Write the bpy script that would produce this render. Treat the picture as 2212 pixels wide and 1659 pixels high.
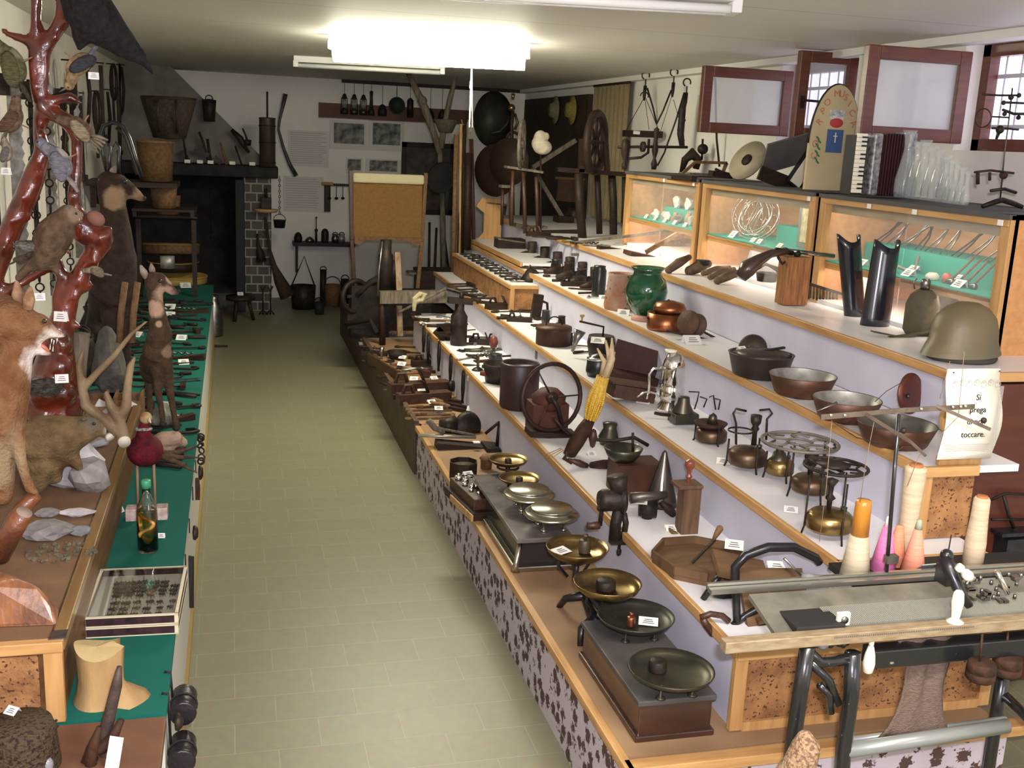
import bpy, bmesh, math, random
from math import sin, cos, pi, radians, sqrt, atan2
from mathutils import Vector, Matrix, Euler, noise
for o in list(bpy.data.objects): bpy.data.objects.remove(o)
SC = bpy.context.scene; COL = SC.collection
# ---------------- camera ----------------
F, CX, CY, HC = 2300.0, 1106.0, 829.5, 2.0
def _nv(x, y): return Vector((x - CX, -(y - CY), -F)).normalized()
_Y = _nv(500, 272); _Z = -_nv(636, 11220); _Z = (_Z - _Y*_Z.dot(_Y)).normalized(); _X = _Y.cross(_Z)
RW = Matrix((_X, _Y, _Z))
cam = bpy.data.cameras.new('camera'); cam.lens = F/2212*36; cam.sensor_width = 36; cam.clip_start = .05
camo = bpy.data.objects.new('camera', cam); COL.objects.link(camo)
camo.matrix_world = Matrix.Translation((0, 0, HC)) @ RW.to_4x4(); SC.camera = camo
# ---------------- world, exposure, large lights ----------------
SC.view_settings.view_transform = 'Standard'; SC.view_settings.look = 'None'
SC.view_settings.exposure = 0.80; SC.view_settings.gamma = 1.0; SC.view_settings.use_curve_mapping = False
w = bpy.data.worlds.new('world'); SC.world = w; w.use_nodes = True
w.node_tree.nodes['Background'].inputs[0].default_value = (.75, .8, 1, 1)
w.node_tree.nodes['Background'].inputs[1].default_value = .3
def area(name, loc, rot, sx, sy, power, col):
    l = bpy.data.lights.new(name, 'AREA'); l.shape = 'RECTANGLE'; l.size = sx; l.size_y = sy; l.energy = power; l.color = col
    o = bpy.data.objects.new(name, l); COL.objects.link(o); o.location = loc; o.rotation_euler = rot; return o
# tube above the visitor's side of the room and cool daylight from the doorway behind the camera
area('near_tube_light', (1.35, 1.1, 2.5), (0, 0, 0), 1.3, .25, 40, (1, .95, .84))
# the photographer's flash
area('camera_flash', (.06, 0, HC+.10), (radians(76), 0, radians(-15)), .07, .04, 62, (.93, .89, 1.0))
area('doorway_light', (2.3, -.95, 1.75), (radians(78), 0, radians(-12)), 1.4, 1.1, 20, (.86, .88, 1.0))

# ---------------- placing: photo pixel to a point on a real plane ----------------
CAMP = Vector((0, 0, HC))
def ray(px, py): return RW @ Vector((px - CX, -(py - CY), -F))
def at(px, py, z):
    d = ray(px, py); return CAMP + d*((z - HC)/d.z)
def atx(px, py, x):
    d = ray(px, py); return CAMP + d*(x/d.x)
def aty(px, py, y):
    d = ray(px, py); return CAMP + d*(y/d.y)
def mpp(p): return -(RW.transposed() @ (Vector(p) - CAMP)).z/F      # metres per pixel there
def hz(b, px, py): return aty(px, py, b.y).z - b.z
# ---------------- materials ----------------
MT = {}
def mat(name, col, r=.55, m=0., c2=None, ns=6., st=(1, 1, 1), bump=0., bs=60., em=None, es=1., tr=0., coat=0., mixf=(.35, .65), det=5, spk=None, sps=90., spt=.62):
    """procedural surface: two colours mixed by noise, optional specks and bump"""
    if name in MT: return MT[name]
    M = bpy.data.materials.new(name); M.use_nodes = True; nt = M.node_tree; N = nt.nodes; L = nt.links
    b = N['Principled BSDF']; b.inputs['Roughness'].default_value = r; b.inputs['Metallic'].default_value = m
    b.inputs['Base Color'].default_value = (*col, 1); b.inputs['Transmission Weight'].default_value = tr
    if r >= .5: b.inputs['Specular IOR Level'].default_value = .22
    b.inputs['Coat Weight'].default_value = coat; b.inputs['Coat Roughness'].default_value = .08
    tc = N.new('ShaderNodeTexCoord'); mp = N.new('ShaderNodeMapping'); mp.inputs['Scale'].default_value = st
    L.new(tc.outputs['Object'], mp.inputs['Vector'])
    out = None
    if c2:
        n = N.new('ShaderNodeTexNoise'); n.inputs['Scale'].default_value = ns; n.inputs['Detail'].default_value = det
        L.new(mp.outputs[0], n.inputs['Vector'])
        cr = N.new('ShaderNodeValToRGB'); cr.color_ramp.elements[0].position = mixf[0]; cr.color_ramp.elements[1].position = mixf[1]
        cr.color_ramp.elements[0].color = (*col, 1); cr.color_ramp.elements[1].color = (*c2, 1)
        L.new(n.outputs['Fac'], cr.inputs['Fac']); out = cr.outputs['Color']
    if spk:
        n = N.new('ShaderNodeTexNoise'); n.inputs['Scale'].default_value = sps; n.inputs['Detail'].default_value = 2
        L.new(mp.outputs[0], n.inputs['Vector'])
        cr = N.new('ShaderNodeValToRGB'); cr.color_ramp.elements[0].position = spt; cr.color_ramp.elements[1].position = spt + .06
        L.new(n.outputs['Fac'], cr.inputs['Fac'])
        mx = N.new('ShaderNodeMix'); mx.data_type = 'RGBA'; L.new(cr.outputs['Color'], mx.inputs['Factor'])
        if out: L.new(out, mx.inputs['A'])
        else: mx.inputs['A'].default_value = (*col, 1)
        mx.inputs['B'].default_value = (*spk, 1); out = mx.outputs['Result']
    if out: L.new(out, b.inputs['Base Color'])
    if em: b.inputs['Emission Color'].default_value = (*em, 1); b.inputs['Emission Strength'].default_value = es
    if bump:
        n = N.new('ShaderNodeTexNoise'); n.inputs['Scale'].default_value = bs; n.inputs['Detail'].default_value = 6
        L.new(mp.outputs[0], n.inputs['Vector']); bp = N.new('ShaderNodeBump'); bp.inputs['Strength'].default_value = bump; bp.inputs['Distance'].default_value = .01
        L.new(n.outputs['Fac'], bp.inputs['Height']); L.new(bp.outputs[0], b.inputs['Normal'])
    MT[name] = M; return M
W_WALL = mat('plaster', (.80, .76, .69), .9, c2=(.74, .70, .64), ns=3, bump=.15, bs=40)
WHITE = mat('white_laminate', (.80, .78, .79), .35, c2=(.74, .72, .73), ns=3)
RISER = mat('pale_grey_riser', (.58, .57, .67), .6, c2=(.53, .52, .61), ns=5)
PINE = mat('pine', (.56, .32, .12), .4, c2=(.42, .22, .075), ns=5, st=(8, .8, 8), spk=(.2, .08, .03), sps=7, spt=.74)
PINEX = mat('pine_cross', (.56, .32, .12), .4, c2=(.42, .22, .075), ns=5, st=(.8, 8, 8))
PINEZ = mat('pine_upright', (.56, .32, .12), .4, c2=(.42, .22, .075), ns=5, st=(8, 8, .8))
CORK = mat('cork_board', (.38, .19, .075), .8, c2=(.22, .10, .04), ns=14, bump=.4, bs=90, spk=(.07, .03, .015), sps=110, spt=.60)
IRON = mat('dark_iron', (.020, .017, .015), .5, .5, c2=(.048, .034, .026), ns=18, bump=.25, bs=60)
RUST = mat('rusty_iron', (.075, .035, .020), .7, .4, c2=(.035, .02, .014), ns=22, bump=.35, bs=70)
BLACK = mat('black_enamel', (.010, .010, .011), .32, 0, coat=.1)
BLKM = mat('matt_black', (.02, .019, .018), .6)
STEEL = mat('worn_steel', (.30, .29, .27), .32, .95, c2=(.17, .16, .15), ns=30)
CHROME = mat('chrome', (.80, .79, .76), .10, 1.0)
BRASS = mat('brass', (.34, .23, .085), .30, .95, c2=(.16, .11, .05), ns=10)
BRASSD = mat('tarnished_brass', (.10, .085, .055), .38, .8, c2=(.055, .06, .045), ns=14)
COPPER = mat('copper', (.42, .15, .06), .32, .9, c2=(.22, .09, .045), ns=12)
COPPERD = mat('dull_copper', (.16, .075, .045), .45, .7, c2=(.09, .05, .035), ns=14)
TIN = mat('tinned_metal', (.42, .41, .38), .42, .55, c2=(.22, .21, .19), ns=16, bump=.12, bs=30)
DWOOD = mat('dark_wood', (.034, .018, .011), .5, c2=(.018, .010, .007), ns=8, st=(1, 6, 6), bump=.2, bs=30)
RWOOD = mat('red_brown_wood', (.075, .030, .015), .42, c2=(.038, .016, .009), ns=8, st=(6, 1, 6), bump=.15, bs=30)
MWOOD = mat('mid_wood', (.22, .12, .055), .6, c2=(.13, .07, .032), ns=7, st=(6, 1, 6), bump=.2, bs=30)
LWOOD = mat('light_wood', (.55, .36, .15), .55, c2=(.38, .22, .085), ns=6, st=(6, 6, 1), bump=.15, bs=30)
GWOOD = mat('grey_old_wood', (.20, .165, .12), .75, c2=(.10, .08, .06), ns=8, st=(6, 6, 1), bump=.3, bs=30)
BONE = mat('bone', (.72, .67, .55), .5, c2=(.5, .44, .34), ns=12)
IVORY = mat('ivory_enamel', (.80, .76, .60), .22, coat=.4)
PAPER = mat('card_paper', (.82, .80, .74), .7)
GLASS = mat('clear_glass', (.96, .98, .97), .03, tr=1.)
LEATH = mat('brown_leather', (.04, .024, .016), .55, c2=(.02, .013, .009), ns=10, bump=.3, bs=60)
FELT = mat('green_felt', (.008, .115, .085), .95, bump=.2, bs=300)
INK = mat('grey_ink', (.12, .11, .11), .8)
# ---------------- mesh builder ----------------
def axm(d):                                   # matrix turning +Z to d
    d = Vector(d).normalized(); return d.to_track_quat('Z', 'Y').to_matrix().to_4x4()
class G:
    def __init__(s): s.v = []; s.f = []; s.s = []; s.T = None
    def add(s, vs, fs, sm=False):
        n = len(s.v)
        if s.T is not None: vs = [s.T @ Vector(v) for v in vs]
        s.v += [tuple(v) for v in vs]; s.f += [tuple(i + n for i in f) for f in fs]; s.s += [sm]*len(fs); return s
    def box(s, c, d, rz=0, R=None):
        x, y, z = d[0]/2, d[1]/2, d[2]/2
        vs = [Vector((a*x, b*y, e*z)) for e in (-1, 1) for a, b in ((-1, -1), (1, -1), (1, 1), (-1, 1))]
        m = R.to_4x4() if R is not None else Matrix.Rotation(rz, 4, 'Z')
        vs = [m @ v + Vector(c) for v in vs]
        return s.add(vs, [(3, 2, 1, 0), (4, 5, 6, 7), (0, 1, 5, 4), (1, 2, 6, 5), (2, 3, 7, 6), (3, 0, 4, 7)])
    def bar(s, a, b, w, h=None, up=(0, 0, 1)):          # rectangular bar from a to b
        a = Vector(a); b = Vector(b); d = b - a; h = h or w; y = d.normalized(); u = Vector(up)
        if abs(y.dot(u)) > .95: u = Vector((1, 0, 0))
        x = y.cross(u).normalized(); z = x.cross(y)
        return s.box((a + b)/2, (w, d.length, h), R=Matrix((x, y, z)).transposed())
    def lathe(s, prof, c=(0, 0, 0), d=(0, 0, 1), n=24, sx=1, sy=1, sm=True, cap=True):
        m = Matrix.Translation(c) @ axm(d); vs = []; fs = []
        if d == (0, 0, 1): m = Matrix.Translation(c)
        for r, z in prof:
            for k in range(n):
                t = 2*pi*k/n; vs.append(m @ Vector((r*cos(t)*sx, r*sin(t)*sy, z)))
        for i in range(len(prof) - 1):
            for k in range(n):
                k2 = (k + 1) % n; fs.append((i*n + k, i*n + k2, (i + 1)*n + k2, (i + 1)*n + k))
        if cap and prof[0][0] > 1e-6: fs.append(tuple(range(n - 1, -1, -1)))
        if cap and prof[-1][0] > 1e-6: fs.append(tuple((len(prof) - 1)*n + k for k in range(n)))
        return s.add(vs, fs, sm)
    def cyl(s, a, b, r, r2=None, n=12, sm=True):
        a = Vector(a); b = Vector(b); r2 = r if r2 is None else r2
        return s.lathe([(r, 0), (r2, (b - a).length)], a, tuple(b - a), n, sm=sm)
    def tube(s, pts, r, n=7, closed=False):
        P = [Vector(p) for p in pts]; k = len(P); rr = r if isinstance(r, (list, tuple)) else [r]*k
        vs = []; fs = []; u = None
        for i, p in enumerate(P):
            a = P[(i - 1) % k] if (closed or i) else p; b = P[(i + 1) % k] if (closed or i < k - 1) else p
            t = (b - a).normalized()
            if u is None: u = t.orthogonal().normalized()
            u = (u - t*u.dot(t))
            u = u.normalized() if u.length > 1e-6 else t.orthogonal().normalized()
            w_ = t.cross(u)
            for j in range(n):
                q = 2*pi*j/n; vs.append(p + (u*cos(q) + w_*sin(q))*rr[i])
        for i in range(k if closed else k - 1):
            i2 = (i + 1) % k
            for j in range(n):
                j2 = (j + 1) % n; fs.append((i*n + j, i*n + j2, i2*n + j2, i2*n + j))
        if not closed: fs.append(tuple(range(n - 1, -1, -1))); fs.append(tuple((k - 1)*n + j for j in range(n)))
        return s.add(vs, fs, True)
    def ring(s, c, R, r, d=(0, 0, 1), n=28, m=7, a0=0, a1=2*pi, sx=1, sy=1):
        mt = Matrix.Translation(c) @ axm(d); cl = abs(a1 - a0 - 2*pi) < 1e-4; k = n if cl else n + 1
        return s.tube([mt @ Vector((R*cos(a0 + (a1 - a0)*i/n)*sx, R*sin(a0 + (a1 - a0)*i/n)*sy, 0)) for i in range(k)], r, m, cl)
    def ball(s, c, r, n=14, R=None):
        r = Vector((r, r, r)) if not isinstance(r, (tuple, Vector)) else Vector(r); vs = []; fs = []; h = n//2 + 1
        for i in range(h + 1):
            for j in range(n):
                a = pi*i/h; q = 2*pi*j/n; v = Vector((sin(a)*cos(q)*r.x, sin(a)*sin(q)*r.y, -cos(a)*r.z))
                if R is not None: v = R @ v
                vs.append(v + Vector(c))
        for i in range(h):
            for j in range(n): fs.append((i*n + j, i*n + (j + 1) % n, (i + 1)*n + (j + 1) % n, (i + 1)*n + j))
        return s.add(vs, fs, True)
    def prism(s, poly, t, M=None, sm=False):            # polygon in XY extruded by t along Z, moved by M
        n = len(poly); M = M or Matrix.Identity(4)
        vs = [M @ Vector((x, y, 0)) for x, y in poly] + [M @ Vector((x, y, t)) for x, y in poly]
        fs = [tuple(range(n - 1, -1, -1)), tuple(range(n, 2*n))] + [(i, (i + 1) % n, n + (i + 1) % n, n + i) for i in range(n)]
        return s.add(vs, fs, sm)
    def rock(s, c, r, seed=0, n=2, amp=.28, R=None):
        bm = bmesh.new(); bmesh.ops.create_icosphere(bm, subdivisions=n, radius=1)
        r = Vector((r, r, r)) if not isinstance(r, (tuple, Vector)) else Vector(r)
        for v in bm.verts:
            d = 1 + amp*2*(noise.noise(v.co*1.3 + Vector((seed*7.3, seed, 3))))
            v.co = Vector((v.co.x*r.x, v.co.y*r.y, v.co.z*r.z))*d
            if R is not None: v.co = R @ v.co
        vs = [v.co + Vector(c) for v in bm.verts]; fs = [[v.index for v in f.verts] for f in bm.faces]; bm.free()
        return s.add(vs, fs, False)
    def build(s, name, m, parent=None, bev=0, loc=None, rz=None, vox=0, smooth=0, sub=0):
        me = bpy.data.meshes.new(name); me.from_pydata(s.v, [], s.f); me.validate()
        if len(me.polygons) == len(s.s): me.polygons.foreach_set('use_smooth', s.s)
        me.update(); me.materials.append(m)
        bm = bmesh.new(); bm.from_mesh(me); bmesh.ops.recalc_face_normals(bm, faces=bm.faces); bm.to_mesh(me); bm.free()
        o = bpy.data.objects.new(name, me); COL.objects.link(o)
        if parent is not None: o.parent = parent
        if loc is not None: o.location = loc
        if rz is not None: o.rotation_euler = (0, 0, rz)
        if vox:
            q = o.modifiers.new('r', 'REMESH'); q.mode = 'VOXEL'; q.voxel_size = vox; q.use_smooth_shade = True
            if smooth: q = o.modifiers.new('s', 'SMOOTH'); q.factor = .5; q.iterations = smooth
        if sub: q = o.modifiers.new('u', 'SUBSURF'); q.levels = sub; q.render_levels = sub
        if bev: q = o.modifiers.new('b', 'BEVEL'); q.width = bev; q.segments = 2; q.limit_method = 'ANGLE'; q.angle_limit = radians(40); q.harden_normals = False
        return o
def tag(o, label, cat, group=None):
    o['label'] = label; o['category'] = cat
    if group: o['group'] = group
    return o
def thing(name, label, cat, loc=(0, 0, 0), rz=0, group=None):
    o = bpy.data.objects.new(name, None); COL.objects.link(o); o.empty_display_size = .05; o.location = loc; o.rotation_euler = (0, 0, rz)
    return tag(o, label, cat, group)
def struct(o): o['kind'] = 'structure'; return o
def one(g, name, m, label, cat, loc=(0, 0, 0), rz=0, group=None, **k):
    return tag(g.build(name, m, None, loc=loc, rz=rz, **k), label, cat, group)
def dup(root, loc, rz=0, label=None, group=None, scale=None):
    r = root.copy(); COL.objects.link(r); r.location = loc; r.rotation_euler = (0, 0, rz)
    if label: r['label'] = label
    if group: r['group'] = group
    if scale: r.scale = (scale,)*3 if isinstance(scale, (int, float)) else scale
    for ch in list(root.children):
        c = ch.copy(); COL.objects.link(c); c.parent = r
        for g_ in ch.children:
            d = g_.copy(); COL.objects.link(d); d.parent = c
    return r
def rot(ax, deg): return Matrix.Rotation(radians(deg), 3, ax)
RND = random.Random(4)
# ======================= room =======================
XL, XR, YB, YF, ZC = -1.15, 3.5, 13.1, -1.3, 2.59
def floor_mat():
    M = bpy.data.materials.new('floor_tiles'); M.use_nodes = True; nt = M.node_tree; N = nt.nodes; L = nt.links; b = N['Principled BSDF']
    tc = N.new('ShaderNodeTexCoord'); mp = N.new('ShaderNodeMapping'); mp.inputs['Location'].default_value = (.013, .172, 0); L.new(tc.outputs['Object'], mp.inputs[0])
    br = N.new('ShaderNodeTexBrick'); L.new(mp.outputs[0], br.inputs[0]); br.inputs['Scale'].default_value = 1
    br.inputs['Brick Width'].default_value = .28; br.inputs['Row Height'].default_value = .179; br.inputs['Mortar Size'].default_value = .0018; br.inputs['Mortar Smooth'].default_value = .3; br.offset = .5
    br.inputs['Color1'].default_value = (.235, .22, .135, 1); br.inputs['Color2'].default_value = (.25, .235, .145, 1); br.inputs['Mortar'].default_value = (.33, .31, .22, 1)
    n = N.new('ShaderNodeTexNoise'); n.inputs['Scale'].default_value = 30; L.new(tc.outputs['Object'], n.inputs[0])
    mx = N.new('ShaderNodeMix'); mx.data_type = 'RGBA'; mx.blend_type = 'MULTIPLY'; mx.inputs['Factor'].default_value = .3
    L.new(br.outputs[0], mx.inputs['A']); L.new(n.outputs['Color'], mx.inputs['B']); L.new(mx.outputs['Result'], b.inputs['Base Color'])
    b.inputs['Roughness'].default_value = .42
    bp = N.new('ShaderNodeBump'); bp.inputs['Strength'].default_value = .2; bp.inputs['Distance'].default_value = .002; L.new(br.outputs['Fac'], bp.inputs['Height']); bp.invert = True; L.new(bp.outputs[0], b.inputs['Normal'])
    return M
def ceil_mat():
    M = bpy.data.materials.new('ceiling_panels'); M.use_nodes = True; nt = M.node_tree; N = nt.nodes; L = nt.links; b = N['Principled BSDF']
    tc = N.new('ShaderNodeTexCoord'); mp = N.new('ShaderNodeMapping'); L.new(tc.outputs['Object'], mp.inputs[0]); mp.inputs['Location'].default_value = (20, .45, 0)
    br = N.new('ShaderNodeTexBrick'); L.new(mp.outputs[0], br.inputs[0]); br.inputs['Scale'].default_value = 1; br.offset = 0
    br.inputs['Brick Width'].default_value = 40; br.inputs['Row Height'].default_value = 1.2; br.inputs['Mortar Size'].default_value = .006
    br.inputs['Color1'].default_value = (.62, .585, .525, 1); br.inputs['Color2'].default_value = (.62, .585, .525, 1); br.inputs['Mortar'].default_value = (.38, .36, .33, 1)
    L.new(br.outputs[0], b.inputs['Base Color']); b.inputs['Roughness'].default_value = .6
    return M
struct(G().box(((XL+XR+.6)/2, (YB+YF)/2, -.05), (XR-XL+1.4, YB-YF+.4, .1)).build('floor', floor_mat()))
struct(G().box(((XL+XR+.6)/2, (YB+YF)/2, ZC+.05), (XR-XL+1.4, YB-YF+.4, .1)).build('ceiling', ceil_mat()))
struct(G().box(((XL+XR)/2, YB+.1, ZC/2), (XR-XL+.4, .2, ZC)).build('wall_back', W_WALL))
struct(G().box((XL-.1, (YB+YF)/2, ZC/2), (.2, YB-YF, ZC)).build('wall_left', W_WALL))
struct(G().box(((XL+XR)/2, YF-.1, ZC/2), (XR-XL+1.4, .2, ZC)).build('wall_front', W_WALL))
# right wall with two deep window openings
g = G(); WZ0, WZ1 = 2.05, 2.56; OP = [(3.35, 4.75), (5.65, 6.60)]; TH = .42
g.box((XR+TH/2, (YB+YF)/2, WZ0/2), (TH, YB-YF, WZ0)); g.box((XR+TH/2, (YB+YF)/2, (WZ1+ZC)/2), (TH, YB-YF, ZC-WZ1))
ys = [YF, 3.35, 4.75, 5.65, 6.60, YB]
for a, b_ in ((0, 1), (2, 3), (4, 5)): g.box((XR+TH/2, (ys[a]+ys[b_])/2, (WZ0+WZ1)/2), (TH, ys[b_]-ys[a], WZ1-WZ0))
struct(g.build('wall_right', W_WALL))
struct(G().box((XR-.05, (YB+YF)/2, ZC-.02), (.10, YB-YF, .04)).build('trim_1', mat('white_trim', (.72, .70, .64), .6)))
struct(G().box((XR-.035, (5.60+5.15)/2, (WZ0+ZC-.02)/2), (.07, .42, ZC-WZ0-.02)).build('trim_2', MT['white_trim']))
FRAME = mat('red_brown_frame', (.15, .045, .022), .4, c2=(.10, .03, .015), ns=8, st=(1, 1, 6))
DAY = mat('daylight_pane', (.7, .7, .8), .5, em=(.80, .78, 1.0), es=1.5)
for i, (a, b_) in enumerate(OP):
    wy = (a+b_)/2; wl = b_-a; wr = struct(bpy.data.objects.new('window_%d' % (i+1), None)); COL.objects.link(wr); wr.location = (XR+.13, wy, WZ0)
    h = WZ1-WZ0; q = G()
    for yy in (-wl/2+.03, wl/2-.03): q.box((0, yy, h/2), (.06, .06, h))
    for zz in (.03, h-.03): q.box((0, 0, zz), (.06, wl, .06))
    q.build('window_frame', FRAME, wr, bev=.004)
    G().box((.045, 0, h/2), (.008, wl, h)).build('window_pane', DAY, wr)
    q = G()
    for k in range(int(wl/.11)): q.cyl((.03, -wl/2+.08+k*.11, .02), (.03, -wl/2+.08+k*.11, h-.02), .006, n=6)
    for zz in (.12, .36): q.box((.03, 0, zz), (.01, wl, .02))
    q.build('window_bars', mat('pale_bars', (.62, .60, .66), .5), wr)
def sash(y, x0, x1, z0, z1, label, handle=False):
    t = thing('window_sash', label, 'window', ((x0+x1)/2, y, z0)); w_ = x1-x0; h = z1-z0; f = .065; q = G()
    for xx in (-w_/2+f/2, w_/2-f/2): q.box((xx, 0, h/2), (f, .05, h))
    for zz in (f/2, h-f/2): q.box((0, 0, zz), (w_-2*f, .05, f))
    q.build('frame', FRAME, t, bev=.005)
    G().box((0, 0, h/2), (w_-2*f, .006, h-2*f)).build('pane', mat('hazy_pane', (.72, .72, .74), .12, tr=.55, c2=(.65, .66, .70), ns=4), t)
    if handle:
        q = G().box((-w_/2+.032, -.032, h*.42), (.02, .012, .07)).cyl((-w_/2+.032, -.03, h*.44), (-w_/2+.032, -.055, h*.44), .007).cyl((-w_/2+.035, -.052, h*.44), (-w_/2+.15, -.052, h*.435), .007)
        q.build('handle', IRON, t)
pA = aty(1507, 297, 6.5); pB = aty(1850, 305, 4.74); pC = aty(1700, 300, 5.9)
sash(6.50, pA.x, 3.52, 2.10, 2.51, 'red-brown window sash swung open beside the hanging scale chains')
sash(4.74, pB.x, 3.52, 2.08, 2.52, 'largest open red-brown window sash above the accordion and glass bottles')
sash(5.85, pC.x, 3.58, 2.08, 2.58, 'open window sash with a handle, half hidden behind the arched painted sign', True)
# skirting of the counter side: thin yellow-brown strip on the floor
# ======================= lamps =======================
def lamp(c, L_, label, lit, rz=radians(-14)):
    t = thing('fluorescent_lamp', label, 'ceiling light', c, rz)
    G().box((0, 0, .075), (L_, .07, .05)).build('housing', mat('lamp_housing', (.78, .77, .72), .4), t, bev=.004)
    e = G()
    for s in (-1, 1): e.box((s*(L_/2-.02), 0, .035), (.04, .13, .05))
    e.build('end_cap', MT['lamp_housing'], t, bev=.004)
    for s in (-1, 1):
        G().cyl((-L_/2+.04, s*.035, .025), (L_/2-.04, s*.035, .025), .017, n=14).build('tube', mat('lit_tube', (1, 1, .9), .4, em=(1, .96, .72), es=26) if lit else mat('unlit_tube', (.85, .85, .80), .25), t)
    G().box((0, 0, .05), (L_-.08, .19, .004)).build('reflector', MT['lamp_housing'], t)
    if lit: G().lathe([(.0, -L_/2+.03), (.085, -L_/2+.032), (.085, L_/2-.032), (0, L_/2-.03)], (0, 0, .02), (1, 0, 0), n=20).build('glow_sleeve', mat('tube_bloom', (1, 1, .9), .4, em=(1, .97, .76), es=32), t)  # added glowing sleeve, imitates the overexposed bloom around the twin tubes
    return t
ZL = ZC-.10
a = at(722, 112, ZL); b_ = at(1138, 128, ZL); lamp(((a.x+b_.x)/2, (a.y+b_.y)/2, ZL), 1.27, 'lit twin-tube fluorescent lamp glowing in the middle of the ceiling', True, atan2(b_.y-a.y, b_.x-a.x)*.75)
bpy.data.objects['fluorescent_lamp'].location.z = ZL
l_ = area('ceiling_tube_light', ((a.x+b_.x)/2, (a.y+b_.y)/2, ZL-.075), (0, 0, 0), 1.2, .15, 14, (1, .94, .76)); 
a = at(652, 150, ZL); b_ = at(948, 162, ZL); lamp(((a.x+b_.x)/2, (a.y+b_.y)/2, ZL), 1.25, 'unlit fluorescent lamp far away near the back wall', False, atan2(b_.y-a.y, b_.x-a.x)*.5)
a = at(890, 0, ZL); b_ = at(1575, 36, ZL); lamp(((a.x+b_.x)/2, (a.y+b_.y)/2, ZL), 1.27, 'unlit fluorescent lamp nearest the camera at the top edge', False, atan2(b_.y-a.y, b_.x-a.x)*.9)
# white pull cord hanging from the lit lamp
p = at(1019, 140, ZL); q = aty(1019, 275, p.y)
t = thing('pull_cord', 'white cord hanging down from the lit ceiling lamp', 'cord', (p.x, p.y, q.z))
G().cyl((0, 0, 0), (0, 0, p.z-q.z), .006, n=6).cyl((.02, 0, 0), (0.002, 0, p.z-q.z), .004, n=6).build('cord', PAPER, t)
G().lathe([(0, 0), (.012, .005), (.009, .05), (0, .06)], (0, 0, (p.z-q.z)*.62), n=10).build('knob', PAPER, t)
# ======================= stepped display stand =======================
XS = [1.05, 1.416, 1.781, 2.134, 2.49]; ZS = [.304, .571, .783, 1.034, 1.257]; YE = [2.52, 2.60, 2.71, 2.83, 3.20]; YX = [10.8, 8.56, 9.6, 9.7, 10.5]
XE = [2.32, 2.32, 2.32, 2.34, 3.42]
def wallpaper():
    M = bpy.data.materials.new('flowered_wallpaper'); M.use_nodes = True; nt = M.node_tree; N = nt.nodes; L = nt.links; b = N['Principled BSDF']
    tc = N.new('ShaderNodeTexCoord'); v = N.new('ShaderNodeTexVoronoi'); v.inputs['Scale'].default_value = 17; v.inputs['Randomness'].default_value = .75; L.new(tc.outputs['Object'], v.inputs[0])
    n = N.new('ShaderNodeTexNoise'); n.inputs['Scale'].default_value = 75; n.inputs['Detail'].default_value = 3; L.new(tc.outputs['Object'], n.inputs[0])
    m1 = N.new('ShaderNodeMath'); m1.operation = 'MULTIPLY_ADD'; m1.inputs[1].default_value = 1.1; L.new(v.outputs['Distance'], m1.inputs[0]); L.new(n.outputs['Fac'], m1.inputs[2])
    cr = N.new('ShaderNodeValToRGB'); cr.color_ramp.elements[0].position = .93; cr.color_ramp.elements[1].position = 1.07
    cr.color_ramp.elements[0].color = (.075, .04, .032, 1); cr.color_ramp.elements[1].color = (.50, .44, .47, 1); L.new(m1.outputs[0], cr.inputs[0])
    L.new(cr.outputs[0], b.inputs['Base Color']); b.inputs['Roughness'].default_value = .8; return M
WPAP = wallpaper()
# platform: brown top, flowered front near, dark board front far
t = thing('display_platform', 'low display platform with flowered wallpaper front, lowest step of the long stand', 'display stand', (XS[0], YE[0], 0))
zt = ZS[0]
G().box((.65, 4.1, (zt-.025)/2), (1.24, 8.2, zt-.025)).build('body', BLKM, t)
G().box((.012, 1.79, (zt-.03)/2), (.012, 3.58, zt-.03)).box((.65, -.008, (zt-.03)/2), (1.26, .012, zt-.03)).build('wallpaper_front', WPAP, t)
G().box((.006, 5.9, (zt+.02)/2), (.03, 4.6, zt+.02)).build('board_front', mat('brown_board', (.10, .065, .042), .6, c2=(.07, .045, .03), ns=8), t)
G().box((.014, 3.59, zt/2), (.04, .05, zt)).build('post', RWOOD, t)
G().box((.63, 1.80, zt-.012), (1.22, 3.58, .024)).box((.63, 5.9, zt-.012), (1.22, 4.6, .024)).build('top_board', mat('tan_board', (.33, .205, .11), .55, c2=(.26, .155, .08), ns=4), t)
G().box((.006, 1.75, zt-.013), (.028, 3.62, .03)).build('edge_trim', PINE, t, bev=.003)
G().box((.66, -.03, zt-.015), (1.32, .05, .034)).build('end_trim', PINEX, t, bev=.003)
for x_ in (.03, 1.25): G().box((x_, .0, .13), (.035, .02, .27)).build('corner_post', PINEZ, t)
names = [None, 'first white step of the long stand, holding slicers and grinders', 'second white step of the long stand, holding the brass stoves', 'third white step of the long stand, holding the copper pans', 'topmost white shelf of the long stand, holding the helmet and gaiters']
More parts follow.
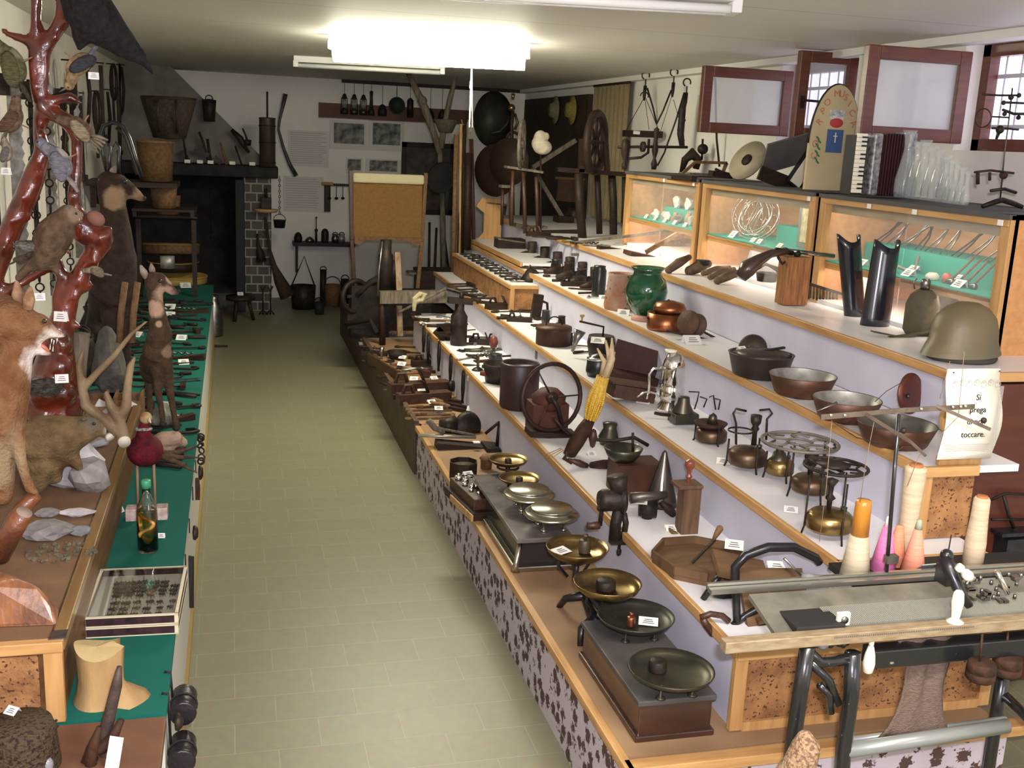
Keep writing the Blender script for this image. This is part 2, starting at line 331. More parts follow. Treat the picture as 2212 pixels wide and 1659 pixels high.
for i in (1, 2, 3, 4):
    t = thing('display_step', names[i], 'display stand', (XS[i], YE[i], ZS[i-1])); h = ZS[i]-ZS[i-1]; wd = (2.32 if i < 3 else 2.50 if i == 3 else 3.42)-XS[i]; ln = YX[i]-YE[i]
    G().box((wd/2, ln/2, h-.012), (wd, ln, .024)).build('top_board', WHITE, t)
    G().box((.025, ln/2+.01, (h-.024)/2), (.02, ln-.02, h-.024)).build('riser', RISER, t)
    G().box((.004, ln/2, h-.013), (.018, ln+.02, .034)).build('front_edge', PINE, t, bev=.003)
    xe = XE[i]-XS[i]
    G().box((xe/2, -.006, h-.013), (xe, .02, .034)).build('end_edge', PINEX, t, bev=.003)
    if i == 1:
        G().box((xe/2, .012, h/2-.01), (xe-.04, .012, h-.03)).build('cork_panel', CORK, t)
        G().box((.02, .006, h/2-.01), (.04, .022, h-.03)).box((xe-.02, .006, h/2-.01), (.04, .022, h-.03)).box((xe/2, .006, .015), (xe-.08, .022, .03)).build('panel_frame', PINEZ, t)
    elif i == 2:
        G().box((xe/2, .012, h/2-.01), (xe, .012, h-.03)).build('end_panel', WHITE, t)
    elif i == 3:
        G().box((xe/2, .012, h/2-.01), (xe, .012, h-.03)).build('cork_panel', CORK, t)
        G().box((.02, .006, h/2-.01), (.04, .022, h-.03)).build('panel_frame', PINEZ, t)
    else:
        G().box((.46, .012, -.42), (.90, .02, 1.20)).build('end_panel', mat('dark_red_veneer', (.10, .022, .010), .45, c2=(.07, .016, .008), ns=5, st=(1, 1, 8)), t)
# curved pine bracket and lit poster at the end of the steps
q = aty(2020, 990, 2.86)
t = one(G().prism([(0, 0), (.16, 0), (.16, .225), (.03, .225), (.0, .20), (-.01, .16), (.0, .12), (.03, .09), (.035, .06), (.0, .03)], .02, Matrix.Translation((0, 0, 0)) @ Matrix.Rotation(pi/2, 4, 'X')), 'wooden_bracket', PINEZ, 'wavy pine bracket at the near end of the steps beside the notice', 'bracket', (2.20, 2.86, ZS[3]), bev=.003)
ORD = ['first', 'second', 'third', 'fourth', 'fifth', 'sixth', 'seventh', 'eighth', 'ninth', 'tenth', '11th', '12th', '13th', '14th', '15th', '16th', '17th', '18th', '19th', '20th', '21st', '22nd', '23rd', '24th', '25th', '26th', '27th', '28th', '29th', '30th']
# ======================= shared small builders =======================
def card(px, py, z, where, w=None, tilt=50, rz=None, pl=None, wp=22):
    """folded paper card; the label says what it stands beside"""
    p = pl if pl is not None else at(px, py, z); s = w or wp*mpp(p); h = s*.72
    g = G(); a = radians(tilt); c = Vector((0, 0, 0))
    y0 = h*cos(a); z0 = h*sin(a)
    g.add([(-s/2, 0, 0.001), (s/2, 0, 0.001), (s/2, y0, z0), (-s/2, y0, z0), (s/2, y0+.25*h, 0.001), (-s/2, y0+.25*h, .001)], [(0, 1, 2, 3), (3, 2, 4, 5)])
    t = thing('label_card', 'white paper card ' + where, 'card', p, rz if rz is not None else RND.uniform(-.5, .3))
    g.build('sheet', PAPER, t)
    n = -sin(a); q = G()
    for k in range(3):
        f = .3+.2*k; q.box((0, y0*f - .0012, z0*f + .0012), (s*(.6-.1*k), .0014, h*.05), R=rot('X', 0))
    q.build('writing', INK, t); return t
def tool(kind, px, py, z, L, rz, label, m=None, m2=None, group=None, cat='tool', name=None):
    """small hand tool lying on a surface; head and handle are parts"""
    p = at(px, py, z); t = thing(name or kind, label, cat, p, rz, group); m = m or IRON; m2 = m2 or DWOOD; r = .022*L+.004
    g = G(); h = G(); H = r
    if kind == 'pincers':
        for s in (-1, 1):
            g = G(); g.tube([(-.5*L, s*.09*L, H), (-.1*L, s*.055*L, H), (.12*L, 0, H), (.26*L, -s*.07*L, H), (.40*L, -s*.03*L, H)], [r*.8, r, r*1.3, r, r*.5]); g.build('handle', m, t)
        G().cyl((.12*L, 0, 0), (.12*L, 0, 2.4*r), r*1.1).build('rivet', m, t); return t
    if kind == 'hammer':
        h.cyl((-.5*L, 0, H*1.5), (.45*L, 0, H*1.5), r*.9, r*.7); g.box((.4*L, 0, H*1.6), (.13*L, .36*L, .11*L))
    elif kind == 'chisel':
        h.cyl((-.5*L, 0, H*1.3), (-.08*L, 0, H*1.3), r*1.3, r); g.box((.2*L, 0, H), (.58*L, .07*L, .02*L+.003)); g.box((.46*L, 0, H), (.06*L, .12*L, .018*L))
    elif kind == 'sickle':
        h.cyl((-.5*L, 0, H*1.2), (-.2*L, 0, H*1.2), r*1.2); g.ring((.05*L, .12*L, H), .27*L, r*.6, n=14, a0=-2.3, a1=1.4, m=5)
    elif kind == 'hook':
        g.tube([(-.5*L, 0, H), (.1*L, 0, H), (.35*L, .03*L, H), (.45*L, .15*L, H), (.36*L, .26*L, H), (.22*L, .22*L, H)], r*.75); g.ring((-.54*L, 0, H), .06*L, r*.5, n=12, m=5)
    elif kind == 'file':
        h.lathe([(0, 0), (r, .01*L), (r*1.3, .2*L), (r*.8, .3*L), (0, .31*L)], (-.5*L, 0, H*1.3), (1, 0, 0), 10); g.box((.15*L, 0, H), (.7*L, .06*L, .03*L))
    elif kind == 'hinge':
        g.box((.02*L, 0, H*.6), (.9*L, .09*L, .01+.01*L)); g.cyl((-.44*L, -.09*L, H), (-.44*L, .09*L, H), r); g.box((-.44*L, 0, H*.5), (.12*L, .3*L, .008))
    elif kind == 'wedge':
        g.add([(-.5*L, -.1*L, 0), (-.5*L, .1*L, 0), (.5*L, .07*L, 0), (.5*L, -.07*L, 0), (-.5*L, -.1*L, .13*L), (-.5*L, .1*L, .13*L)], [(3, 2, 1, 0), (4, 5, 1, 0), (4, 0, 3), (5, 2, 1), (4, 3, 2, 5)])
    elif kind == 'auger':
        g.tube([(-.1*L+i*.04*L, r*.7*cos(i*1.5), H*1.3+r*.7*sin(i*1.5)) for i in range(15)], r*.6, 5); g.cyl((-.46*L, 0, H*1.3), (-.1*L, 0, H*1.3), r*.6); h.cyl((-.46*L, -.22*L, H*1.3), (-.46*L, .22*L, H*1.3), r)
    elif kind == 'plane':
        h.box((0, 0, .09*L), (L, .24*L, .18*L)); h.tube([(-.4*L, 0, .18*L), (-.36*L, 0, .32*L), (-.24*L, 0, .33*L), (-.2*L, 0, .18*L)], r); g.box((.05*L, 0, .25*L), (.02*L, .16*L, .3*L), R=rot('Y', -25))
    elif kind == 'shears':
        for s in (-1, 1):
            g = G().tube([(-.18*L, s*.03*L, H), (.5*L, -s*.02*L, H)], [r, r*.3]); g.ring((-.34*L, s*.11*L, H), .1*L, r*.55, n=12, m=5, sx=1.5); g.tube([(-.2*L, s*.05*L, H), (-.05*L, 0, H)], r*.8); g.build('blade', m, t)
        return t
    elif kind == 'spanner':
        g.box((0, 0, H), (.8*L, .07*L, .03*L)); g.ring((.45*L, 0, H), .08*L, r*.9, n=14, m=6, a0=.6, a1=5.7); g.ring((-.45*L, 0, H), .07*L, r*.9, n=14, m=6)
    if g.v: g.build('head', m, t)
    if h.v: h.build('handle', m2, t, bev=.002 if kind == 'plane' else 0)
    return t
def vessel(name, px, py, z, prof, label, cat, m, n=32, group=None, wp=None, extra=None, sx=1, rz=0, loc=None):
    """round vessel from a profile in photo pixels (radius, height)"""
    p = loc if loc is not None else at(px, py, z); s = mpp(p); t = thing(name, label, cat, p, rz, group)
    G().lathe([(r*s, h*s) for r, h in prof], n=n, sx=sx).build('body', m, t)
    if extra: extra(t, s)
    return t
# ======================= left counter and chest =======================
CZ = .5
t = thing('green_counter', 'long low counter topped with dark green felt along the left of the aisle', 'counter', (-.64, 6.6, 0))
G().box((0, 0, .24), (.90, 7.9, .48)).build('body', mat('counter_white', (.55, .53, .47), .6), t)
G().box((0, .02, .49), (.914, 7.94, .02)).build('felt_top', FELT, t)
G().box((.456, 0, .012), (.014, 7.9, .024)).build('floor_strip', mat('ochre_strip', (.30, .20, .06), .6), t)
t = thing('brown_table', 'brown laminate table at the bottom left corner, at the near end of the felt counter', 'table', (-.64, 1.9, 0))
G().box((0, 0, .485), (.914, 1.46, .03)).build('table_top', mat('brown_laminate', (.16, .075, .042), .5, c2=(.13, .06, .035), ns=9), t, bev=.002)
G().box((0, 0, .235), (.88, 1.42, .47)).build('body', MT['counter_white'], t)
CT = .722
t = thing('specimen_chest', 'wooden chest with cork end panel carrying the stuffed fox and the red tree', 'chest', (-.765, 3.85, CZ)); h = CT-CZ
G().box((0, 0, h/2-.01), (.66, 2.38, h-.03)).build('body', mat('chest_brown', (.17, .085, .03), .5, c2=(.11, .05, .02), ns=6, st=(6, 1, 6)), t)
G().box((-.01, -1.196, h/2-.01), (.58, .012, h-.05)).build('cork_panel', CORK, t)
for x_ in (.315, -.315): G().box((x_, -1.196, h/2-.01), (.045, .022, h-.02)).build('corner_post', PINEZ, t, bev=.002)
G().box((0, -1.196, h-.014), (.68, .028, .03)).build('end_rail', PINEX, t, bev=.003)
G().box((.325, 0, h-.014), (.035, 2.39, .03)).build('side_rail', mat('oak_rail', (.26, .15, .05), .35, c2=(.18, .10, .035), ns=6, st=(6, .6, 6)), t, bev=.003)
G().box((-.01, 0, h-.004), (.63, 2.36, .008)).build('top_panel', mat('chest_top', (.21, .12, .065), .6, c2=(.16, .09, .05), ns=10), t)
G().box((.325, -1.17, h+.0025), (.04, .05, .003)).build('metal_corner', STEEL, t)
G().box((.309, 0, h+.002), (.004, 2.3, .004)).build('brass_strip', BRASS, t)
# ---- insect boxes ----
def insect_box(z, label, glass):
    a = at(183, 1378, CZ); b = at(390, 1378, CZ); c = at(400, 1222, CZ+.06)
    w_ = .262; d = .36; x0 = (a.x+b.x)/2; t = thing('insect_box', label, 'display box', (x0, 3.115+d/2, z), radians(-2)); hh = .03
    pt = mat('box_cream', (.62, .55, .38), .6); bk = mat('box_black', (.022, .012, .014), .5, c2=(.05, .025, .028), ns=30)
    G().box((0, 0, .003), (w_, d, .006)).build('bottom', mat('box_lining', (.66, .62, .52), .8), t)
    for nm, c_, s_ in (('side_panel', (0, -d/2, hh/2), (w_, .008, hh-.004)), ('side_panel', (0, d/2, hh/2), (w_, .008, hh-.004)), ('side_panel', (-w_/2, 0, hh/2), (.008, d, hh-.004)), ('side_panel', (w_/2, 0, hh/2), (.008, d, hh-.004))):
        G().box(c_, s_).build(nm, bk, t)
    q = G()
    for zz in (.001, hh-.001):
        q.box((0, -d/2-.001, zz), (w_+.012, .010, .004)).box((0, d/2, zz), (w_+.012, .010, .004)).box((-w_/2, 0, zz), (.010, d, .004)).box((w_/2, 0, zz), (.010, d, .004))
    for xx in (-w_/2, w_/2): q.box((xx, -d/2-.001, hh/2), (.011, .010, hh))
    q.build('paper_trim', pt, t)
    if glass: G().box((0, 0, hh+.001), (w_-.008, d-.008, .002)).build('glass_lid', GLASS, t)
    else: G().box((0, 0, hh-.003), (w_-.008, d-.008, .004)).build('lid', bk, t)
    return t
insect_box(CZ, 'closed lower insect box with black sides, under the beetle box', False)
ib = insect_box(CZ+.034, 'glass-topped insect box full of pinned beetles on the green counter', True)
bm_ = mat('beetle_shell', (.03, .032, .022), .3, c2=(.06, .045, .03), ns=60, coat=.5); cnt = 0
G0 = None
rows = [(.10, 5), (.065, 6), (.035, 6), (.005, 6), (-.05, 6), (-.095, 6), (-.135, 5)]
for ri, (yy, n) in enumerate(rows):
    for k in range(n):
        sc_ = (1.6 if k < 2 else 1.35 if k < 4 else 1.1)*(1.15 if ri < 3 else .85); loc = Matrix.Rotation(radians(-2), 4, 'Z') @ Vector((-.062+k*.034+RND.uniform(-.003, .003), yy+RND.uniform(-.004, .004), .012)) + ib.location
        lab = 'dark pinned beetle, %s row from the back, %s from the left' % (ORD[ri], ORD[k])
        if G0 is None:
            G0 = thing('pinned_beetle', lab, 'beetle', loc, pi/2, 'pinned beetles in the insect box')
            G().ball((0, -.002, 0), (.0062, .0085, .004), 10).build('shell', bm_, G0); G().ball((0, .008, 0), (.004, .0035, .0028), 8).build('head', bm_, G0)
            q = G()
            for s in (-1, 1):
                for j in (-.005, 0, .005): q.tube([(s*.004, j, 0), (s*.010, j*1.4, .001), (s*.013, j*2, -.005)], .0007, 4)
            q.build('legs', bm_, G0); G().cyl((0, -.001, 0), (0, -.001, .013), .0005, n=5).build('pin', STEEL, G0)
            G0.scale = (sc_,)*3
        else: dup(G0, loc, pi/2+RND.uniform(-.2, .2), lab, None, sc_)
# ---- stump ----
p = at(222, 1508, CZ); s = mpp(p)
t = thing('stump', 'pale tree stump with a notch cut out of it on the green counter', 'tree stump', p, 0)
g = G(); n = 30; lv = []
for zi, zz in enumerate((0, .02, .06, .10, .150)):
    f = (1.12, 1.0, .92, .93, 1.0)[zi]
    pl = []
    for k in range(n):
        a = 2*pi*k/n; r = 56*s*f*(1+.06*sin(3*a+1)); 
        if -.55 < ((a-.25+pi) % (2*pi))-pi < .55 and zi > 1: r *= .35+.5*abs(((a-.25+pi) % (2*pi))-pi)
        if zi < 2 and abs(((a+.45+pi) % (2*pi))-pi) < .5: r *= 1.5
        pl.append(Vector((r*cos(a), r*sin(a)*.9, zz+(.012*cos(a*2) if zi == 4 else 0))))
    lv.append(pl)
vs = sum(lv, []); fs = []
for i in range(4):
    for k in range(n): fs.append((i*n+k, i*n+(k+1) % n, (i+1)*n+(k+1) % n, (i+1)*n+k))
g.add(vs, fs, True); g.add([v for v in lv[0]]+[(0, 0, 0)], [((k+1) % n, k, n) for k in range(n)])
g.build('bark', mat('peeled_bark', (.46, .31, .13), .6, c2=(.33, .20, .09), ns=14, bump=.5, bs=25, st=(1, 1, .4)), t)
G().add([v for v in lv[4]]+[(-.01, 0, .15)], [(k, (k+1) % n, n) for k in range(n)]).build('cut_top', mat('cut_wood', (.50, .38, .18), .6, c2=(.40, .29, .13), ns=7, bump=.2), t)
# ---- snake bottle ----
p = at(320, 1190, CZ); s = mpp(p); B = Vector(p)
t = thing('glass_bottle', 'clear bottle of amber liquor with a green cap and a snake inside', 'bottle', p)
H_ = .268
G().lathe([(.001, .001), (.032, 0), (.036, .006), (.036, .15), (.033, .17), (.02, .20), (.0145, .215), (.0135, .25), (.0115, .25), (.0125, .215), (.018, .20), (.031, .168), (.0335, .15), (.0335, .008), (.001, .006)], n=32).build('glass', GLASS, t)
G().lathe([(0, .007), (.033, .008), (.033, .15), (.031, .158), (0, .158)], n=32).build('liquor', mat('amber_liquor', (.95, .50, .09), .04, tr=1.), t)
G().lathe([(0, .238), (.0165, .238), (.0175, .262), (.014, .268), (0, .266)], n=20).build('cap', mat('green_cap', (.05, .30, .15), .4), t)
g = G(); pts = []
for i in range(44):
    f = i/43; zz = .02+.13*f; pts.append((.023*sin(f*10.5+.6), -.018+.010*cos(f*5), zz))
g.tube(pts, [.0045+.003*sin(pi*i/43) for i in range(44)], 8)
one(g, 'preserved_snake', mat('snake_skin', (.62, .34, .06), .4, c2=(.45, .22, .04), ns=60, em=None), 'yellow-brown snake coiled upright inside the liquor bottle', 'snake', p)
card(348, 1163, CZ, 'leaning against the snake bottle', wp=16, tilt=75)
card(263, 1108, CZ, 'standing on the felt left of the snake bottle', wp=20, tilt=62, rz=1.0)
# ---- pheasant on a glass-brick stand ----
p = at(318, 1120, CZ); s = mpp(p)
t = thing('stuffed_pheasant', 'stuffed red-breasted pheasant standing on thin legs behind the snake bottle', 'bird', p, 0)
z0 = hz(p, 318, 975); zt_ = hz(p, 318, 900)
G().ball((0, 0, z0+.004), (.068, .085, .062), 20).tube([(0, -.01, z0+.03), (.0, -.03, z0+.085), (.008, -.03, z0+.125)], [.045, .026, .02], 12).build('body', mat('pheasant_red', (.13, .006, .012), .75, c2=(.045, .004, .008), ns=30, bump=.5, bs=120), t, vox=.006, smooth=4)
G().ball((.01, -.035, z0+.142), (.023, .028, .023), 14).build('head', mat('pheasant_head', (.42, .36, .16), .6, c2=(.30, .12, .06), ns=30), t)
G().tube([(.02, -.055, z0+.142), (.03, -.078, z0+.134)], [.008, .002], 8).build('beak', BONE, t)
G().ball((.026, -.052, z0+.134), (.006, .01, .009), 8).build('wattle', mat('wattle_red', (.5, .02, .02), .5), t)
G().ring((0, -.03, z0+.098), .026, .006, (0, .15, 1)).build('neck_ring', mat('banded_feathers', (.5, .48, .4), .7, c2=(.05, .05, .04), ns=70), t)
for k, a in enumerate((-.12, 0, .1)): G().tube([(.03, .03, z0-.02), (.12, .06+a*.3, z0-.045+a*.1), (.19, .08+a, z0-.055+a*.2)], [.014, .01, .003], 6).build('tail_feather', mat('brown_feather', (.10, .06, .035), .8, c2=(.04, .025, .015), ns=50), t)
for sx_ in (-1, 1): G().cyl((sx_*.032, -.01, .05), (sx_*.03, 0, z0-.03), .0045, .006, 8).build('leg', mat('bird_leg', (.28, .17, .10), .6), t)
t2 = thing('wire_cage_block', 'glassy ribbed block carrying the pheasant, behind the snake bottle', 'stand', p)
for sx_ in (-1, 1): G().box((sx_*.055, .0, .025), (.045, .06, .05)).build('block', mat('ribbed_pink_glass', (.40, .27, .24), .2, c2=(.60, .5, .45), ns=40), t2, bev=.004)
# rock beside pheasant
p = at(365, 975, CZ); one(G().rock((0, 0, .045), (.075, .085, .05), 3, 3, .2), 'rock', mat('pink_stone', (.42, .29, .21), .8, c2=(.30, .2, .15), ns=14, bump=.6, bs=22), 'flat pink stone on the green counter beside the pheasant', 'stone', p)
p = at(352, 920, CZ); one(G().rock((0, 0, .05), (.055, .07, .055), 8, 3, .2), 'rock', mat('grey_stone', (.24, .23, .19), .85, c2=(.15, .14, .12), ns=12, bump=.7, bs=25), 'grey stone standing behind the pheasant head', 'stone', p)
# ---- things on the near brown table ----
p = at(215, 1640, CZ); t = thing('old_pickaxe', 'dark rusty pick head with a tall curved blade on the brown table', 'tool', p)
q = [aty(x, y, p.y+.02)-p for x, y in ((258, 1440), (252, 1480), (240, 1530), (228, 1580), (232, 1630), (232, 1690))]
G().tube(q, [.006, .013, .014, .016, .02, .02], 8).build('handle', mat('grey_rusty_bar', (.10, .07, .055), .55, .4, c2=(.06, .045, .04), ns=30, bump=.4), t)
q = [aty(x, y, p.y)-p for x, y in ((262, 1555), (245, 1590), (222, 1615), (198, 1620), (192, 1640), (215, 1670))]
G().tube(q, [.008, .013, .016, .017, .02, .015], 8).build('hooked_claw', RUST, t)
q = [aty(x, y, p.y-.02)-p for x, y in ((215, 1570), (203, 1605), (195, 1640), (200, 1680))]
G().tube(q, [.006, .012, .015, .012], 8).build('jaw', RUST, t)
t = thing('label_card', 'largest white paper card, leaning beside the rusty pick head', 'card', at(248, 1655, CZ)+Vector((0, 0, .0)), radians(-25))
G().box((0, 0, .035), (.035, .0015, .075), R=rot('X', -22)).build('sheet', PAPER, t)
p = at(45, 1655, CZ); t = thing('rusty_grater', 'large rusty perforated grater drum on the brown table', 'grater', p, 0)
g = G().lathe([(.085, -.05), (.09, 0), (.082, .09), (.075, .112), (.02, .118), (.0, .118)], n=28)
g.build('drum', mat('perforated_rust', (.085, .06, .035), .65, .4, c2=(.03, .02, .015), ns=120, mixf=(.5, .6), bump=.9, bs=120), t)
q = G()
for k in range(60):
    a = k*2.399; zz = .0+(k % 10)*.01; q.ball((.085*cos(a), .085*sin(a), zz), .004, 5)
q.build('raised_teeth', RUST, t)
card(20, 1545, CZ+.118, 'lying on top of the rusty grater drum', pl=aty(18, 1545, p.y-.02), w=.032, tilt=35, rz=-.6)
for x_, lb in ((50, 'left of the two glass jar tops at the bottom edge, below the grater'), (102, 'right of the two glass jar tops at the bottom edge, below the grater')):
    p = at(x_, 1672, CZ); t = thing('glass_jar', lb, 'jar', p); G().lathe([(0, 0), (.013, 0), (.015, .03), (.009, .042), (.0, .044)], n=20).build('body', mat('bluish_glass', (.55, .55, .62), .1, tr=.6), t)
# black leather cases hanging at the counter side
for k, (zz, yy, lb) in enumerate(((.405, 2.86, 'upper black leather case hanging over the counter edge by the stump'), (.33, 2.74, 'lower black leather case hanging over the counter edge by the stump'))):
    t = thing('leather_case', lb, 'case', (-.150, yy, zz)); G().cyl((0, -.05, 0), (0, .05, 0), .034, .036, 16).build('body', mat('black_leather', (.012, .008, .010), .38, bump=.3, bs=50), t, bev=.008)
    G().cyl((0, -.064, 0), (0, -.048, 0), .037, n=16).build('lid', MT['black_leather'], t, bev=.005); G().ring((0, -.01, 0), .0365, .003, (0, 1, 0), n=20, m=5).build('strap', BLKM, t)
    G().tube([(-.03, 0, .02), (-.034, 0, .50-zz+.004), (-.05, 0, .506-zz)], .004, 5).build('hanging_strap', BLKM, t)
# dark irons hung along the counter edge
hl = [((440, 640, 470, 735), 'grey milk can'), ]
edge = [(432, 860, .14, 'chain'), (426, 935, .07, 'lock'), (420, 985, .09, 'boot'), (413, 1050, .06, 'lock'), (405, 1120, .10, 'wedge'), (372, 1420, .05, 'lock')]
labs = ['black iron chain looped over the counter edge by the stone', 'iron padlock hanging on the counter edge above the iron boot shape', 'brown iron shoe mould hanging on the counter edge', 'round iron disc hanging on the counter edge near the pheasant tail', 'long black iron wedge hanging on the counter edge level with the bottle neck', 'small black iron knob on the counter edge beside the beetle boxes']
for (px, py, L, kd), lb in zip(edge, labs):
    p = atx(px, py, -.168)
    if p.z > .47: p.z = .44
    t = thing('iron_chain' if kd == 'chain' else 'iron_fitting', lb, 'chain' if kd == 'chain' else 'fitting', p)
    if kd == 'chain':
        for k in range(9):
            a = -2.4+k*.6; G().ring((0, .10*cos(a), .06*sin(a)-.03), .016, .0045, (cos(a)*.7, sin(a), .5), n=12, m=5).build('link', IRON, t)
    elif kd == 'boot': G().prism([(0, 0), (.05, 0), (.09, .02), (.09, .04), (.04, .05), (.03, .09), (0, .09)], .018, Matrix.Rotation(pi/2, 4, 'Z') @ Matrix.Rotation(pi/2, 4, 'X')).build('plate', RUST, t)
    elif kd == 'wedge': G().add([(0, -.02, -.14), (.015, .0, -.15), (0, .02, -.14), (0, -.012, .05), (.02, 0, .05), (0, .012, .05)], [(0, 1, 4, 3), (1, 2, 5, 4), (2, 0, 3, 5), (3, 4, 5), (0, 2, 1)]).build('blade', BLKM, t)
    else: G().lathe([(0, 0), (L*.45, .003), (L*.5, .012), (L*.3, .022), (0, .024)], d=(1, 0, 0), n=16).build('disc', IRON, t)
    G().cyl((-.01, 0, .0), (-.01, 0, .50-p.z), .0025, n=5).build('wire', IRON, t)
# ---- tools strewn on the felt ----
kinds = ['pincers', 'hammer', 'chisel', 'sickle', 'hook', 'hinge', 'wedge', 'auger', 'spanner', 'file']
spots = []
for zone, (ya, yb, desc) in enumerate(((4.75, 6.0, 'behind the chamois kid'), (6.05, 7.7, 'halfway along the green counter'), (7.75, 9.6, 'at the far counter end'))):
    for k, kd in enumerate(kinds):
        for row, rd in enumerate(('in the row at the aisle edge', 'in the second row from the edge', 'in the row nearest the wall')):
            f = (k+.5+.3*row)/len(kinds); yy = ya+(yb-ya)*f; xx = -.33-.21*row-.05*(k % 2)+RND.uniform(-.02, .02)
            if yy < 5.1 and row: continue
            t = tool(kinds[(k+3*row) % 10], 0, 0, CZ, RND.uniform(.22, .30), RND.uniform(-.45, .45)+(pi if k % 3 == 0 else 0), 'dark iron %s %s, %s' % (kinds[(k+3*row) % 10], desc, rd), (IRON, RUST, STEEL, IRON, DWOOD)[(k+row) % 5])
            t.location = (xx, yy, CZ+.001)
for (px, py, wh) in ((398, 788, 'among the irons right of the small chamois'), (390, 735, 'above the neck of the small chamois'), (365, 685, 'right of the small chamois muzzle, nearer one'), (366, 668, 'right of the small chamois muzzle, farther one'), (355, 880, 'beside the hind leg of the small chamois'), (402, 622, 'at the far end of the green counter by the round box'), (292, 728, 'between the antler and the small chamois')):
    card(px, py, CZ, wh, wp=22, tilt=40)
# grey milk can and dark cans on the floor at the counter's far end
vessel('milk_can', 462, 725, 0, [(0, 0), (19, 0), (20, 4), (20, 55), (14, 72), (11, 80), (13, 88), (0, 88)], 'grey metal milk can on the floor at the far end of the green counter', 'milk can', STEEL)
vessel('dark_bucket', 440, 752, 0, [(0, 0), (16, 0), (19, 42), (17, 42), (15, 3), (0, 3)], 'dark bucket on the floor in front of the milk can', 'bucket', IRON)
p = at(470, 750, 0); one(G().cyl((-.09, 0, .012), (.09, 0, .012), .012, .010), 'wooden_rod', DWOOD, 'short dark rod lying on the aisle floor by the bucket', 'rod', p, rz=0)
# wooden sieves, boxes and tubs at the far end of the counter
def drum(px, py, z, R, Hh, m, label, mr=None, name='wooden_tub', tl=0, sy=1):
    p = at(px, py, z) if z is not None else None; t = thing(name, label, 'tub', p)
    g = G().lathe([(0, 0), (R*.97, 0), (R, .004), (R, Hh), (R*.96, Hh), (R*.95, .012), (0, .012)], n=36, sy=sy); o = g.build('body', m, t)
    G().ring((0, 0, Hh*.85), R*1.01, .006, n=36, m=5, sy=sy).build('hoop', mr or m, t)
    t.rotation_euler = (radians(tl), 0, 0); return t
YB_ = mat('birch_bark', (.42, .30, .07), .5, c2=(.30, .2, .05), ns=5)
drum(385, 610, CZ, .27, .075, YB_, 'round yellow bentwood box lying on the far end of the counter')
drum(375, 583, CZ+.08, .24, .10, DWOOD, 'dark wooden sieve frame stacked on the yellow bentwood box', YB_)
drum(370, 548, CZ+.19, .28, .11, MWOOD, 'oval wooden tub with a yellow rim, top of the far counter stack', YB_, tl=-6)
p = aty(360, 495, 9.3); vessel('tin_can', 0, 0, 0, [(0, 0), (15, 0), (15, 26), (0, 27)], 'shiny tin can standing on the oval tub', 'can', TIN, loc=Vector((p.x, p.y, CZ+.32)))
p = aty(355, 448, 9.6); vessel('wooden_pail', 0, 0, 0, [(0, 0), (24, 0), (28, 52), (25, 52), (22, 3), (0, 3)], 'brown stave pail high on the stack near the fireplace', 'pail', MWOOD, loc=Vector((p.x, p.y, 1.297)))
t = thing('dark_rack', 'dark wooden rack at the wall holding the stave pails by the fireplace', 'rack', (-.56, 9.9, CZ))
G().box((0, -.3, .785), (.5, .36, .02)).build('board', DWOOD, t); G().box((0, .3, .685), (.5, .36, .02)).build('board', DWOOD, t)
for x_ in (-.23, .23):
    G().box((x_, -.1, .34), (.04, .04, .68)).build('leg', DWOOD, t); G().box((x_, 0, .75), (.03, .9, .05)).build('rail', DWOOD, t)
# ======================= taxidermy, red tree, stones on the chest =======================
def fur(name, base, c2, patches, ns=35, r=.85, bump=.7, bs=110, st=(1, 1, 1)):
    """fur colour: noise of two browns plus soft-edged patches (centre, radius, colour)"""
    M = mat(name, base, r, c2=c2, ns=ns, bump=bump, bs=bs, st=st); nt = M.node_tree; N = nt.nodes; L = nt.links; b = N['Principled BSDF']
    src = b.inputs['Base Color'].links[0].from_socket; tc = [n for n in N if n.type == 'TEX_COORD'][0]
    nz = N.new('ShaderNodeTexNoise'); nz.inputs['Scale'].default_value = 28; L.new(tc.outputs['Object'], nz.inputs[0])
    for c, rad, col in patches:
        vm = N.new('ShaderNodeVectorMath'); vm.operation = 'DISTANCE'; L.new(tc.outputs['Object'], vm.inputs[0]); vm.inputs[1].default_value = tuple(c)
        ad = N.new('ShaderNodeMath'); ad.operation = 'MULTIPLY_ADD'; L.new(nz.outputs['Fac'], ad.inputs[0]); ad.inputs[1].default_value = rad*.8; L.new(vm.outputs['Value'], ad.inputs[2])
        mr = N.new('ShaderNodeMapRange'); mr.inputs['From Min'].default_value = rad*1.55; mr.inputs['From Max'].default_value = rad*1.15; L.new(ad.outputs[0], mr.inputs['Value'])
        mx = N.new('ShaderNodeMix'); mx.data_type = 'RGBA'; L.new(mr.outputs[0], mx.inputs['Factor']); L.new(src, mx.inputs['A']); mx.inputs['B'].default_value = (*col, 1); src = mx.outputs['Result']
    L.new(src, b.inputs['Base Color']); return M
EYE = mat('glass_eye', (.01, .006, .004), .08, coat=1)
def px3(p, y0):                                  # points given as (px, py, dy[, dx]) relative to p
    return lambda a: aty(a[0], a[1], y0 + (a[2] if len(a) > 2 else 0)) - p
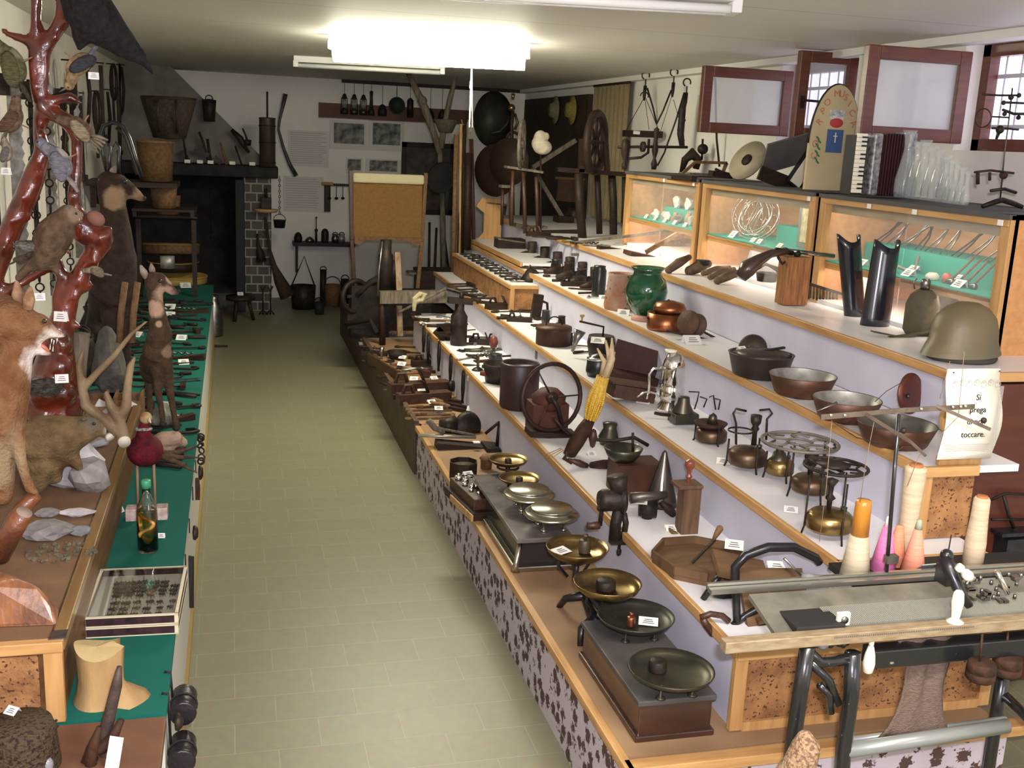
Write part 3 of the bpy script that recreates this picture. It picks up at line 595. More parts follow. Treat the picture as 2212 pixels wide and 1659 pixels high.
# ---- red lacquered tree ----
TR = mat('red_lacquered_branch', (.17, .026, .010), .24, c2=(.06, .010, .005), ns=12, bump=.9, bs=16, coat=.8)
Y0 = 4.25; p = at(120, 900, CT); p = Vector((aty(120, 900, Y0).x, Y0, CT)); P = px3(p, Y0); mp_ = mpp(aty(100, 500, Y0))
g = G()
knr = random.Random(3)
def limb(pts):
    g.tube([P(a[:2]+(a[3] if len(a) > 3 else 0,)) for a in pts], [a[2]*mp_ for a in pts], 10)
    for a in pts:
        for _ in range(2): g.ball(P((a[0]+knr.uniform(-.6, .6)*a[2], a[1]+knr.uniform(-8, 8), -knr.uniform(.2, .9)*a[2]*mp_)), a[2]*mp_*knr.uniform(.45, .75), 8)
limb([(120, 905, 66), (112, 850, 60), (118, 800, 48), (125, 740, 34), (135, 690, 28), (150, 640, 22), (168, 600, 20), (196, 556, 21), (222, 520, 24), (232, 503, 20)])
limb([(78, -10, 12), (78, 60, 12), (73, 125, 13), (78, 190, 13), (88, 230, 15, .02), (85, 280, 14, .02), (92, 330, 18), (74, 380, 24), (55, 430, 25), (30, 480, 24), (8, 540, 22), (-15, 600, 22), (-40, 660, 20)])
limb([(140, -10, 17), (137, 40, 19), (114, 78, 14), (98, 112, 12), (96, 170, 11), (90, 220, 12)])
limb([(5, 68, 7), (30, 78, 9), (60, 88, 12), (95, 98, 13), (112, 82, 10)])
limb([(88, 235, 14), (120, 250, 17), (150, 262, 18), (166, 300, 14), (166, 360, 13), (160, 420, 15), (165, 470, 16), (185, 500, 22)])
limb([(125, 745, 22), (132, 690, 20), (128, 640, 17), (135, 600, 14), (122, 565, 16), (105, 575, 14), (75, 595, 10), (30, 620, 12), (-20, 660, 14)])
limb([(165, 480, 30), (190, 500, 34), (215, 510, 28)]); limb([(195, 620, 10), (180, 618, 16), (160, 630, 14), (145, 650, 12)])
limb([(120, 860, 40), (150, 880, 26), (176, 868, 18)]); limb([(110, 870, 50), (80, 890, 34), (58, 892, 22)]); limb([(168, 215, 12), (148, 210, 12), (120, 215, 10), (92, 232, 12)])
for a in ((60, 470), (85, 505), (130, 480), (150, 545), (168, 705), (140, 520)): g.ball(P((a[0], a[1], -.02)), 9*mp_, 8)
one(g, 'lacquered_tree', TR, 'tall red lacquered branching tree trunk carrying stuffed birds, rising to the ceiling', 'tree', p, vox=.012, smooth=3)
# ---- birds on the tree ----
def bird(px, py, L, ang, body, wing, tail, label, dy=-.07, belly=None, beakc=None, fan=False, flip=1):
    """perched stuffed bird; ang = direction the head points in the picture (deg, 0 = right)"""
    c = aty(px, py, Y0+dy); k = L*mpp(c); t = thing('stuffed_bird', label, 'bird', c); R = Matrix.Rotation(-radians(ang), 3, 'Y')
    def q(x, y, z): return R @ Vector((x*k, y*k, z*k))
    bd = G().ball((0, 0, 0), (.27*k, .15*k, .17*k), 16, R).tube([q(.18, 0, .04), q(.30, 0, .10), q(.36, 0, .12)], [.12*k, .10*k, .09*k], 10).ball(q(.38, 0, .13), .095*k, 12)
    bd.build('body', fur('feathers_%s' % label[:14], body, tuple(x*.5 for x in body), [(q(.1, 0, -.13), .12*k, belly)] if belly else [], ns=60, bs=90), t)
    for s in (-1, 1): G().ball(q(-.06, s*.13, .04), (.26*k, .035*k, .12*k), 12, R @ rot('Y', 12)).build('wing', mat('wing_%s' % label[:14], wing, .8, c2=tuple(x*.45 for x in wing), ns=55, st=(1, 1, 4)), t)
    tg = G(); n = 5
    for j in range(n):
        f = (j-(n-1)/2)/(n-1); sp = .22 if fan else .06
        tg.tube([q(-.2, f*.06, .02), q(-.38, f*sp, f*sp if fan else -.01), q(-.55, f*sp*1.6, f*sp*1.6 if fan else -.03)], [.03*k, .04*k, .02*k], 5)
    tg.build('tail', mat('tail_%s' % label[:14], tail, .8, c2=tuple(x*.5 for x in tail), ns=70), t)
    G().cyl(q(.45, 0, .13), q(.60, 0, .10), .028*k, .004*k, 8).build('beak', mat('beak_horn', (.10, .08, .05), .4), t)
    for s in (-1, 1): G().ball(q(.42, s*.08, .16), .018*k, 8).build('eye', EYE, t)
    for s in (-1, 1): G().cyl(q(.0, s*.05, -.12), q(.02, s*.05, -.30), .014*k, .01*k, 6).build('leg', MT['bird_leg'], t)
bird(170, 140, 120, 225, (.36, .24, .12), (.05, .05, .055), (.20, .20, .23), 'jay-like bird with tan belly and raised grey tail, highest on the tree', -.10, (.46, .30, .16))
bird(28, 140, 150, 110, (.16, .15, .07), (.12, .11, .05), (.08, .07, .04), 'olive green bird clinging upright at the upper left tree edge', -.02, (.25, .25, .15))
bird(28, 260, 110, 60, (.20, .13, .08), (.12, .07, .04), (.22, .18, .12), 'brown mottled bird below the olive one at the left edge', -.05)
bird(172, 275, 110, 140, (.16, .10, .06), (.30, .24, .15), (.26, .21, .14), 'brown bird with a spread barred wing right of the trunk', -.08, None, None, True)
bird(130, 350, 130, 115, (.24, .23, .25), (.20, .19, .22), (.32, .29, .26), 'grey bird with drooping pale wings halfway up the tree', -.12, (.42, .38, .34))
bird(15, 330, 70, 80, (.32, .27, .20), (.16, .14, .12), (.28, .24, .2), 'small pale bird near the left edge with a card', -.12)
bird(208, 585, 60, 160, (.30, .24, .17), (.20, .15, .10), (.24, .2, .15), 'small buff bird tucked under the thick lower branch', -.05)
bird(50, 560, 60, 20, (.14, .10, .07), (.1, .07, .05), (.1, .08, .06), 'small dark bird below the nest on the tree', -.10)
card(203, 180, 0, 'hanging by the highest tree bird', pl=aty(203, 172, Y0-.15), w=.035, tilt=80); card(12, 372, 0, 'hanging by the small pale bird at the left edge', pl=aty(12, 378, Y0-.18), w=.035, tilt=80)
card(86, 650, 0, 'hanging above the fox muzzle', pl=aty(86, 650, 4.0), w=.038, tilt=80, rz=.3); card(130, 692, 0, 'pinned level with the fox eye', pl=aty(130, 695, 4.0), w=.05, tilt=80); card(134, 822, 0, 'pinned on the tree foot above the marmot', pl=aty(134, 828, 3.98), w=.045, tilt=80)
# nests
for (px, py, r, lb, c_) in ((58, 530, 26, 'grey twig nest with downy lining wedged on the tree', (.26, .24, .20)), (100, 835, 34, 'dark moss nest at the foot of the red tree', (.11, .10, .08))):
    c = aty(px, py, Y0-.17); s = mpp(c); g = G(); rr = random.Random(px)
    g.lathe([(0, -.6*r*s), (r*s*.8, -.4*r*s), (r*s, .1*r*s), (r*s*.8, .35*r*s), (r*s*.6, .1*r*s), (0, -.1*r*s)], n=20)
    for k in range(60):
        a = rr.uniform(0, 6.28); z_ = rr.uniform(-.45, .35)*r*s; R_ = r*s*1.02
        g.tube([(R_*cos(a), R_*sin(a), z_), (R_*1.05*cos(a+.5), R_*1.05*sin(a+.5), z_+rr.uniform(-.01, .01)), (R_*1.0*cos(a+1), R_*sin(a+1), z_)], .0012, 3)
    one(g, 'bird_nest', mat('nest_%d' % px, c_, .95, c2=tuple(x*.4 for x in c_), ns=60, bump=.9, bs=70), lb, 'nest', c)
# pinkish oval plaque and marten
c = aty(207, 472, Y0-.12); one(G().ball((0, 0, 0), (.034, .02, .026), 12, rot('Y', 35)), 'mushroom_bracket', mat('pink_plaque', (.28, .12, .09), .6, c2=(.2, .09, .07)), 'pinkish oval bracket fungus on the tree beside the marten', 'fungus', c)
def beast(name, label, cat, p, y0, limbs, M, parts, vox=.008, smooth=5):
    P_ = px3(p, y0); t = thing(name, label, cat, p); g = G(); s = mpp(aty(limbs[0][0][0], limbs[0][0][1], y0))
    for l in limbs:
        pts = [P_((a[0], a[1], a[3] if len(a) > 3 else 0)) for a in l]; g.tube(pts, [max(a[2]*s, .004) for a in l], 12)
        for q_, a in ((pts[0], l[0]), (pts[-1], l[-1])): g.ball(q_, max(a[2]*s, .004), 12)
    g.build('body', M(P_, s), t, vox=vox, smooth=smooth)
    parts(t, P_, s); return t
def eye(t, P_, s, a, r): G().ball(P_(a), r*s, 10).build('eye', EYE, t)
def ear(t, P_, s, tip, base, w_, m, nm='ear'):
    a = P_(tip); b = P_(base); G().tube([b, b*.55+a*.45, a*.9+b*.1, a], [w_*s*.8, w_*s, w_*s*.4, w_*s*.1], 8).build(nm, m, t)
# marten on the branch
c = aty(120, 540, Y0-.16)
beast('stuffed_marten', 'brown stuffed marten climbing the tree with bared teeth, facing right', 'marten', c, Y0-.16,
      [[(96, 560, 26), (106, 532, 38), (120, 502, 40), (135, 478, 29), (146, 462, 21)], [(146, 462, 19), (160, 460, 14), (172, 462, 8), (180, 465, 5)], [(130, 505, 12), (145, 500, 8), (158, 505, 6)], [(112, 545, 14), (120, 575, 9), (124, 590, 7)], [(95, 555, 18), (60, 580, 12), (40, 600, 9)], [(160, 470, 7), (174, 480, 5), (180, 480, 3)]],
      lambda P_, s: fur('marten_fur', (.15, .095, .055), (.07, .045, .028), [(P_((158, 462)), 22*s, (.26, .19, .13)), (P_((143, 490)), 14*s, (.36, .28, .20))]),
      lambda t, P_, s: (eye(t, P_, s, (165, 461, -.035), 3), ear(t, P_, s, (144, 446, -.02), (148, 456, -.02), 6, mat('marten_ear', (.2, .14, .1), .8)), G().cyl(P_((172, 472, -.01)), P_((171, 478, -.01)), .8*s, .2*s, 5).build('fang', BONE, t), G().cyl(P_((177, 470, -.01)), P_((177, 475, -.01)), .8*s, .2*s, 5).build('fang', BONE, t), G().ball(P_((182, 463, 0)), 2.6*s, 8).build('nose', BLKM, t)))
# ---- fox ----
yF = 3.28; p = Vector((aty(60, 1060, yF).x, yF, CT)); FO = (.15, .06, .022)
def foxp(t, P_, s):
    wm = mat('fox_white', (.70, .62, .55), .85, bump=.4, bs=150)
    ear(t, P_, s, (66, 618, -.02), (60, 668, -.02), 13, mat('fox_ear', (.20, .10, .05), .8, c2=(.35, .22, .13), ns=40)); ear(t, P_, s, (36, 606, .03), (40, 660, .03), 13, MT['fox_ear'])
    eye(t, P_, s, (96, 694, -.045), 5.5)
    G().ball(P_((137, 722, 0)), 5*s, 10).build('nose', mat('fox_nose', (.10, .06, .06), .35), t)
    for a in ((112, 735), (117, 738), (124, 734)): G().cyl(P_((a[0], a[1]-3, -.015)), P_((a[0]-2, a[1]+8, -.015)), 1.6*s, .3*s, 6).build('upper_fang', BONE, t)
    for a in ((108, 752), (114, 756)): G().cyl(P_((a[0], a[1]+3, -.012)), P_((a[0]+1, a[1]-9, -.012)), 1.6*s, .3*s, 6).build('lower_fang', BONE, t)
    G().tube([P_((82, 742, 0)), P_((92, 748, -.004)), (P_((106, 759, -.004)))], [6*s, 6*s, 3*s], 8).build('tongue', mat('tongue_pink', (.45, .13, .09), .4), t)
    G().ball(P_((88, 741, .004)), Vector((17*s, 9*s, 9*s)), 10).build('mouth_lining', mat('mouth_dark', (.12, .02, .015), .5), t)
beast('stuffed_fox', 'stuffed red fox with wide open snarling mouth, standing at the left edge', 'fox', p, yF,
      [[(0, 690, 58, .05), (25, 700, 52), (55, 706, 46), (80, 708, 33)], [(80, 706, 26), (100, 712, 19), (120, 720, 12), (135, 724, 8)], [(68, 740, 22), (86, 757, 12), (100, 762, 8), (110, 765, 5)], [(45, 730, 36), (30, 770, 40), (10, 830, 55), (-15, 900, 70), (-40, 980, 75, .05)], [(20, 880, 30), (34, 940, 20, -.03), (44, 990, 13, -.04), (55, 1030, 11, -.04), (66, 1058, 12, -.04), (78, 1064, 8, -.05)], [(-10, 900, 50), (-5, 1000, 38), (5, 1070, 24)]],
      lambda P_, s: fur('fox_fur', FO, (.22, .11, .05), [(P_((100, 728, 0)), 30*s, (.66, .58, .50)), (P_((68, 770, 0)), 36*s, (.66, .58, .52)), (P_((48, 800, 0)), 26*s, (.62, .54, .47)), (P_((128, 732, 0)), 13*s, (.62, .54, .5)), (P_((34, 930, -.03)), 14*s, (.6, .5, .42)), (P_((42, 985, -.03)), 10*s, (.55, .42, .3)), (P_((-5, 980, 0)), 85*s, (.30, .21, .12))], ns=22), foxp, vox=.007, smooth=4)
# logs under the fox
def log(pts, r, label, m, y0, name='log', r2=None, n=12):
    q0 = aty(*pts[0], y0); s = mpp(q0); g = G().tube([aty(a[0], a[1], y0+.0)-q0 for a in pts], [r*s if r2 is None else (r*(1-i/(len(pts)-1))+r2*i/(len(pts)-1))*s for i in range(len(pts))], n)
    return one(g, name, m, label, 'wood', q0)
RB = mat('reddish_bark', (.24, .075, .02), .35, c2=(.09, .03, .015), ns=10, bump=.7, bs=24, coat=.3)
log([(-30, 1230), (10, 1160), (45, 1100), (78, 1068)], 20, 'red-brown log under the front paw of the fox', RB, yF-.03, r2=14)
t = thing('cut_branch', 'thick cut branch with a pale round end below the fox paw', 'wood', aty(20, 1170, yF-.12)); q0 = t.location.copy(); s = mpp(q0)
a = aty(-5, 1200, yF-.12)-q0; b_ = aty(52, 1107, yF-.17)-q0; G().tube([a, (a+b_)/2, b_], [26*s, 22*s, 19*s], 14).build('bark', RB, t); G().cyl(b_, b_+(b_-a).normalized()*.002, 17*s, n=16).build('cut_end', mat('greyish_cut', (.30, .22, .17), .7), t)
p = at(55, 1345, CT); g = G(); s = mpp(p)
t = one(g.add([(-90*s, -.02, 0), (70*s, -.035, 0), (62*s, .06, 0), (-90*s, .12, 0), (-70*s, .0, .115), (-18*s, .0, .125), (28*s, .02, .09), (-60*s, .08, .12), (58*s, .0, .045)],
      [(3, 2, 1, 0), (0, 1, 8, 6, 5, 4), (1, 2, 8), (8, 2, 6), (2, 3, 7, 6), (6, 7, 5), (5, 7, 4), (4, 7, 3, 0)]), 'root_block', mat('root_wood', (.30, .12, .045), .4, c2=(.13, .05, .025), ns=9, st=(3, 3, 1), bump=.5, bs=25, coat=.3), 'angular polished root block at the near end of the chest', 'wood', p, bev=.01)
# rocks on the chest
RK = [(150, 1035, 60, 34, 30, (.50, .47, .49), 'white quartz lump with flat face in front of the marmot', .5), (195, 1040, 42, 45, 40, (.36, .34, .32), 'pale grey rock leaning behind the quartz lump', 0), (165, 1020, 50, 20, 60, (.60, .56, .57), 'whitest upright rock touching the marmot belly', 0),
      (205, 960, 26, 14, 12, (.62, .60, .60), 'small white rock under the marmot muzzle', 0), (265, 952, 0, 0, 0, None, '', 0), (105, 1150, 52, 34, 18, (.30, .28, .27), 'flat grey rock with cream edge near the fox log', 0), (170, 1150, 24, 14, 10, (.24, .24, .25), 'thin slate chip right of the flat grey rock', 0), (165, 1110, 34, 14, 8, (.19, .20, .21), 'dark slate plate behind the flat grey rock', 0), (105, 1110, 26, 14, 9, (.30, .30, .30), 'light slate plate left of the dark one', 0)]
for px, py, a, b_, c_, col, lb, o_ in RK:
    if not a: continue
    p = at(px, py+c_*.4, CT); s = mpp(p)
    one(G().rock((0, 0, c_*s*.8), (a*s, b_*s*1.3, c_*s), px, 2, .22), 'rock', mat('stone_%d' % px, col, .85, c2=tuple(x*.6 for x in col), ns=16, bump=.5, bs=30), lb, 'stone', p)
p = at(130, 1195, CT); s = mpp(p); rr = random.Random(5); g = G()
for k in range(60):
    a = rr.uniform(0, 6.28); d = sqrt(rr.random()); g.rock((75*s*d*cos(a), 55*s*d*sin(a), .003), (rr.uniform(.004, .011), rr.uniform(.004, .011), .006), k, 1, .3)
o = one(g, 'gravel', mat('mossy_gravel', (.16, .14, .09), .95, c2=(.08, .07, .05), ns=30), 'loose mossy gravel scattered on the chest top near the fox log', 'gravel', p); o['kind'] = 'stuff'
# marmot
yM = 3.78; p = Vector((aty(130, 1010, yM).x, yM, CT))
beast('stuffed_marmot', 'stuffed grey-brown marmot lying over the white rocks, facing right', 'marmot', p, yM,
      [[(70, 960, 48, .1), (95, 950, 56), (130, 945, 52), (160, 935, 40), (185, 928, 30)], [(185, 925, 28), (205, 925, 22), (220, 932, 13)], [(90, 1000, 42), (75, 1040, 30)], [(145, 980, 26), (165, 1000, 14), (172, 1012, 9)], [(110, 1000, 30), (120, 1030, 16)]],
      lambda P_, s: fur('marmot_fur', (.19, .125, .055), (.10, .065, .03), [(P_((195, 918, 0)), 26*s, (.13, .11, .085)), (P_((140, 1000, 0)), 26*s, (.10, .045, .018)), (P_((225, 932, 0)), 10*s, (.3, .26, .2))], ns=24),
      lambda t, P_, s: (eye(t, P_, s, (203, 915, -.04), 4), ear(t, P_, s, (180, 900, -.03), (182, 908, -.03), 7, mat('marmot_ear', (.12, .08, .05), .8)), G().ball(P_((229, 932, 0)), 4*s, 8).build('nose', BLKM, t)), vox=.009)
# deer antler pair with grey stone behind
yA = 4.1; p = aty(232, 945, yA); p.z = CT; t = thing('deer_antler', 'forked deer antler lying on the chest by the counter edge', 'antler', p); P_ = px3(p, yA); s = mpp(p)
AM = mat('antler_horn', (.13, .075, .038), .5, c2=(.30, .22, .12), ns=7, bump=.3, bs=50)
g = G()
for l in ([(268, 948, 15), (262, 930, 14), (255, 900, 13), (240, 880, 11), (228, 845, 5)], [(255, 900, 12), (272, 880, 12), (276, 830, 9), (282, 790, 8), (292, 770, 3)], [(255, 932, 14), (215, 900, 13), (185, 875, 12), (176, 830, 9), (170, 790, 7), (180, 755, 3)], [(178, 840, 9), (205, 810, 8), (245, 770, 7), (285, 720, 5), (318, 693, 3)]):
    g.tube([P_((a[0], a[1])) for a in l], [a[2]*s for a in l], 9)
g.build('horn', AM, t, vox=.006, smooth=3)
G().cyl(P_((268, 953, -.015)), P_((269, 956, -.025)), 14*s, 13*s, 14).build('cut_base', BONE, t); G().cyl(P_((236, 942, .0)), P_((239, 946, -.01)), 10*s, 9*s, 14).build('cut_base', BONE, t)
p = at(228, 850, CT); s = mpp(p); p2 = p+Vector((0, .15, 0)); one(G().rock((0, 0, .11), (.075, .10, .16), 12, 3, .2), 'rock', mat('grey_lichen_stone', (.14, .13, .115), .9, c2=(.08, .075, .065), ns=18, bump=.7, bs=30), 'tall dark grey stone behind the antlers', 'stone', p2)
p = at(240, 905, CT); one(G().rock((0, 0, .02), (.035, .03, .028), 77, 2, .25), 'rock', mat('white_stone', (.55, .52, .54), .8, c2=(.4, .37, .38)), 'white angular stone between the antler forks', 'stone', p)
log([(178, 720), (172, 780), (168, 840)], 16, 'upright rough grey post behind the antlers', GWOOD, 4.6)
# small chamois on the counter
yC = 4.42; p = Vector((aty(383, 915, yC).x-.03, yC, CZ))
def chp(t, P_, s):
    eye(t, P_, s, (346, 607, -.035), 4.5); em_ = mat('chamois_ear', (.18, .12, .08), .8, c2=(.35, .3, .24), ns=30)
    ear(t, P_, s, (303, 572, -.02), (316, 600, -.01), 8, em_); ear(t, P_, s, (326, 568, .03), (330, 592, .03), 7, em_)
    G().ball(P_((386, 629, 0)), 4*s, 8).build('nose', BLKM, t)
    for a in ((381, 925), (352, 915)): G().ball(P_((a[0], a[1], 0)), Vector((9*s, 11*s, 7*s)), 8).build('hoof', BLKM, t)
beast('stuffed_chamois', 'small stuffed chamois kid with black eye stripe standing on the green counter', 'chamois', p, yC,
      [[(330, 605, 19), (345, 606, 18), (360, 618, 13), (374, 630, 9), (382, 633, 6)], [(332, 615, 20), (336, 650, 16), (342, 690, 20), (346, 720, 24)], [(346, 720, 27), (338, 760, 30), (330, 800, 30, .12), (325, 780, 26, .28)], [(350, 750, 20), (362, 800, 13), (368, 850, 9), (375, 890, 7), (381, 920, 8)], [(340, 780, 18), (340, 840, 9), (348, 880, 7), (352, 912, 7)], [(325, 800, 18, .28), (322, 850, 8, .28), (325, 895, 7, .28)]],
      lambda P_, s: fur('chamois_kid_fur', (.075, .045, .024), (.04, .025, .014), [(P_((352, 632, 0)), 24*s, (.42, .27, .19)), (P_((336, 668, -.02)), 19*s, (.44, .28, .19)), (P_((343, 700, -.03)), 8*s, (.40, .25, .17)), (P_((366, 606, 0)), 12*s, (.42, .3, .21)), (P_((366, 760, -.03)), 16*s, (.22, .14, .09)), (P_((352, 612, -.02)), 6*s, (.05, .03, .02))], ns=30), chp, vox=.006, smooth=4)
# large dark chamois farther back
yC = 5.6; p = Vector((aty(245, 760, yC).x, yC, CZ))
def chp2(t, P_, s):
    eye(t, P_, s, (270, 392, -.05), 5); ear(t, P_, s, (252, 356, .0), (240, 378, 0), 9, MT['chamois_ear']); ear(t, P_, s, (212, 388, -.03), (226, 392, -.02), 8, MT['chamois_ear'])
    for a in (236, 256): G().tube([P_((a, 375, 0)), P_((a, 345, 0)), P_((a+2, 318, 0)), P_((a-6, 306, 0)), P_((a-12, 318, 0))], [5*s, 4*s, 3*s, 2*s, 1*s], 8).build('horn', BLACK, t)
    G().ball(P_((311, 428, 0)), 5*s, 8).build('nose', BLKM, t)
beast('stuffed_chamois', 'large dark stuffed chamois with tan face and hooked horns behind the kid', 'chamois', p, yC,
      [[(235, 395, 26), (255, 400, 26), (280, 412, 18), (300, 424, 11), (308, 430, 8)], [(238, 410, 28), (245, 450, 28), (250, 500, 34), (250, 560, 44)], [(250, 560, 46), (245, 620, 52), (238, 660, 48, .25)], [(262, 610, 26), (270, 680, 18), (272, 760, 12), (276, 900, 9)], [(240, 640, 26), (236, 740, 14), (238, 900, 9)]],
      lambda P_, s: fur('chamois_fur', (.05, .03, .02), (.028, .018, .013), [(P_((250, 428, -.05)), 26*s, (.32, .22, .12)), (P_((292, 424, 0)), 18*s, (.27, .18, .10)), (P_((238, 440, -.06)), 14*s, (.30, .2, .11))], ns=30), chp2, vox=.011, smooth=4)
# black bird under the ceiling
yb_ = 4.0; c = aty(225, 60, yb_)
beast('stuffed_black_bird', 'large black stuffed bird with long drooping tail under the ceiling at top left', 'bird', c, yb_,
      [[(175, -30, 50), (190, 20, 55), (215, 50, 52), (240, 70, 42), (265, 90, 30)], [(265, 90, 26), (290, 110, 20), (308, 128, 14), (316, 142, 8)], [(180, 60, 26), (175, 85, 20), (172, 105, 8)], [(230, 80, 26), (262, 108, 18), (290, 128, 10)]],
      lambda P_, s: fur('black_feathers', (.010, .008, .009), (.022, .018, .018), [], ns=50), lambda t, P_, s: G().tube([P_((300, 120, 0)), P_((318, 142, 0)), P_((330, 160, 0))], [10*s, 8*s, 2*s], 6).build('tail_tip', MT['black_feathers'], t), vox=.011)
# curved cow horn-like hoops and wooden crates behind the kid
for (px, py, lb) in ((205, 640, 'small open wooden crate with pale papers behind the tree foot'), (262, 640, 'small slatted wooden crate beside the dark chamois'),):
    p = aty(px, py+50, 5.2); p.z = CZ+.0; t = thing('wooden_crate', lb, 'crate', p); g = G()
    for zz in (.04, .12, .20): g.box((0, -.08, zz), (.16, .012, .05)).box((0, .08, zz), (.16, .012, .05))
    g.build('slats', MWOOD, t)
    for sx_ in (-.08, .08): G().box((sx_, 0, .12), (.012, .17, .24)).build('end_board', MWOOD, t)
    G().box((.02, -.09, .19), (.06, .003, .08), R=rot('Y', 30)).build('label_sheet', PAPER, t)
for px, lb in ((258, 'thin wooden slat standing left of the kid chamois'), (285, 'curved wooden stave standing behind the kid chamois')):
    log([(px, 740), (px+3, 680), (px+12, 610)], 7, lb, MWOOD, 5.0, 'wooden_stave')
# ======================= left wall, fireplace, back wall =======================
yH = 12.3
# fireplace hood: sloping grey plaster box against the back wall
def W(px, py, y): return aty(px, py, y)
pa = W(360, 360, 12.1); pb = W(600, 362, 12.1); tl = W(385, 165, 12.6); zb = 1.50
t = thing('fireplace', 'dark rustic fireplace with a sloping plaster hood in the back left corner', 'fireplace', (0, 12.1, 0))
HG = mat('hood_plaster', (.20, .18, .16), .9, c2=(.14, .125, .11), ns=5, bump=.3)
x0 = -1.12; x1 = pb.x-.08; xt = -.62
G().add([(x0, 0, zb+.1), (x1, 0, zb+.1), (x1, 1.0, zb+.1), (x0, 1.0, zb+.1), (x0, .25, ZC), (xt, .25, ZC), (xt, 1.0, ZC), (x0, 1.0, ZC)], [(3, 2, 1, 0), (4, 5, 6, 7), (0, 1, 5, 4), (1, 2, 6, 5), (2, 3, 7, 6), (3, 0, 4, 7)]).build('hood', HG, t)
G().box(((x0+pb.x)/2, .05, zb+.03), (pb.x-x0, .34, .13)).build('mantel_beam', mat('charred_beam', (.013, .011, .010), .7, c2=(.03, .024, .02), ns=10, bump=.5, bs=20), t, bev=.015)
q = W(545, 640, 12.1); q2 = W(583, 640, 12.1)
def stone_mat():
    M = bpy.data.materials.new('rough_stone_wall'); M.use_nodes = True; nt = M.node_tree; N = nt.nodes; L = nt.links; b = N['Principled BSDF']; tc = N.new('ShaderNodeTexCoord')
    mp_2 = N.new('ShaderNodeMapping'); mp_2.inputs['Rotation'].default_value = (pi/2, 0, 0); L.new(tc.outputs['Object'], mp_2.inputs[0])
    br = N.new('ShaderNodeTexBrick'); L.new(mp_2.outputs[0], br.inputs[0]); br.inputs['Scale'].default_value = 1; br.inputs['Brick Width'].default_value = .13; br.inputs['Row Height'].default_value = .10; br.inputs['Mortar Size'].default_value = .009
    br.inputs['Color1'].default_value = (.10, .085, .075, 1); br.inputs['Color2'].default_value = (.05, .045, .042, 1); br.inputs['Mortar'].default_value = (.30, .27, .23, 1)
    L.new(br.outputs[0], b.inputs['Base Color']); b.inputs['Roughness'].default_value = .9
    bp = N.new('ShaderNodeBump'); bp.inputs['Distance'].default_value = .02; bp.invert = True; L.new(br.outputs['Fac'], bp.inputs['Height']); L.new(bp.outputs[0], b.inputs['Normal']); return M
G().box(((q.x+q2.x)/2-.03, .5, zb/2), (q2.x-q.x+.1, .96, zb)).build('stone_pillar', stone_mat(), t)
SOOT = mat('sooty_wall', (.014, .013, .014), .95, c2=(.03, .028, .028), ns=6)
G().box(((x0+q.x)/2, .93, zb/2), (q.x-x0, .06, zb)).build('sooty_back', SOOT, t)
G().box((x0+.01, .5, zb/2), (.03, .96, zb)).build('sooty_side', SOOT, t)
G().box(((x0+q.x)/2, .45, .10), (q.x-x0, 1.0, .20)).build('hearth', mat('hearth_stone', (.045, .04, .036), .9, c2=(.10, .09, .08), ns=9), t)
q = W(520, 620, 12.0); G().box((q.x, -.02, .72), (.10, .10, 1.44)).build('black_post', BLKM, t, bev=.01)
q = W(505, 500, 12.4); g = G()
for k in range(16): g.ring((q.x-.25, .45, 1.42-k*.045), .018, .005, (1, k % 2, 0), n=10, m=4)
g.build('hearth_chain', IRON, t)
# things leaning on the hood ledge / mantel
def stick(name, pts, r, m, label, cat, y, parts=None, group=None):
    q0 = W(*pts[-1][:2], y); o = thing(name, label, cat, q0, 0, group); s = mpp(q0)
    G().tube([W(a[0], a[1], y)-q0 for a in pts], [((a[2] if len(a) > 2 else r))*s for a in pts], 8).build('shaft', m, o)
    if parts: parts(o, q0, s)
    return o
def blade(a, b, w_, th=2, nm='head', m=IRON):
    def f(o, q0, s, y=None):
        y = q0.y; A = W(*a, y)-q0; B = W(*b, y)-q0; G().bar(A, B, w_*s, th*s, up=(0, 1, 0)).build(nm, m, o)
    return f
YM = 11.95
stick('waffle_tongs', [(430, 285, 2.5), (440, 310, 2.5), (450, 350, 2.5)], 2.5, DWOOD, 'long-handled dark tongs leaning on the hood, leftmost of the row', 'tongs', YM, blade((432, 300), (452, 345), 9))
stick('hearth_shovel', [(386, 270, 2), (396, 300, 2), (405, 356, 3)], 2.5, IRON, 'small iron shovel at the left of the mantel row', 'shovel', YM, blade((392, 326), (408, 354), 14))
stick('wooden_mallet', [(448, 300, 3), (456, 356, 3)], 3, DWOOD, 'black mallet standing on the mantel left of the orange-handled one', 'mallet', YM, blade((418, 326), (452, 336), 10, 10))
stick('wooden_mallet', [(476, 308, 2.5), (490, 356, 3)], 3, MWOOD, 'brown wooden bat leaning on the hood above mid mantel', 'mallet', YM, blade((462, 340), (478, 352), 12, 8))
stick('iron_poker', [(508, 315, 2), (522, 356, 2)], 2, IRON, 'thin iron poker on the mantel, right of middle', 'poker', YM)
stick('wooden_scoop', [(500, 280, 4), (520, 300, 7), (525, 312, 5), (538, 330, 3)], 4, DWOOD, 'dark wooden scoop lying against the sloping hood edge', 'scoop', YM)
stick('coffee_roaster', [(524, 277, 1.5), (530, 290, 1.5), (534, 302, 2)], 2, IRON, 'small iron pot with upright handle beside the hood edge', 'roaster', YM, lambda o, q0, s: G().lathe([(0, -12*s), (8*s, -12*s), (9*s, 0), (0, 1*s)], n=16).build('pot', IRON, o))
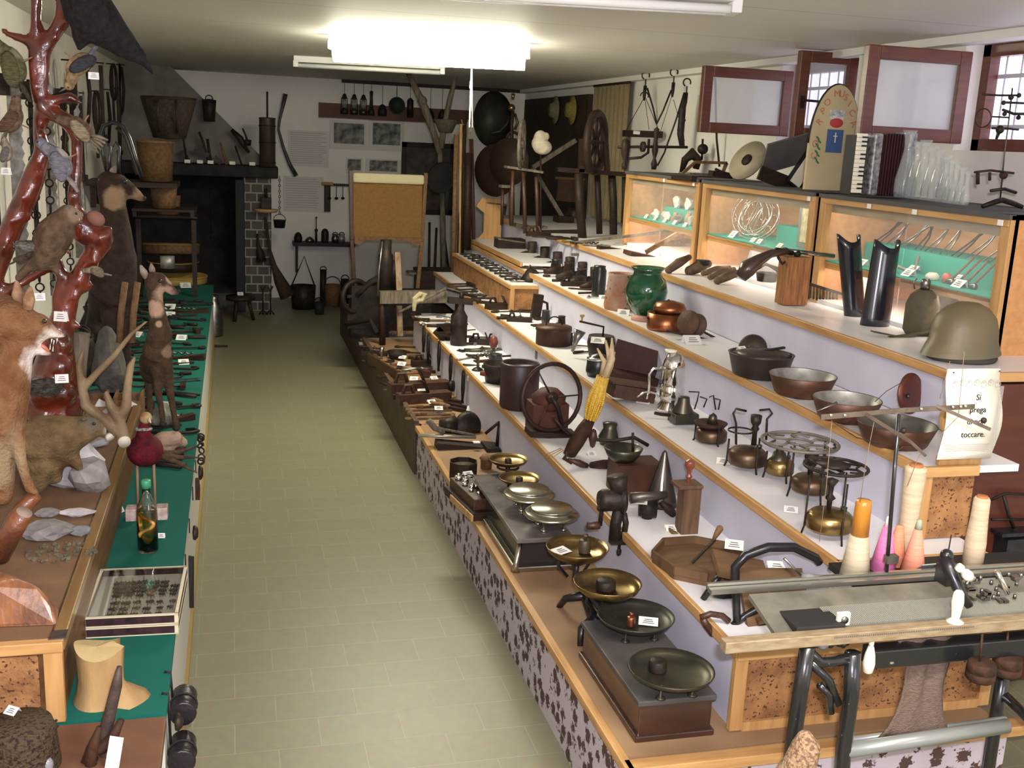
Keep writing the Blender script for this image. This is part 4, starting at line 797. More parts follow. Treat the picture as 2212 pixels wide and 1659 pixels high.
for px, lb in ((405, 'white card first from the left on the mantel'), (432, 'white card second from the left on the mantel'), (455, 'white card in the middle of the mantel'), (502, 'white card on the mantel under the brown bat'), (545, 'white card on the mantel left of the churn')):
    t_ = thing('label_card', lb, 'card', W(px, 357, YM-.02)); t_.location.z = zb+.096; G().box((0, 0, .02), (.06, .003, .035), R=rot('X', -15)).build('sheet', PAPER, t_)
# dark basket shapes hanging from the hood
HB = mat('dark_basket', (.022, .016, .012), .8, c2=(.05, .035, .022), ns=40, bump=.6, bs=70)
for (px, py, rx, rz_, lb) in ((452, 238, 15, 24, 'black mug-shaped lantern hanging at the sloping hood edge'),):
    c = W(px, py, 12.0); s = mpp(c); o = thing('iron_lantern', lb, 'lantern', c, 0); G().lathe([(0, -rz_*s), (rx*s*.8, -rz_*s), (rx*s, rz_*s*.9), (0, rz_*s)], n=16).build('body', IRON, o); G().ring((0, 0, rz_*s), rx*s*.5, 1.4*s, (0, 1, 0), n=12, m=4).build('handle', IRON, o)
c = W(365, 245, 9.6); s = mpp(c); o = thing('wicker_pack_basket', 'big dark wicker pack basket hanging high on the left wall', 'basket', c)
G().lathe([(0, -55*s), (34*s, -52*s), (58*s, 30*s), (52*s, 34*s), (30*s, -44*s), (0, -46*s)], n=28, sy=.7).build('basket', HB, o); G().ring((0, 0, 32*s), 56*s, 3*s, sy=.7).build('rim', DWOOD, o)
for a in (-20, 18): G().tube([(a*s, -.16, 28*s), (a*s, -.2, 0), (a*s, -.12, -40*s)], 2.5*s, 6).build('strap', LEATH, o)
c = W(336, 345, 9.4); s = mpp(c); o = thing('round_basket', 'brown round basket with a rim on a high shelf by the mantel', 'basket', c)
G().lathe([(0, -45*s), (34*s, -45*s), (38*s, 38*s), (35*s, 38*s), (31*s, -40*s), (0, -40*s)], n=26).build('basket', mat('brown_weave', (.14, .08, .03), .8, c2=(.08, .045, .02), ns=40, bump=.6, bs=60), o); G().ring((0, 0, 38*s), 37*s, 2.5*s).build('rim', MWOOD, o)
c = W(350, 400, 9.4); o = thing('wall_shelf', 'dark rough shelf carrying the round basket at the left', 'shelf', (-.78, 9.4, W(336, 392, 9.4).z)); G().box((0, 0, -.02), (.7, .5, .04)).build('board', DWOOD, o)
for s_ in (-.2, .2): G().box((-.3, s_, -.12), (.04, .03, .18)).build('bracket', DWOOD, o)
# tools hanging on the left wall
def wallchain(px, y, z0, z1, label):
    q0 = atx(px, 200, -1.0); t_ = thing('iron_chain', label, 'chain', (-1.08, y, z1)); g_ = G(); n = int((z1-z0)/.05)
    for k in range(n): g_.ring((.03, 0, -k*.05-.03), .022, .005, (k % 2, 1-(k % 2), 0), n=10, m=4, sy=1)
    g_.build('links', IRON, t_); G().cyl((0, 0, .01), (.05, 0, .01), .006, n=6).build('nail', IRON, t_)
for i, (y, z0, z1) in enumerate(((6.4, 1.0, 2.1), (6.9, .95, 2.15), (7.6, .9, 2.1))): wallchain(0, y, z0, z1, 'long iron chain hanging on the left wall, %s' % ('nearest the tree', 'middle one', 'farthest from the tree')[i])
for i, (y, L_) in enumerate(((5.6, .9), (6.15, 1.2), (6.65, 1.0), (7.2, 1.3), (7.9, 1.0), (8.4, 1.2))):
    o = thing('long_saw' if i % 2 else 'iron_bar_tool', 'long %s upright on the left wall behind the %s' % (('toothed saw blade hanging', 'black handled iron bar hanging')[i % 2 == 0], ('tree top', 'grey bird', 'large chamois horns', 'chamois head', 'wicker basket', 'brown basket')[i]), 'saw' if i % 2 else 'tool', (-1.12, y, 2.2))
    if i % 2:
        pl = [(0, 0)]+[(.06+.012*(k % 2), -k*L_/40) for k in range(41)]+[(0, -L_)]
        G().prism(pl, .004, Matrix.Rotation(pi/2, 4, 'X')).build('blade', STEEL, o); G().cyl((.03, 0, 0), (.03, 0, .12), .014).build('handle', DWOOD, o)
    else: G().cyl((.03, 0, 0), (.03, 0, -L_), .014).build('shaft', DWOOD, o); G().box((.05, 0, -.06), (.14, .03, .10)).build('head', IRON, o)
# black horse collar hoops
yK = 6.3; q0 = W(245, 270, yK); s = mpp(q0); o = thing('horse_collar', 'tall black bent hoop yoke hanging above the large chamois', 'yoke', q0)
G().tube([W(a, b, yK)-q0 for a, b in ((230, 370), (222, 330), (216, 295), (224, 272), (245, 264), (266, 272), (280, 300), (292, 340), (306, 382))], [5*s]*9, 8).build('hoop', BLACK, o)
G().tube([W(a, b, yK-.03)-q0 for a, b in ((250, 276), (268, 290), (282, 330), (296, 378))], 3*s, 6).build('inner_strap', LEATH, o)
# butter churn and curved yoke beside it
p = W(578, 357, YM); p.z = zb+.096; s = mpp(p); t = thing('butter_churn', 'tall dark cylindrical butter churn with a plunger on the mantel end', 'churn', p)
G().lathe([(0, 0), (17*s, 0), (17*s, 98*s), (18*s, 102*s), (0, 103*s)], n=24).build('barrel', mat('churn_wood', (.035, .022, .014), .45, c2=(.07, .05, .03), ns=6, st=(6, 6, .5)), t)
g = G()
for zz in (8, 50, 85): g.ring((0, 0, zz*s), 17.5*s, 1.2*s, n=24, m=5)
g.build('hoops', IRON, t); G().cyl((0, 0, 100*s), (0, 0, 156*s), 2*s).build('plunger', DWOOD, t)
stick('carrying_yoke', [(617, 203, 5), (612, 225, 4), (604, 260, 2.5), (602, 280, 2.5), (612, 318, 3), (626, 355, 4), (640, 380, 5)], 4, mat('yoke_dark', (.02, .018, .02), .4, c2=(.06, .06, .055), ns=20), 'long black S-curved carrying yoke hung on the back wall', 'yoke', 13.0)
# kettle on chain
t = thing('hanging_kettle', 'small black kettle hung on a long chain below the mantel end', 'kettle', W(604, 480, 12.2)); s = mpp(t.location)
G().lathe([(0, -12*s), (11*s, -12*s), (13*s, 4*s), (14*s, 5*s), (12*s, 4*s), (0, 3*s)], n=20).build('pot', IRON, t); G().ring((0, 0, 4*s), 13*s, .9*s, (0, 1, 0), n=16, m=4, a0=0, a1=pi).build('bail_handle', IRON, t)
g = G(); top = W(604, 376, 12.2).z-t.location.z
for k in range(int((top-17*s)/.03)): g.ring((0, 0, 17*s+k*.03+.014), .012, .0035, (k % 2, 1-(k % 2), 0), n=8, m=4)
g.build('chain', IRON, t)
# little shelf with mortar on the stone pillar
p = W(575, 452, 12.0); s = mpp(p); t = thing('corner_shelf', 'small pale half-round shelf on the stone pillar', 'shelf', p); G().lathe([(0, -8*s), (22*s, -6*s), (27*s, 0), (0, 1*s)], n=20, sy=.8).build('shelf', LWOOD, t)
p = p+Vector((0, 0, 1*s)); t = thing('stone_mortar', 'square dark box with a pestle on the half-round shelf', 'mortar', p); G().box((0, 0, 12*s), (22*s, 22*s, 24*s)).build('box', DWOOD, t, bev=.005); G().cyl((0, 0, 24*s), (0, 0, 40*s), 3*s).ball((0, 0, 40*s), 4*s, 8).build('pestle', DWOOD, t)
stick('birch_broom', [(573, 468, 3), (583, 540, 3), (592, 575, 6), (604, 605, 12), (622, 640, 17)], 3, mat('broom_dark', (.06, .035, .02), .8, c2=(.03, .02, .015), ns=40), 'broom with a long brown handle leaning at the stone pillar', 'broom', 12.0)
stick('wall_scraper', [(556, 505, 2), (558, 530, 3), (562, 545, 8), (565, 565, 11)], 3, DWOOD, 'dark wooden paddle hanging on the stone pillar', 'paddle', 12.05)
for k, (px, lb) in enumerate(((568, 'left andiron with a curled top in front of the pillar'), (584, 'right andiron with a forked top beside the broom'))):
    q0 = W(px, 650, 11.85); q0.z = 0; s = mpp(q0); o = thing('andiron', lb, 'andiron', q0)
    G().tube([(0, 0, 0), (0, 0, 50*s), (5*s, 0, 62*s)], 1.6*s, 6).tube([(0, 0, 50*s), (-5*s, 0, 62*s)], 1.6*s, 6).build('upright', IRON, o); G().tube([(-8*s, 0, 0), (0, 0, 12*s), (8*s, 0, 0)], 1.8*s, 6).build('foot', IRON, o)
q0 = W(520, 660, 11.5); q0.z = 0; o = thing('three_legged_stool', 'small dark three-legged stool before the fireplace', 'stool', q0); G().cyl((0, 0, .22), (0, 0, .26), .15, n=20).build('seat', DWOOD, o)
for a in (0, 2.1, 4.2): G().cyl((.08*cos(a), .08*sin(a), .22), (.13*cos(a), .13*sin(a), 0), .018).build('leg', DWOOD, o)
card(0, 0, 0, 'on the three-legged stool', pl=q0+Vector((0, 0, .262)), w=.06)
# text panels and photographs on the back wall
def sheet(name, px0, py0, px1, py1, label, parts, y=YB-.012, col=PAPER, cat='poster'):
    a = W(px0, py0, y); b_ = W(px1, py1, y); c = (a+b_)/2; w_ = abs(b_.x-a.x); h = abs(a.z-b_.z); t_ = thing(name, label, cat, (c.x, y, min(a.z, b_.z))); G().box((0, 0, h/2), (w_, .012, h)).build('sheet', col, t_); parts(t_, w_, h); return t_
PW = mat('wall_sheet', (.62, .585, .55), .9)
def lines(n): 
    def f(t_, w_, h):
        g_ = G(); rr = random.Random(n)
        for k in range(n): wd = w_*rr.uniform(.75, .88); g_.box((-w_*.44+wd/2, -.0065, h*(.93-.88*k/n)), (wd, .002, h*.012))
        g_.build('writing', mat('faint_text', (.33, .31, .30), .9), t_)
    return f
sheet('text_panel', 622, 280, 710, 362, 'upper pale panel of printed text on the back wall', lines(15), col=PW)
sheet('text_panel', 612, 380, 698, 458, 'lower pale panel of printed text on the back wall', lines(13), col=PW)
def photo(c_):
    def f(t_, w_, h): G().box((0, -.007, h*.55), (w_*.78, .003, h*.70)).build('photograph', mat('old_photo_%d' % c_, (.30, .29, .25), .6, c2=(.045, .045, .045), ns=9+c_, det=8), t_)
    return f
sheet('photo_print', 712, 258, 795, 325, 'left large old photograph under the lantern plank', photo(1), col=PW)
sheet('photo_print', 797, 258, 872, 328, 'right large old photograph under the lantern plank', photo(3), col=PW)
sheet('photo_print', 747, 340, 783, 375, 'small old photograph peeking left above the canvas screen', photo(5), col=PW)
sheet('photo_print', 790, 342, 866, 378, 'wide old photograph peeking above the canvas screen', photo(7), col=PW)
def pic(t_, w_, h):
    g_ = G(); f_ = .06
    for xx in (-w_/2+f_/2, w_/2-f_/2): g_.box((xx, -.02, h/2), (f_, .03, h))
    for zz in (f_/2, h-f_/2): g_.box((0, -.02, zz), (w_, .03, f_))
    g_.build('frame', DWOOD, t_)
    G().box((.07, -.012, h*.5), (w_*.35, .004, h*.75)).build('picture', mat('sepia_print', (.10, .075, .06), .6, c2=(.03, .022, .02), ns=10), t_)
sheet('framed_picture', 868, 306, 978, 465, 'dark framed picture beside the canvas screen', pic, cat='picture', col=mat('dark_mount', (.09, .075, .06), .7, c2=(.05, .04, .035)))
# lantern plank with rail above and hanging things
a = W(688, 253, YB); b_ = W(1020, 262, YB); t = thing('lantern_plank', 'long reddish plank on the back wall holding the lanterns', 'shelf', ((a.x+b_.x)/2, YB-.03, a.z)); w_ = b_.x-a.x
G().box((0, 0, .085), (w_, .05, .165)).build('board', mat('red_plank', (.13, .05, .025), .55, c2=(.09, .035, .02), ns=5), t); G().box((0, -.06, .01), (w_, .14, .02)).build('ledge', MT['red_plank'], t)
a = W(738, 178, YB-.1); b_ = W(1138, 194, YB-.1); zr = (a.z+b_.z)/2; t = thing('hanging_rail', 'thin dark rail near the ceiling with hooks over the plank', 'rail', ((a.x+b_.x)/2, YB-.1, zr)); G().box((0, 0, 0), (b_.x-a.x, .04, .045)).build('rail', DWOOD, t)
for xx in (-.9, 0, .9): G().box((xx, .06, 0), (.03, .1, .03)).build('bracket', DWOOD, t)
zp = W(700, 250, YB-.1).z+.03
def lantern(px, lb, lit, kind=0):
    q0 = W(px, 240, YB-.1); q0.z = zp; s = mpp(q0); o = thing('storm_lantern', lb, 'lantern', q0)
    G().lathe([(0, 0), (8*s, 0), (9*s, 8*s), (4*s, 13*s), (0, 13*s)], n=16).build('tank', BRASSD if kind else IRON, o); G().lathe([(3*s, 13*s), (6*s, 20*s), (5*s, 28*s), (3*s, 32*s)], n=14).build('glass_chimney', mat('lantern_glass', (.5, .5, .42), .1, tr=.7), o)
    G().lathe([(6*s, 32*s), (5*s, 36*s), (3*s, 42*s), (0, 43*s)], n=14).build('cap', IRON, o)
    for k in (-1, 1): G().cyl((k*8*s, 0, 4*s), (k*6*s, 0, 34*s), .8*s, n=5).build('side_wire', IRON, o)
    G().cyl((0, 0, 42*s), (0, 0, zr-zp), .5*s, n=5).build('hanging_wire', IRON, o)
lantern(744, 'first storm lantern from the left on the plank', 0); lantern(765, 'second storm lantern on the plank, reddish cap', 0, 1); lantern(785, 'third storm lantern on the plank, brightest glass', 0, 1)
def hung(name, px, prof, lb, cat, m=IRON, d=(0, 0, 1)):
    q0 = W(px, 240, YB-.1); q0.z = zp; s = mpp(q0); o = thing(name, lb, cat, q0); G().lathe([(r*s, z*s) for r, z in prof], n=20).build('body', m, o); top = prof[-1][1]*s; G().cyl((0, 0, top), (0, 0, zr-zp), .5*s, n=5).build('hanging_wire', IRON, o); return o
hung('acetylene_lamp', 802, [(0, 0), (7, 0), (7, 10), (4, 14), (3, 40), (4, 50), (0, 52)], 'slim dark acetylene lamp on the plank right of the lanterns', 'lamp')
hung('kerosene_pot', 826, [(0, 0), (9, 0), (10, 10), (6, 22), (0, 26)], 'squat dark oil pot on the plank left of the round pan', 'pot')
q0 = W(857, 228, YB-.1); s = mpp(q0); o = thing('round_pan', 'round green-black pan hung flat above the plank', 'pan', q0); G().lathe([(0, -3*s), (17*s, -3*s), (18*s, 3*s), (16*s, 3*s), (15*s, -1*s), (0, -1*s)], d=(0, -1, 0), n=24).build('pan', mat('green_black', (.02, .03, .018), .6), o); G().cyl((0, 0, 17*s), (0, 0, zr-q0.z), .8*s, n=5).build('hook', IRON, o)
hung('tin_canister', 886, [(0, 0), (7, 0), (7, 36), (3, 40), (0, 42)], 'tall dark canister on the plank right of the round pan', 'canister')
hung('small_bell', 930, [(9, 0), (7, 12), (3, 20), (0, 22)], 'small dark bell by the plank behind the wooden fork', 'bell'); hung('small_bell', 955, [(9, 0), (7, 12), (3, 20), (0, 22)], 'small dark bell by the plank right of the cord', 'bell')
q0 = W(1065, 258, YB-.08); s = mpp(q0); o = thing('gong_pan', 'huge dark round pan hanging on the back wall right of the rail', 'pan', q0); G().lathe([(0, -2*s), (40*s, -2*s), (44*s, 2*s), (0, 3*s)], d=(0, -1, 0), n=36, sy=1.35).build('pan', mat('dark_pan', (.05, .045, .035), .5, .3, c2=(.09, .08, .06), ns=8), o); G().cyl((0, 0, 50*s), (0, 0, zr-q0.z), s, n=5).build('hook', IRON, o)
# small ladle rack, wooden post, bench shelf with irons
a = W(697, 398, YB-.05); t = thing('ladle_rack', 'small rack with a yellow end board holding three ladles', 'rack', a); s = mpp(a); G().box((28*s, 0, 0), (60*s, .05, 5*s)).build('rail', DWOOD, t); G().box((10*s, 0, 2*s), (24*s, .07, 6*s)).build('yellow_board', YB_, t); G().box((10*s, -.01, -30*s), (13*s, .05, 56*s)).build('post', DWOOD, t)
for k, (px, lb) in enumerate(((712, 'left small ladle on the rack'), (727, 'middle small ladle on the rack'), (741, 'right small ladle on the rack'))):
    q0 = W(px, 400, YB-.1); o = thing('ladle', lb, 'ladle', q0); G().cyl((0, 0, 0), (0, 0, -26*s), .8*s, n=5).build('handle', IRON, o); G().ball((0, 0, -28*s), (4*s, 4*s, 3*s), 10).build('bowl', IRON, o)
zs = W(700, 523, YB-.12).z; a = W(632, 523, YB-.12); b_ = W(765, 523, YB-.12)
t = thing('wall_bench', 'narrow dark wall shelf carrying flat irons left of the canvas screen', 'shelf', ((a.x+b_.x)/2, YB-.13, zs)); G().box((0, 0, -.02), (b_.x-a.x, .24, .04)).build('board', DWOOD, t); G().box((-(b_.x-a.x)/2+.05, .03, -.2), (.03, .03, .34)).build('bracket', DWOOD, t)
def onshelf(name, px, prof, lb, cat, m=IRON, sx=1):
    q0 = W(px, 520, YB-.14); q0.z = zs; s = mpp(q0); o = thing(name, lb, cat, q0); G().lathe([(r*s, z*s) for r, z in prof], n=18, sx=sx).build('body', m, o); return o, s
o, s = onshelf('round_helmet', 644, [(8, 0), (9, 8), (7, 16), (3, 20), (0, 21)], 'dark domed iron first on the wall shelf', 'iron'); o, s = onshelf('flat_iron', 669, [(8, 0), (8, 5), (4, 10), (0, 12)], 'flat iron with pale highlight second on the wall shelf', 'iron', STEEL, 1.2)
o, s = onshelf('iron_trivet', 683, [(3, 0), (2, 20), (4, 26), (1, 30), (1, 50), (2.5, 53), (0, 55)], 'thin iron candlestick standing on the wall shelf', 'candlestick')
o, s = onshelf('arched_iron', 702, [(7, 0), (8, 4), (8, 22), (5, 28), (0, 30)], 'tall arched box iron on the wall shelf', 'iron'); o, s = onshelf('coal_iron', 724, [(7, 0), (8, 10), (5, 18), (0, 19)], 'shiny coal iron on the wall shelf', 'iron', STEEL); G().ring((0, 0, 16*s), 6*s, 1.2*s, (0, 1, 0), n=14, m=4, a0=0, a1=pi).build('handle', IRON, o)
o, s = onshelf('coal_iron', 738, [(7, 0), (8, 10), (5, 18), (0, 19)], 'last coal iron on the wall shelf with white gleam', 'iron', TIN); G().ring((0, 0, 16*s), 6*s, 1.2*s, (0, 1, 0), n=14, m=4, a0=0, a1=pi).build('handle', IRON, o)
# leather sling and cauldrons on the floor
q0 = W(655, 640, 12.3); q0.z = 0; s = mpp(q0); t = thing('round_cauldron', 'dark cauldron with tall triangular hanger under the wall shelf', 'cauldron', q0)
G().lathe([(0, 0), (24*s, 0), (27*s, 50*s), (24*s, 50*s), (22*s, 4*s), (0, 4*s)], n=26).build('pot', IRON, t); G().tube([(-24*s, 0, 50*s), (2*s, 0, 112*s), (24*s, 0, 50*s)], 1.6*s, 6).build('hanger', IRON, t)
for (px, wd, hg, m_, lb, nm) in ((718, 36, 46, MWOOD, 'brown wooden bucket beside the cauldron at the back wall', 'wooden_bucket'), (698, 14, 78, IRON, 'tall dark pump cylinder behind the brown bucket', 'hand_pump'), (745, 18, 58, IRON, 'dark milk strainer left of the canvas screen foot', 'milk_strainer'), (690, 22, 26, BLKM, 'low black pot on the floor before the cauldron', 'black_pot')):
    q0 = W(px, 640, 12.5 if hg > 30 else 11.9); q0.z = 0; s = mpp(q0); o = thing(nm, lb, nm.split('_')[-1], q0)
    G().lathe([(0, 0), (wd*.45*s, 0), (wd*.5*s, hg*s), (wd*.44*s, hg*s), (wd*.4*s, 4*s), (0, 4*s)], n=22).build('body', m_, o); G().ring((0, 0, hg*s), wd*.48*s, 1.2*s, (0, 1, 0), n=14, m=4, a0=0, a1=pi).build('handle', IRON, o)
# dark hand tools hung in rows high on the left wall, dark vessels on the counter beneath
hw_ = ['scythe blade', 'ox bow', 'hand rake', 'saddle strap', 'wooden comb', 'bill hook', 'iron crook', 'flail stick', 'hay knife', 'harness loop']
for k, nm in enumerate(hw_):
    y = 7.5+.46*k; q0 = Vector((-1.10, y, 2.12+.02*k+(.22 if k % 2 else 0))); t = thing('hanging_'+nm.replace(' ', '_'), 'dark %s hung high on the left wall, %s from the tree' % (nm, ORD[k]), 'tool', q0)
    L_ = .42+.08*(k % 3); G().cyl((0, 0, .02), (.08, 0, .02), .006, n=6).build('nail', IRON, t); g_ = G()
    if k % 3 == 0: g_.tube([(.05, 0, 0), (.06, .05, -L_*.5), (.05, -.03, -L_), (.05, -.12, -L_*1.1)], [.012, .016, .014, .005], 7)
    elif k % 3 == 1: g_.ring((.06, 0, -.14), .13, .014, (1, .3, 0), n=20, m=6, sy=1.2); g_.bar((.05, -.03, 0), (.05, .05, -L_), .05, .02)
    else: g_.bar((.05, 0, 0), (.05, 0, -L_), .03); g_.bar((.05, -.12, -L_), (.05, .12, -L_), .04)
    g_.build('body', (IRON, DWOOD, LEATH)[k % 3], t)
vn = ['tall dark leather bag', 'dark stoneware jug', 'upright black boot', 'dark wooden mortar', 'dark iron bell', 'dark rolled hide', 'dark wooden bucket', 'black iron kettle']
for k, nm in enumerate(vn):
    y = 5.25+.42*k; h_ = (.42, .34, .30, .26, .2, .36, .24, .22)[k]; r_ = (.10, .09, .07, .10, .10, .07, .11, .11)[k]
    t = thing(nm.split()[-1]+'_vessel' if False else 'dark_'+nm.split()[-1], nm+' standing on the green counter near the left wall', nm.split()[-1], (-.92+.05*(k % 2), y, CZ)); G().lathe([(0, 0), (r_, .01), (r_*1.1, h_*.45), (r_*.7, h_*.85), (r_*.8, h_), (0, h_*.97)], n=18).build('body', (LEATH, IRON, BLKM, DWOOD)[k % 4], t)
    G().ring((0, 0, h_), r_*.6, .008, (0, 1, 0), n=14, m=5, a0=0, a1=pi).build('handle', IRON, t)
# ---- canvas screen ----
yS = 9.95; zb_ = ZS[0]; a = W(757, 372, yS); b_ = W(920, 376, yS); c = W(775, 575, yS); x0, x1 = a.x, b_.x; xc = (x0+x1)/2; hw = (x1-x0)/2
t = thing('canvas_screen', 'large brown canvas panel with a cream roll on top in a wooden frame', 'screen', (xc, yS, zb_)); H1 = a.z-zb_; zm = W(840, 520, yS).z-zb_; zlo = 0
CV = mat('brown_canvas', (.25, .135, .04), .85, c2=(.21, .11, .035), ns=60, bump=.3, bs=200)
G().box((0, 0, (H1-.08+zm)/2), (2*hw-.06, .02, H1-.08-zm)).build('canvas', CV, t)
G().box((0, -.03, H1-.045), (2*hw-.04, .05, .09)).build('cream_roll', mat('cream_cloth', (.58, .52, .32), .8), t, bev=.02)
for s_ in (-1, 1): G().bar((s_*hw, 0, H1+.02), (s_*(hw-.02), 0, zm), .035, .035).bar((s_*(hw-.02), 0, zm), (s_*(hw-.07), 0, 0), .035, .035).build('side_post', RWOOD if s_ < 0 else MWOOD, t, bev=.004)
G().prism([(-hw+.04, .045), (hw-.04, .045), (hw-.04, -.02), (hw-.09, -.03), (hw-.14, .012), (-hw+.14, .012), (-hw+.09, -.03), (-hw+.04, -.02)], .03, Matrix.Translation((0, -.01, zm-.01)) @ Matrix.Rotation(pi/2, 4, 'X')).build('lower_rail', MWOOD, t)
# back right corner: dark door with two straw discs, curtain
a = atx(1180, 190, XR-.03); y1 = 12.9; y0_ = 10.45; t = thing('dark_door', 'dark wooden double door in the far right corner', 'door', (XR-.03, (y0_+y1)/2, ZS[3])); G().box((0, 0, .72), (.05, y1-y0_, 1.44)).build('leaf', mat('very_dark_wood', (.028, .016, .010), .6, c2=(.05, .03, .018), ns=6), t)
for px, lb, cc in ((1232, 'right round straw hat hung on the dark door, yellower one', (.30, .24, .06)), (1196, 'left round straw hat hung on the dark door, paler one', (.22, .19, .12))):
    q0 = atx(px, 238, XR-.09); o = thing('straw_hat', lb, 'hat', q0); G().lathe([(0, .05), (.07, .045), (.085, 0), (.15, -.01), (.15, -.02), (0, -.02)], d=(-1, 0, 0), n=26).build('straw', mat('straw_%d' % px, cc, .8, c2=tuple(x*.6 for x in cc), ns=50), o)
y1, y0_ = 10.2, 9.25; t = thing('beige_curtain', 'beige pleated curtain hung from near the ceiling on the right wall', 'curtain', (XR-.05, (y0_+y1)/2, 1.30)); n = 40; H2 = 2.54-1.30
vs = []; 
for k in range(n+1):
    f = k/n; x_ = -.02+.02*sin(f*50); yv = (f-.5)*(y1-y0_)
    vs += [(x_, yv, 0), (x_, yv, H2), (x_+.006, yv, 0), (x_+.006, yv, H2)]
fs = []
for k in range(n): b0 = 4*k; fs += [(b0, b0+4, b0+5, b0+1), (b0+2, b0+3, b0+7, b0+6), (b0+1, b0+5, b0+7, b0+3)]
G().add(vs, fs, True).build('cloth', mat('beige_cloth', (.30, .24, .13), .9, c2=(.26, .20, .11), ns=40), t)
G().cyl((-.03, -(y1-y0_)/2-.02, H2), (-.03, (y1-y0_)/2+.02, H2), .012).build('curtain_rod', DWOOD, t)
# ======================= builder for things drawn by picture points =======================
def K(name, label, cat, base, parts, group=None, x=None, y=None, bev=0, rz=0):
    """base (px, py, z) fixes the thing on a real surface; part points (px, py[, dy]) lie dy metres behind its middle plane"""
    p = atx(base[0], base[1], x) if x is not None else aty(base[0], base[1], y) if y is not None else at(*base)
    y0 = p.y; s = mpp(p); t = thing(name, label, cat, p, rz, group)
    Q = lambda a: aty(a[0], a[1], y0+(a[2] if len(a) > 2 else 0))-p
    for pt in parts:
        g = G(); vx = 0
        for op in pt[2:]:
            k = op[0]
            if k == 't': g.tube([Q(a) for a in op[2:]], [(a[3] if len(a) > 3 else op[1])*s for a in op[2:]], 8)
            elif k == 'b': g.bar(Q(op[3]), Q(op[4]), op[1]*s, op[2]*s, up=op[5] if len(op) > 5 else (0, 0, 1))
            elif k == 'l': g.lathe([(r*s, h*s) for r, h in op[2]], Q(op[1]), op[3] if len(op) > 3 else (0, 0, 1), 26, sx=op[4] if len(op) > 4 else 1)
            elif k == 's': g.ball(Q(op[1]), tuple(v*s for v in op[2]) if isinstance(op[2], tuple) else op[2]*s, 14)
            elif k == 'r': g.ring(Q(op[1]), op[2]*s, op[3]*s, op[4] if len(op) > 4 else (0, 0, 1), a0=op[5] if len(op) > 5 else 0, a1=op[6] if len(op) > 6 else 2*pi)
            elif k == 'x': g.box(Q(op[1])+Vector((0, 0, op[2][2]*s/2)), tuple(v*s for v in op[2]), rz=op[3] if len(op) > 3 else 0)
            elif k == 'v': vx = op[1]*s
        g.build(pt[0], pt[1], t, bev=bev, vox=vx, smooth=2 if vx else 0)
    return t
PANE = mat('thin_glass', (.9, .95, .93), .04); PANE.node_tree.nodes['Principled BSDF'].inputs['Alpha'].default_value = .10
MT['hazy_pane'].node_tree.nodes['Principled BSDF'].inputs['Alpha'].default_value = .42; MT['hazy_pane'].node_tree.nodes['Principled BSDF'].inputs['Transmission Weight'].default_value = 0
# ======================= glass showcases =======================
SZ = ZS[4]; CH = .55; CB = SZ+CH; X0, X1 = 2.88, 3.40; SH = .215
ORG = mat('orange_ply', (.60, .30, .12), .6, c2=(.50, .24, .09), ns=4, st=(8, 1, 8)); FSC = mat('fascia_ply', (.36, .27, .15), .6, c2=(.28, .2, .11), ns=5, st=(1, 1, 8))
CTOP = mat('grey_top_cloth', (.09, .085, .08), .8)
LIT = mat('showcase_tube', (1, 1, 1), .4, em=(1, .95, .84), es=24)
def showcase(y0, y1, label):
    L_ = y1-y0; t = thing('glass_showcase', label, 'showcase', ((X0+X1)/2, (y0+y1)/2, SZ)); hw = (X1-X0)/2; hl = L_/2
    for s_ in (-1, 1):
        G().box((-hw+.02, s_*(hl-.0275), CH/2), (.04, .055, CH)).build('front_post', PINEZ, t, bev=.003); G().box((0, s_*(hl-.01), CH/2), (2*hw-.04, .02, CH)).build('side_panel', ORG, t)
    G().box((hw-.01, 0, CH/2), (.02, L_-.04, CH)).build('back_panel', ORG, t); G().box((0, 0, CH-.01), (2*hw+.02, L_, .02)).build('top_board', CTOP, t)
    G().box((-hw+.012, 0, CH-.03), (.03, L_-.02, .035)).build('top_rail', PINE, t, bev=.003); G().box((-hw+.045, 0, CH-.055), (.012, L_-.11, .07)).build('fascia', FSC, t)
    G().box((0, 0, .01), (2*hw-.02, L_-.04, .02)).build('bottom_board', WHITE, t)
    G().box((.005, 0, SH-.009), (2*hw-.05, L_-.045, .014)).build('shelf', PINE, t); G().box((.005, 0, SH+.0005), (2*hw-.055, L_-.05, .004)).build('shelf_felt', mat('pale_green_felt', (.03, .30, .22), .9), t)
    for k, (dy, dx) in enumerate(((-L_/4, 0), (L_/4, .012))): G().box((-hw+.028+dx, dy*.98, CH/2-.015), (.004, L_/2-.03, CH-.06)).build('sliding_pane', PANE, t)
    for zz, m_ in ((CH-.045, LIT), (SH-.024, mat('lower_tube', (1, 1, 1), .4, em=(1, .95, .84), es=22))): G().cyl((-hw+.062, -hl+.09, zz), (-hw+.062, hl-.09, zz), .008, n=10).build('lamp_tube', m_, t)
    G().box((-hw+.042, 0, SH-.018), (.012, L_-.11, .036)).build('shelf_lip', PINE, t)
    return t
showcase(6.38, 7.72, 'leftmost lit glass showcase, holding white minerals and stones'); showcase(4.95, 6.33, 'middle lit glass showcase, holding barbed wire and a framed picture'); showcase(3.50, 4.90, 'rightmost lit glass showcase, holding pliers and old instruments')
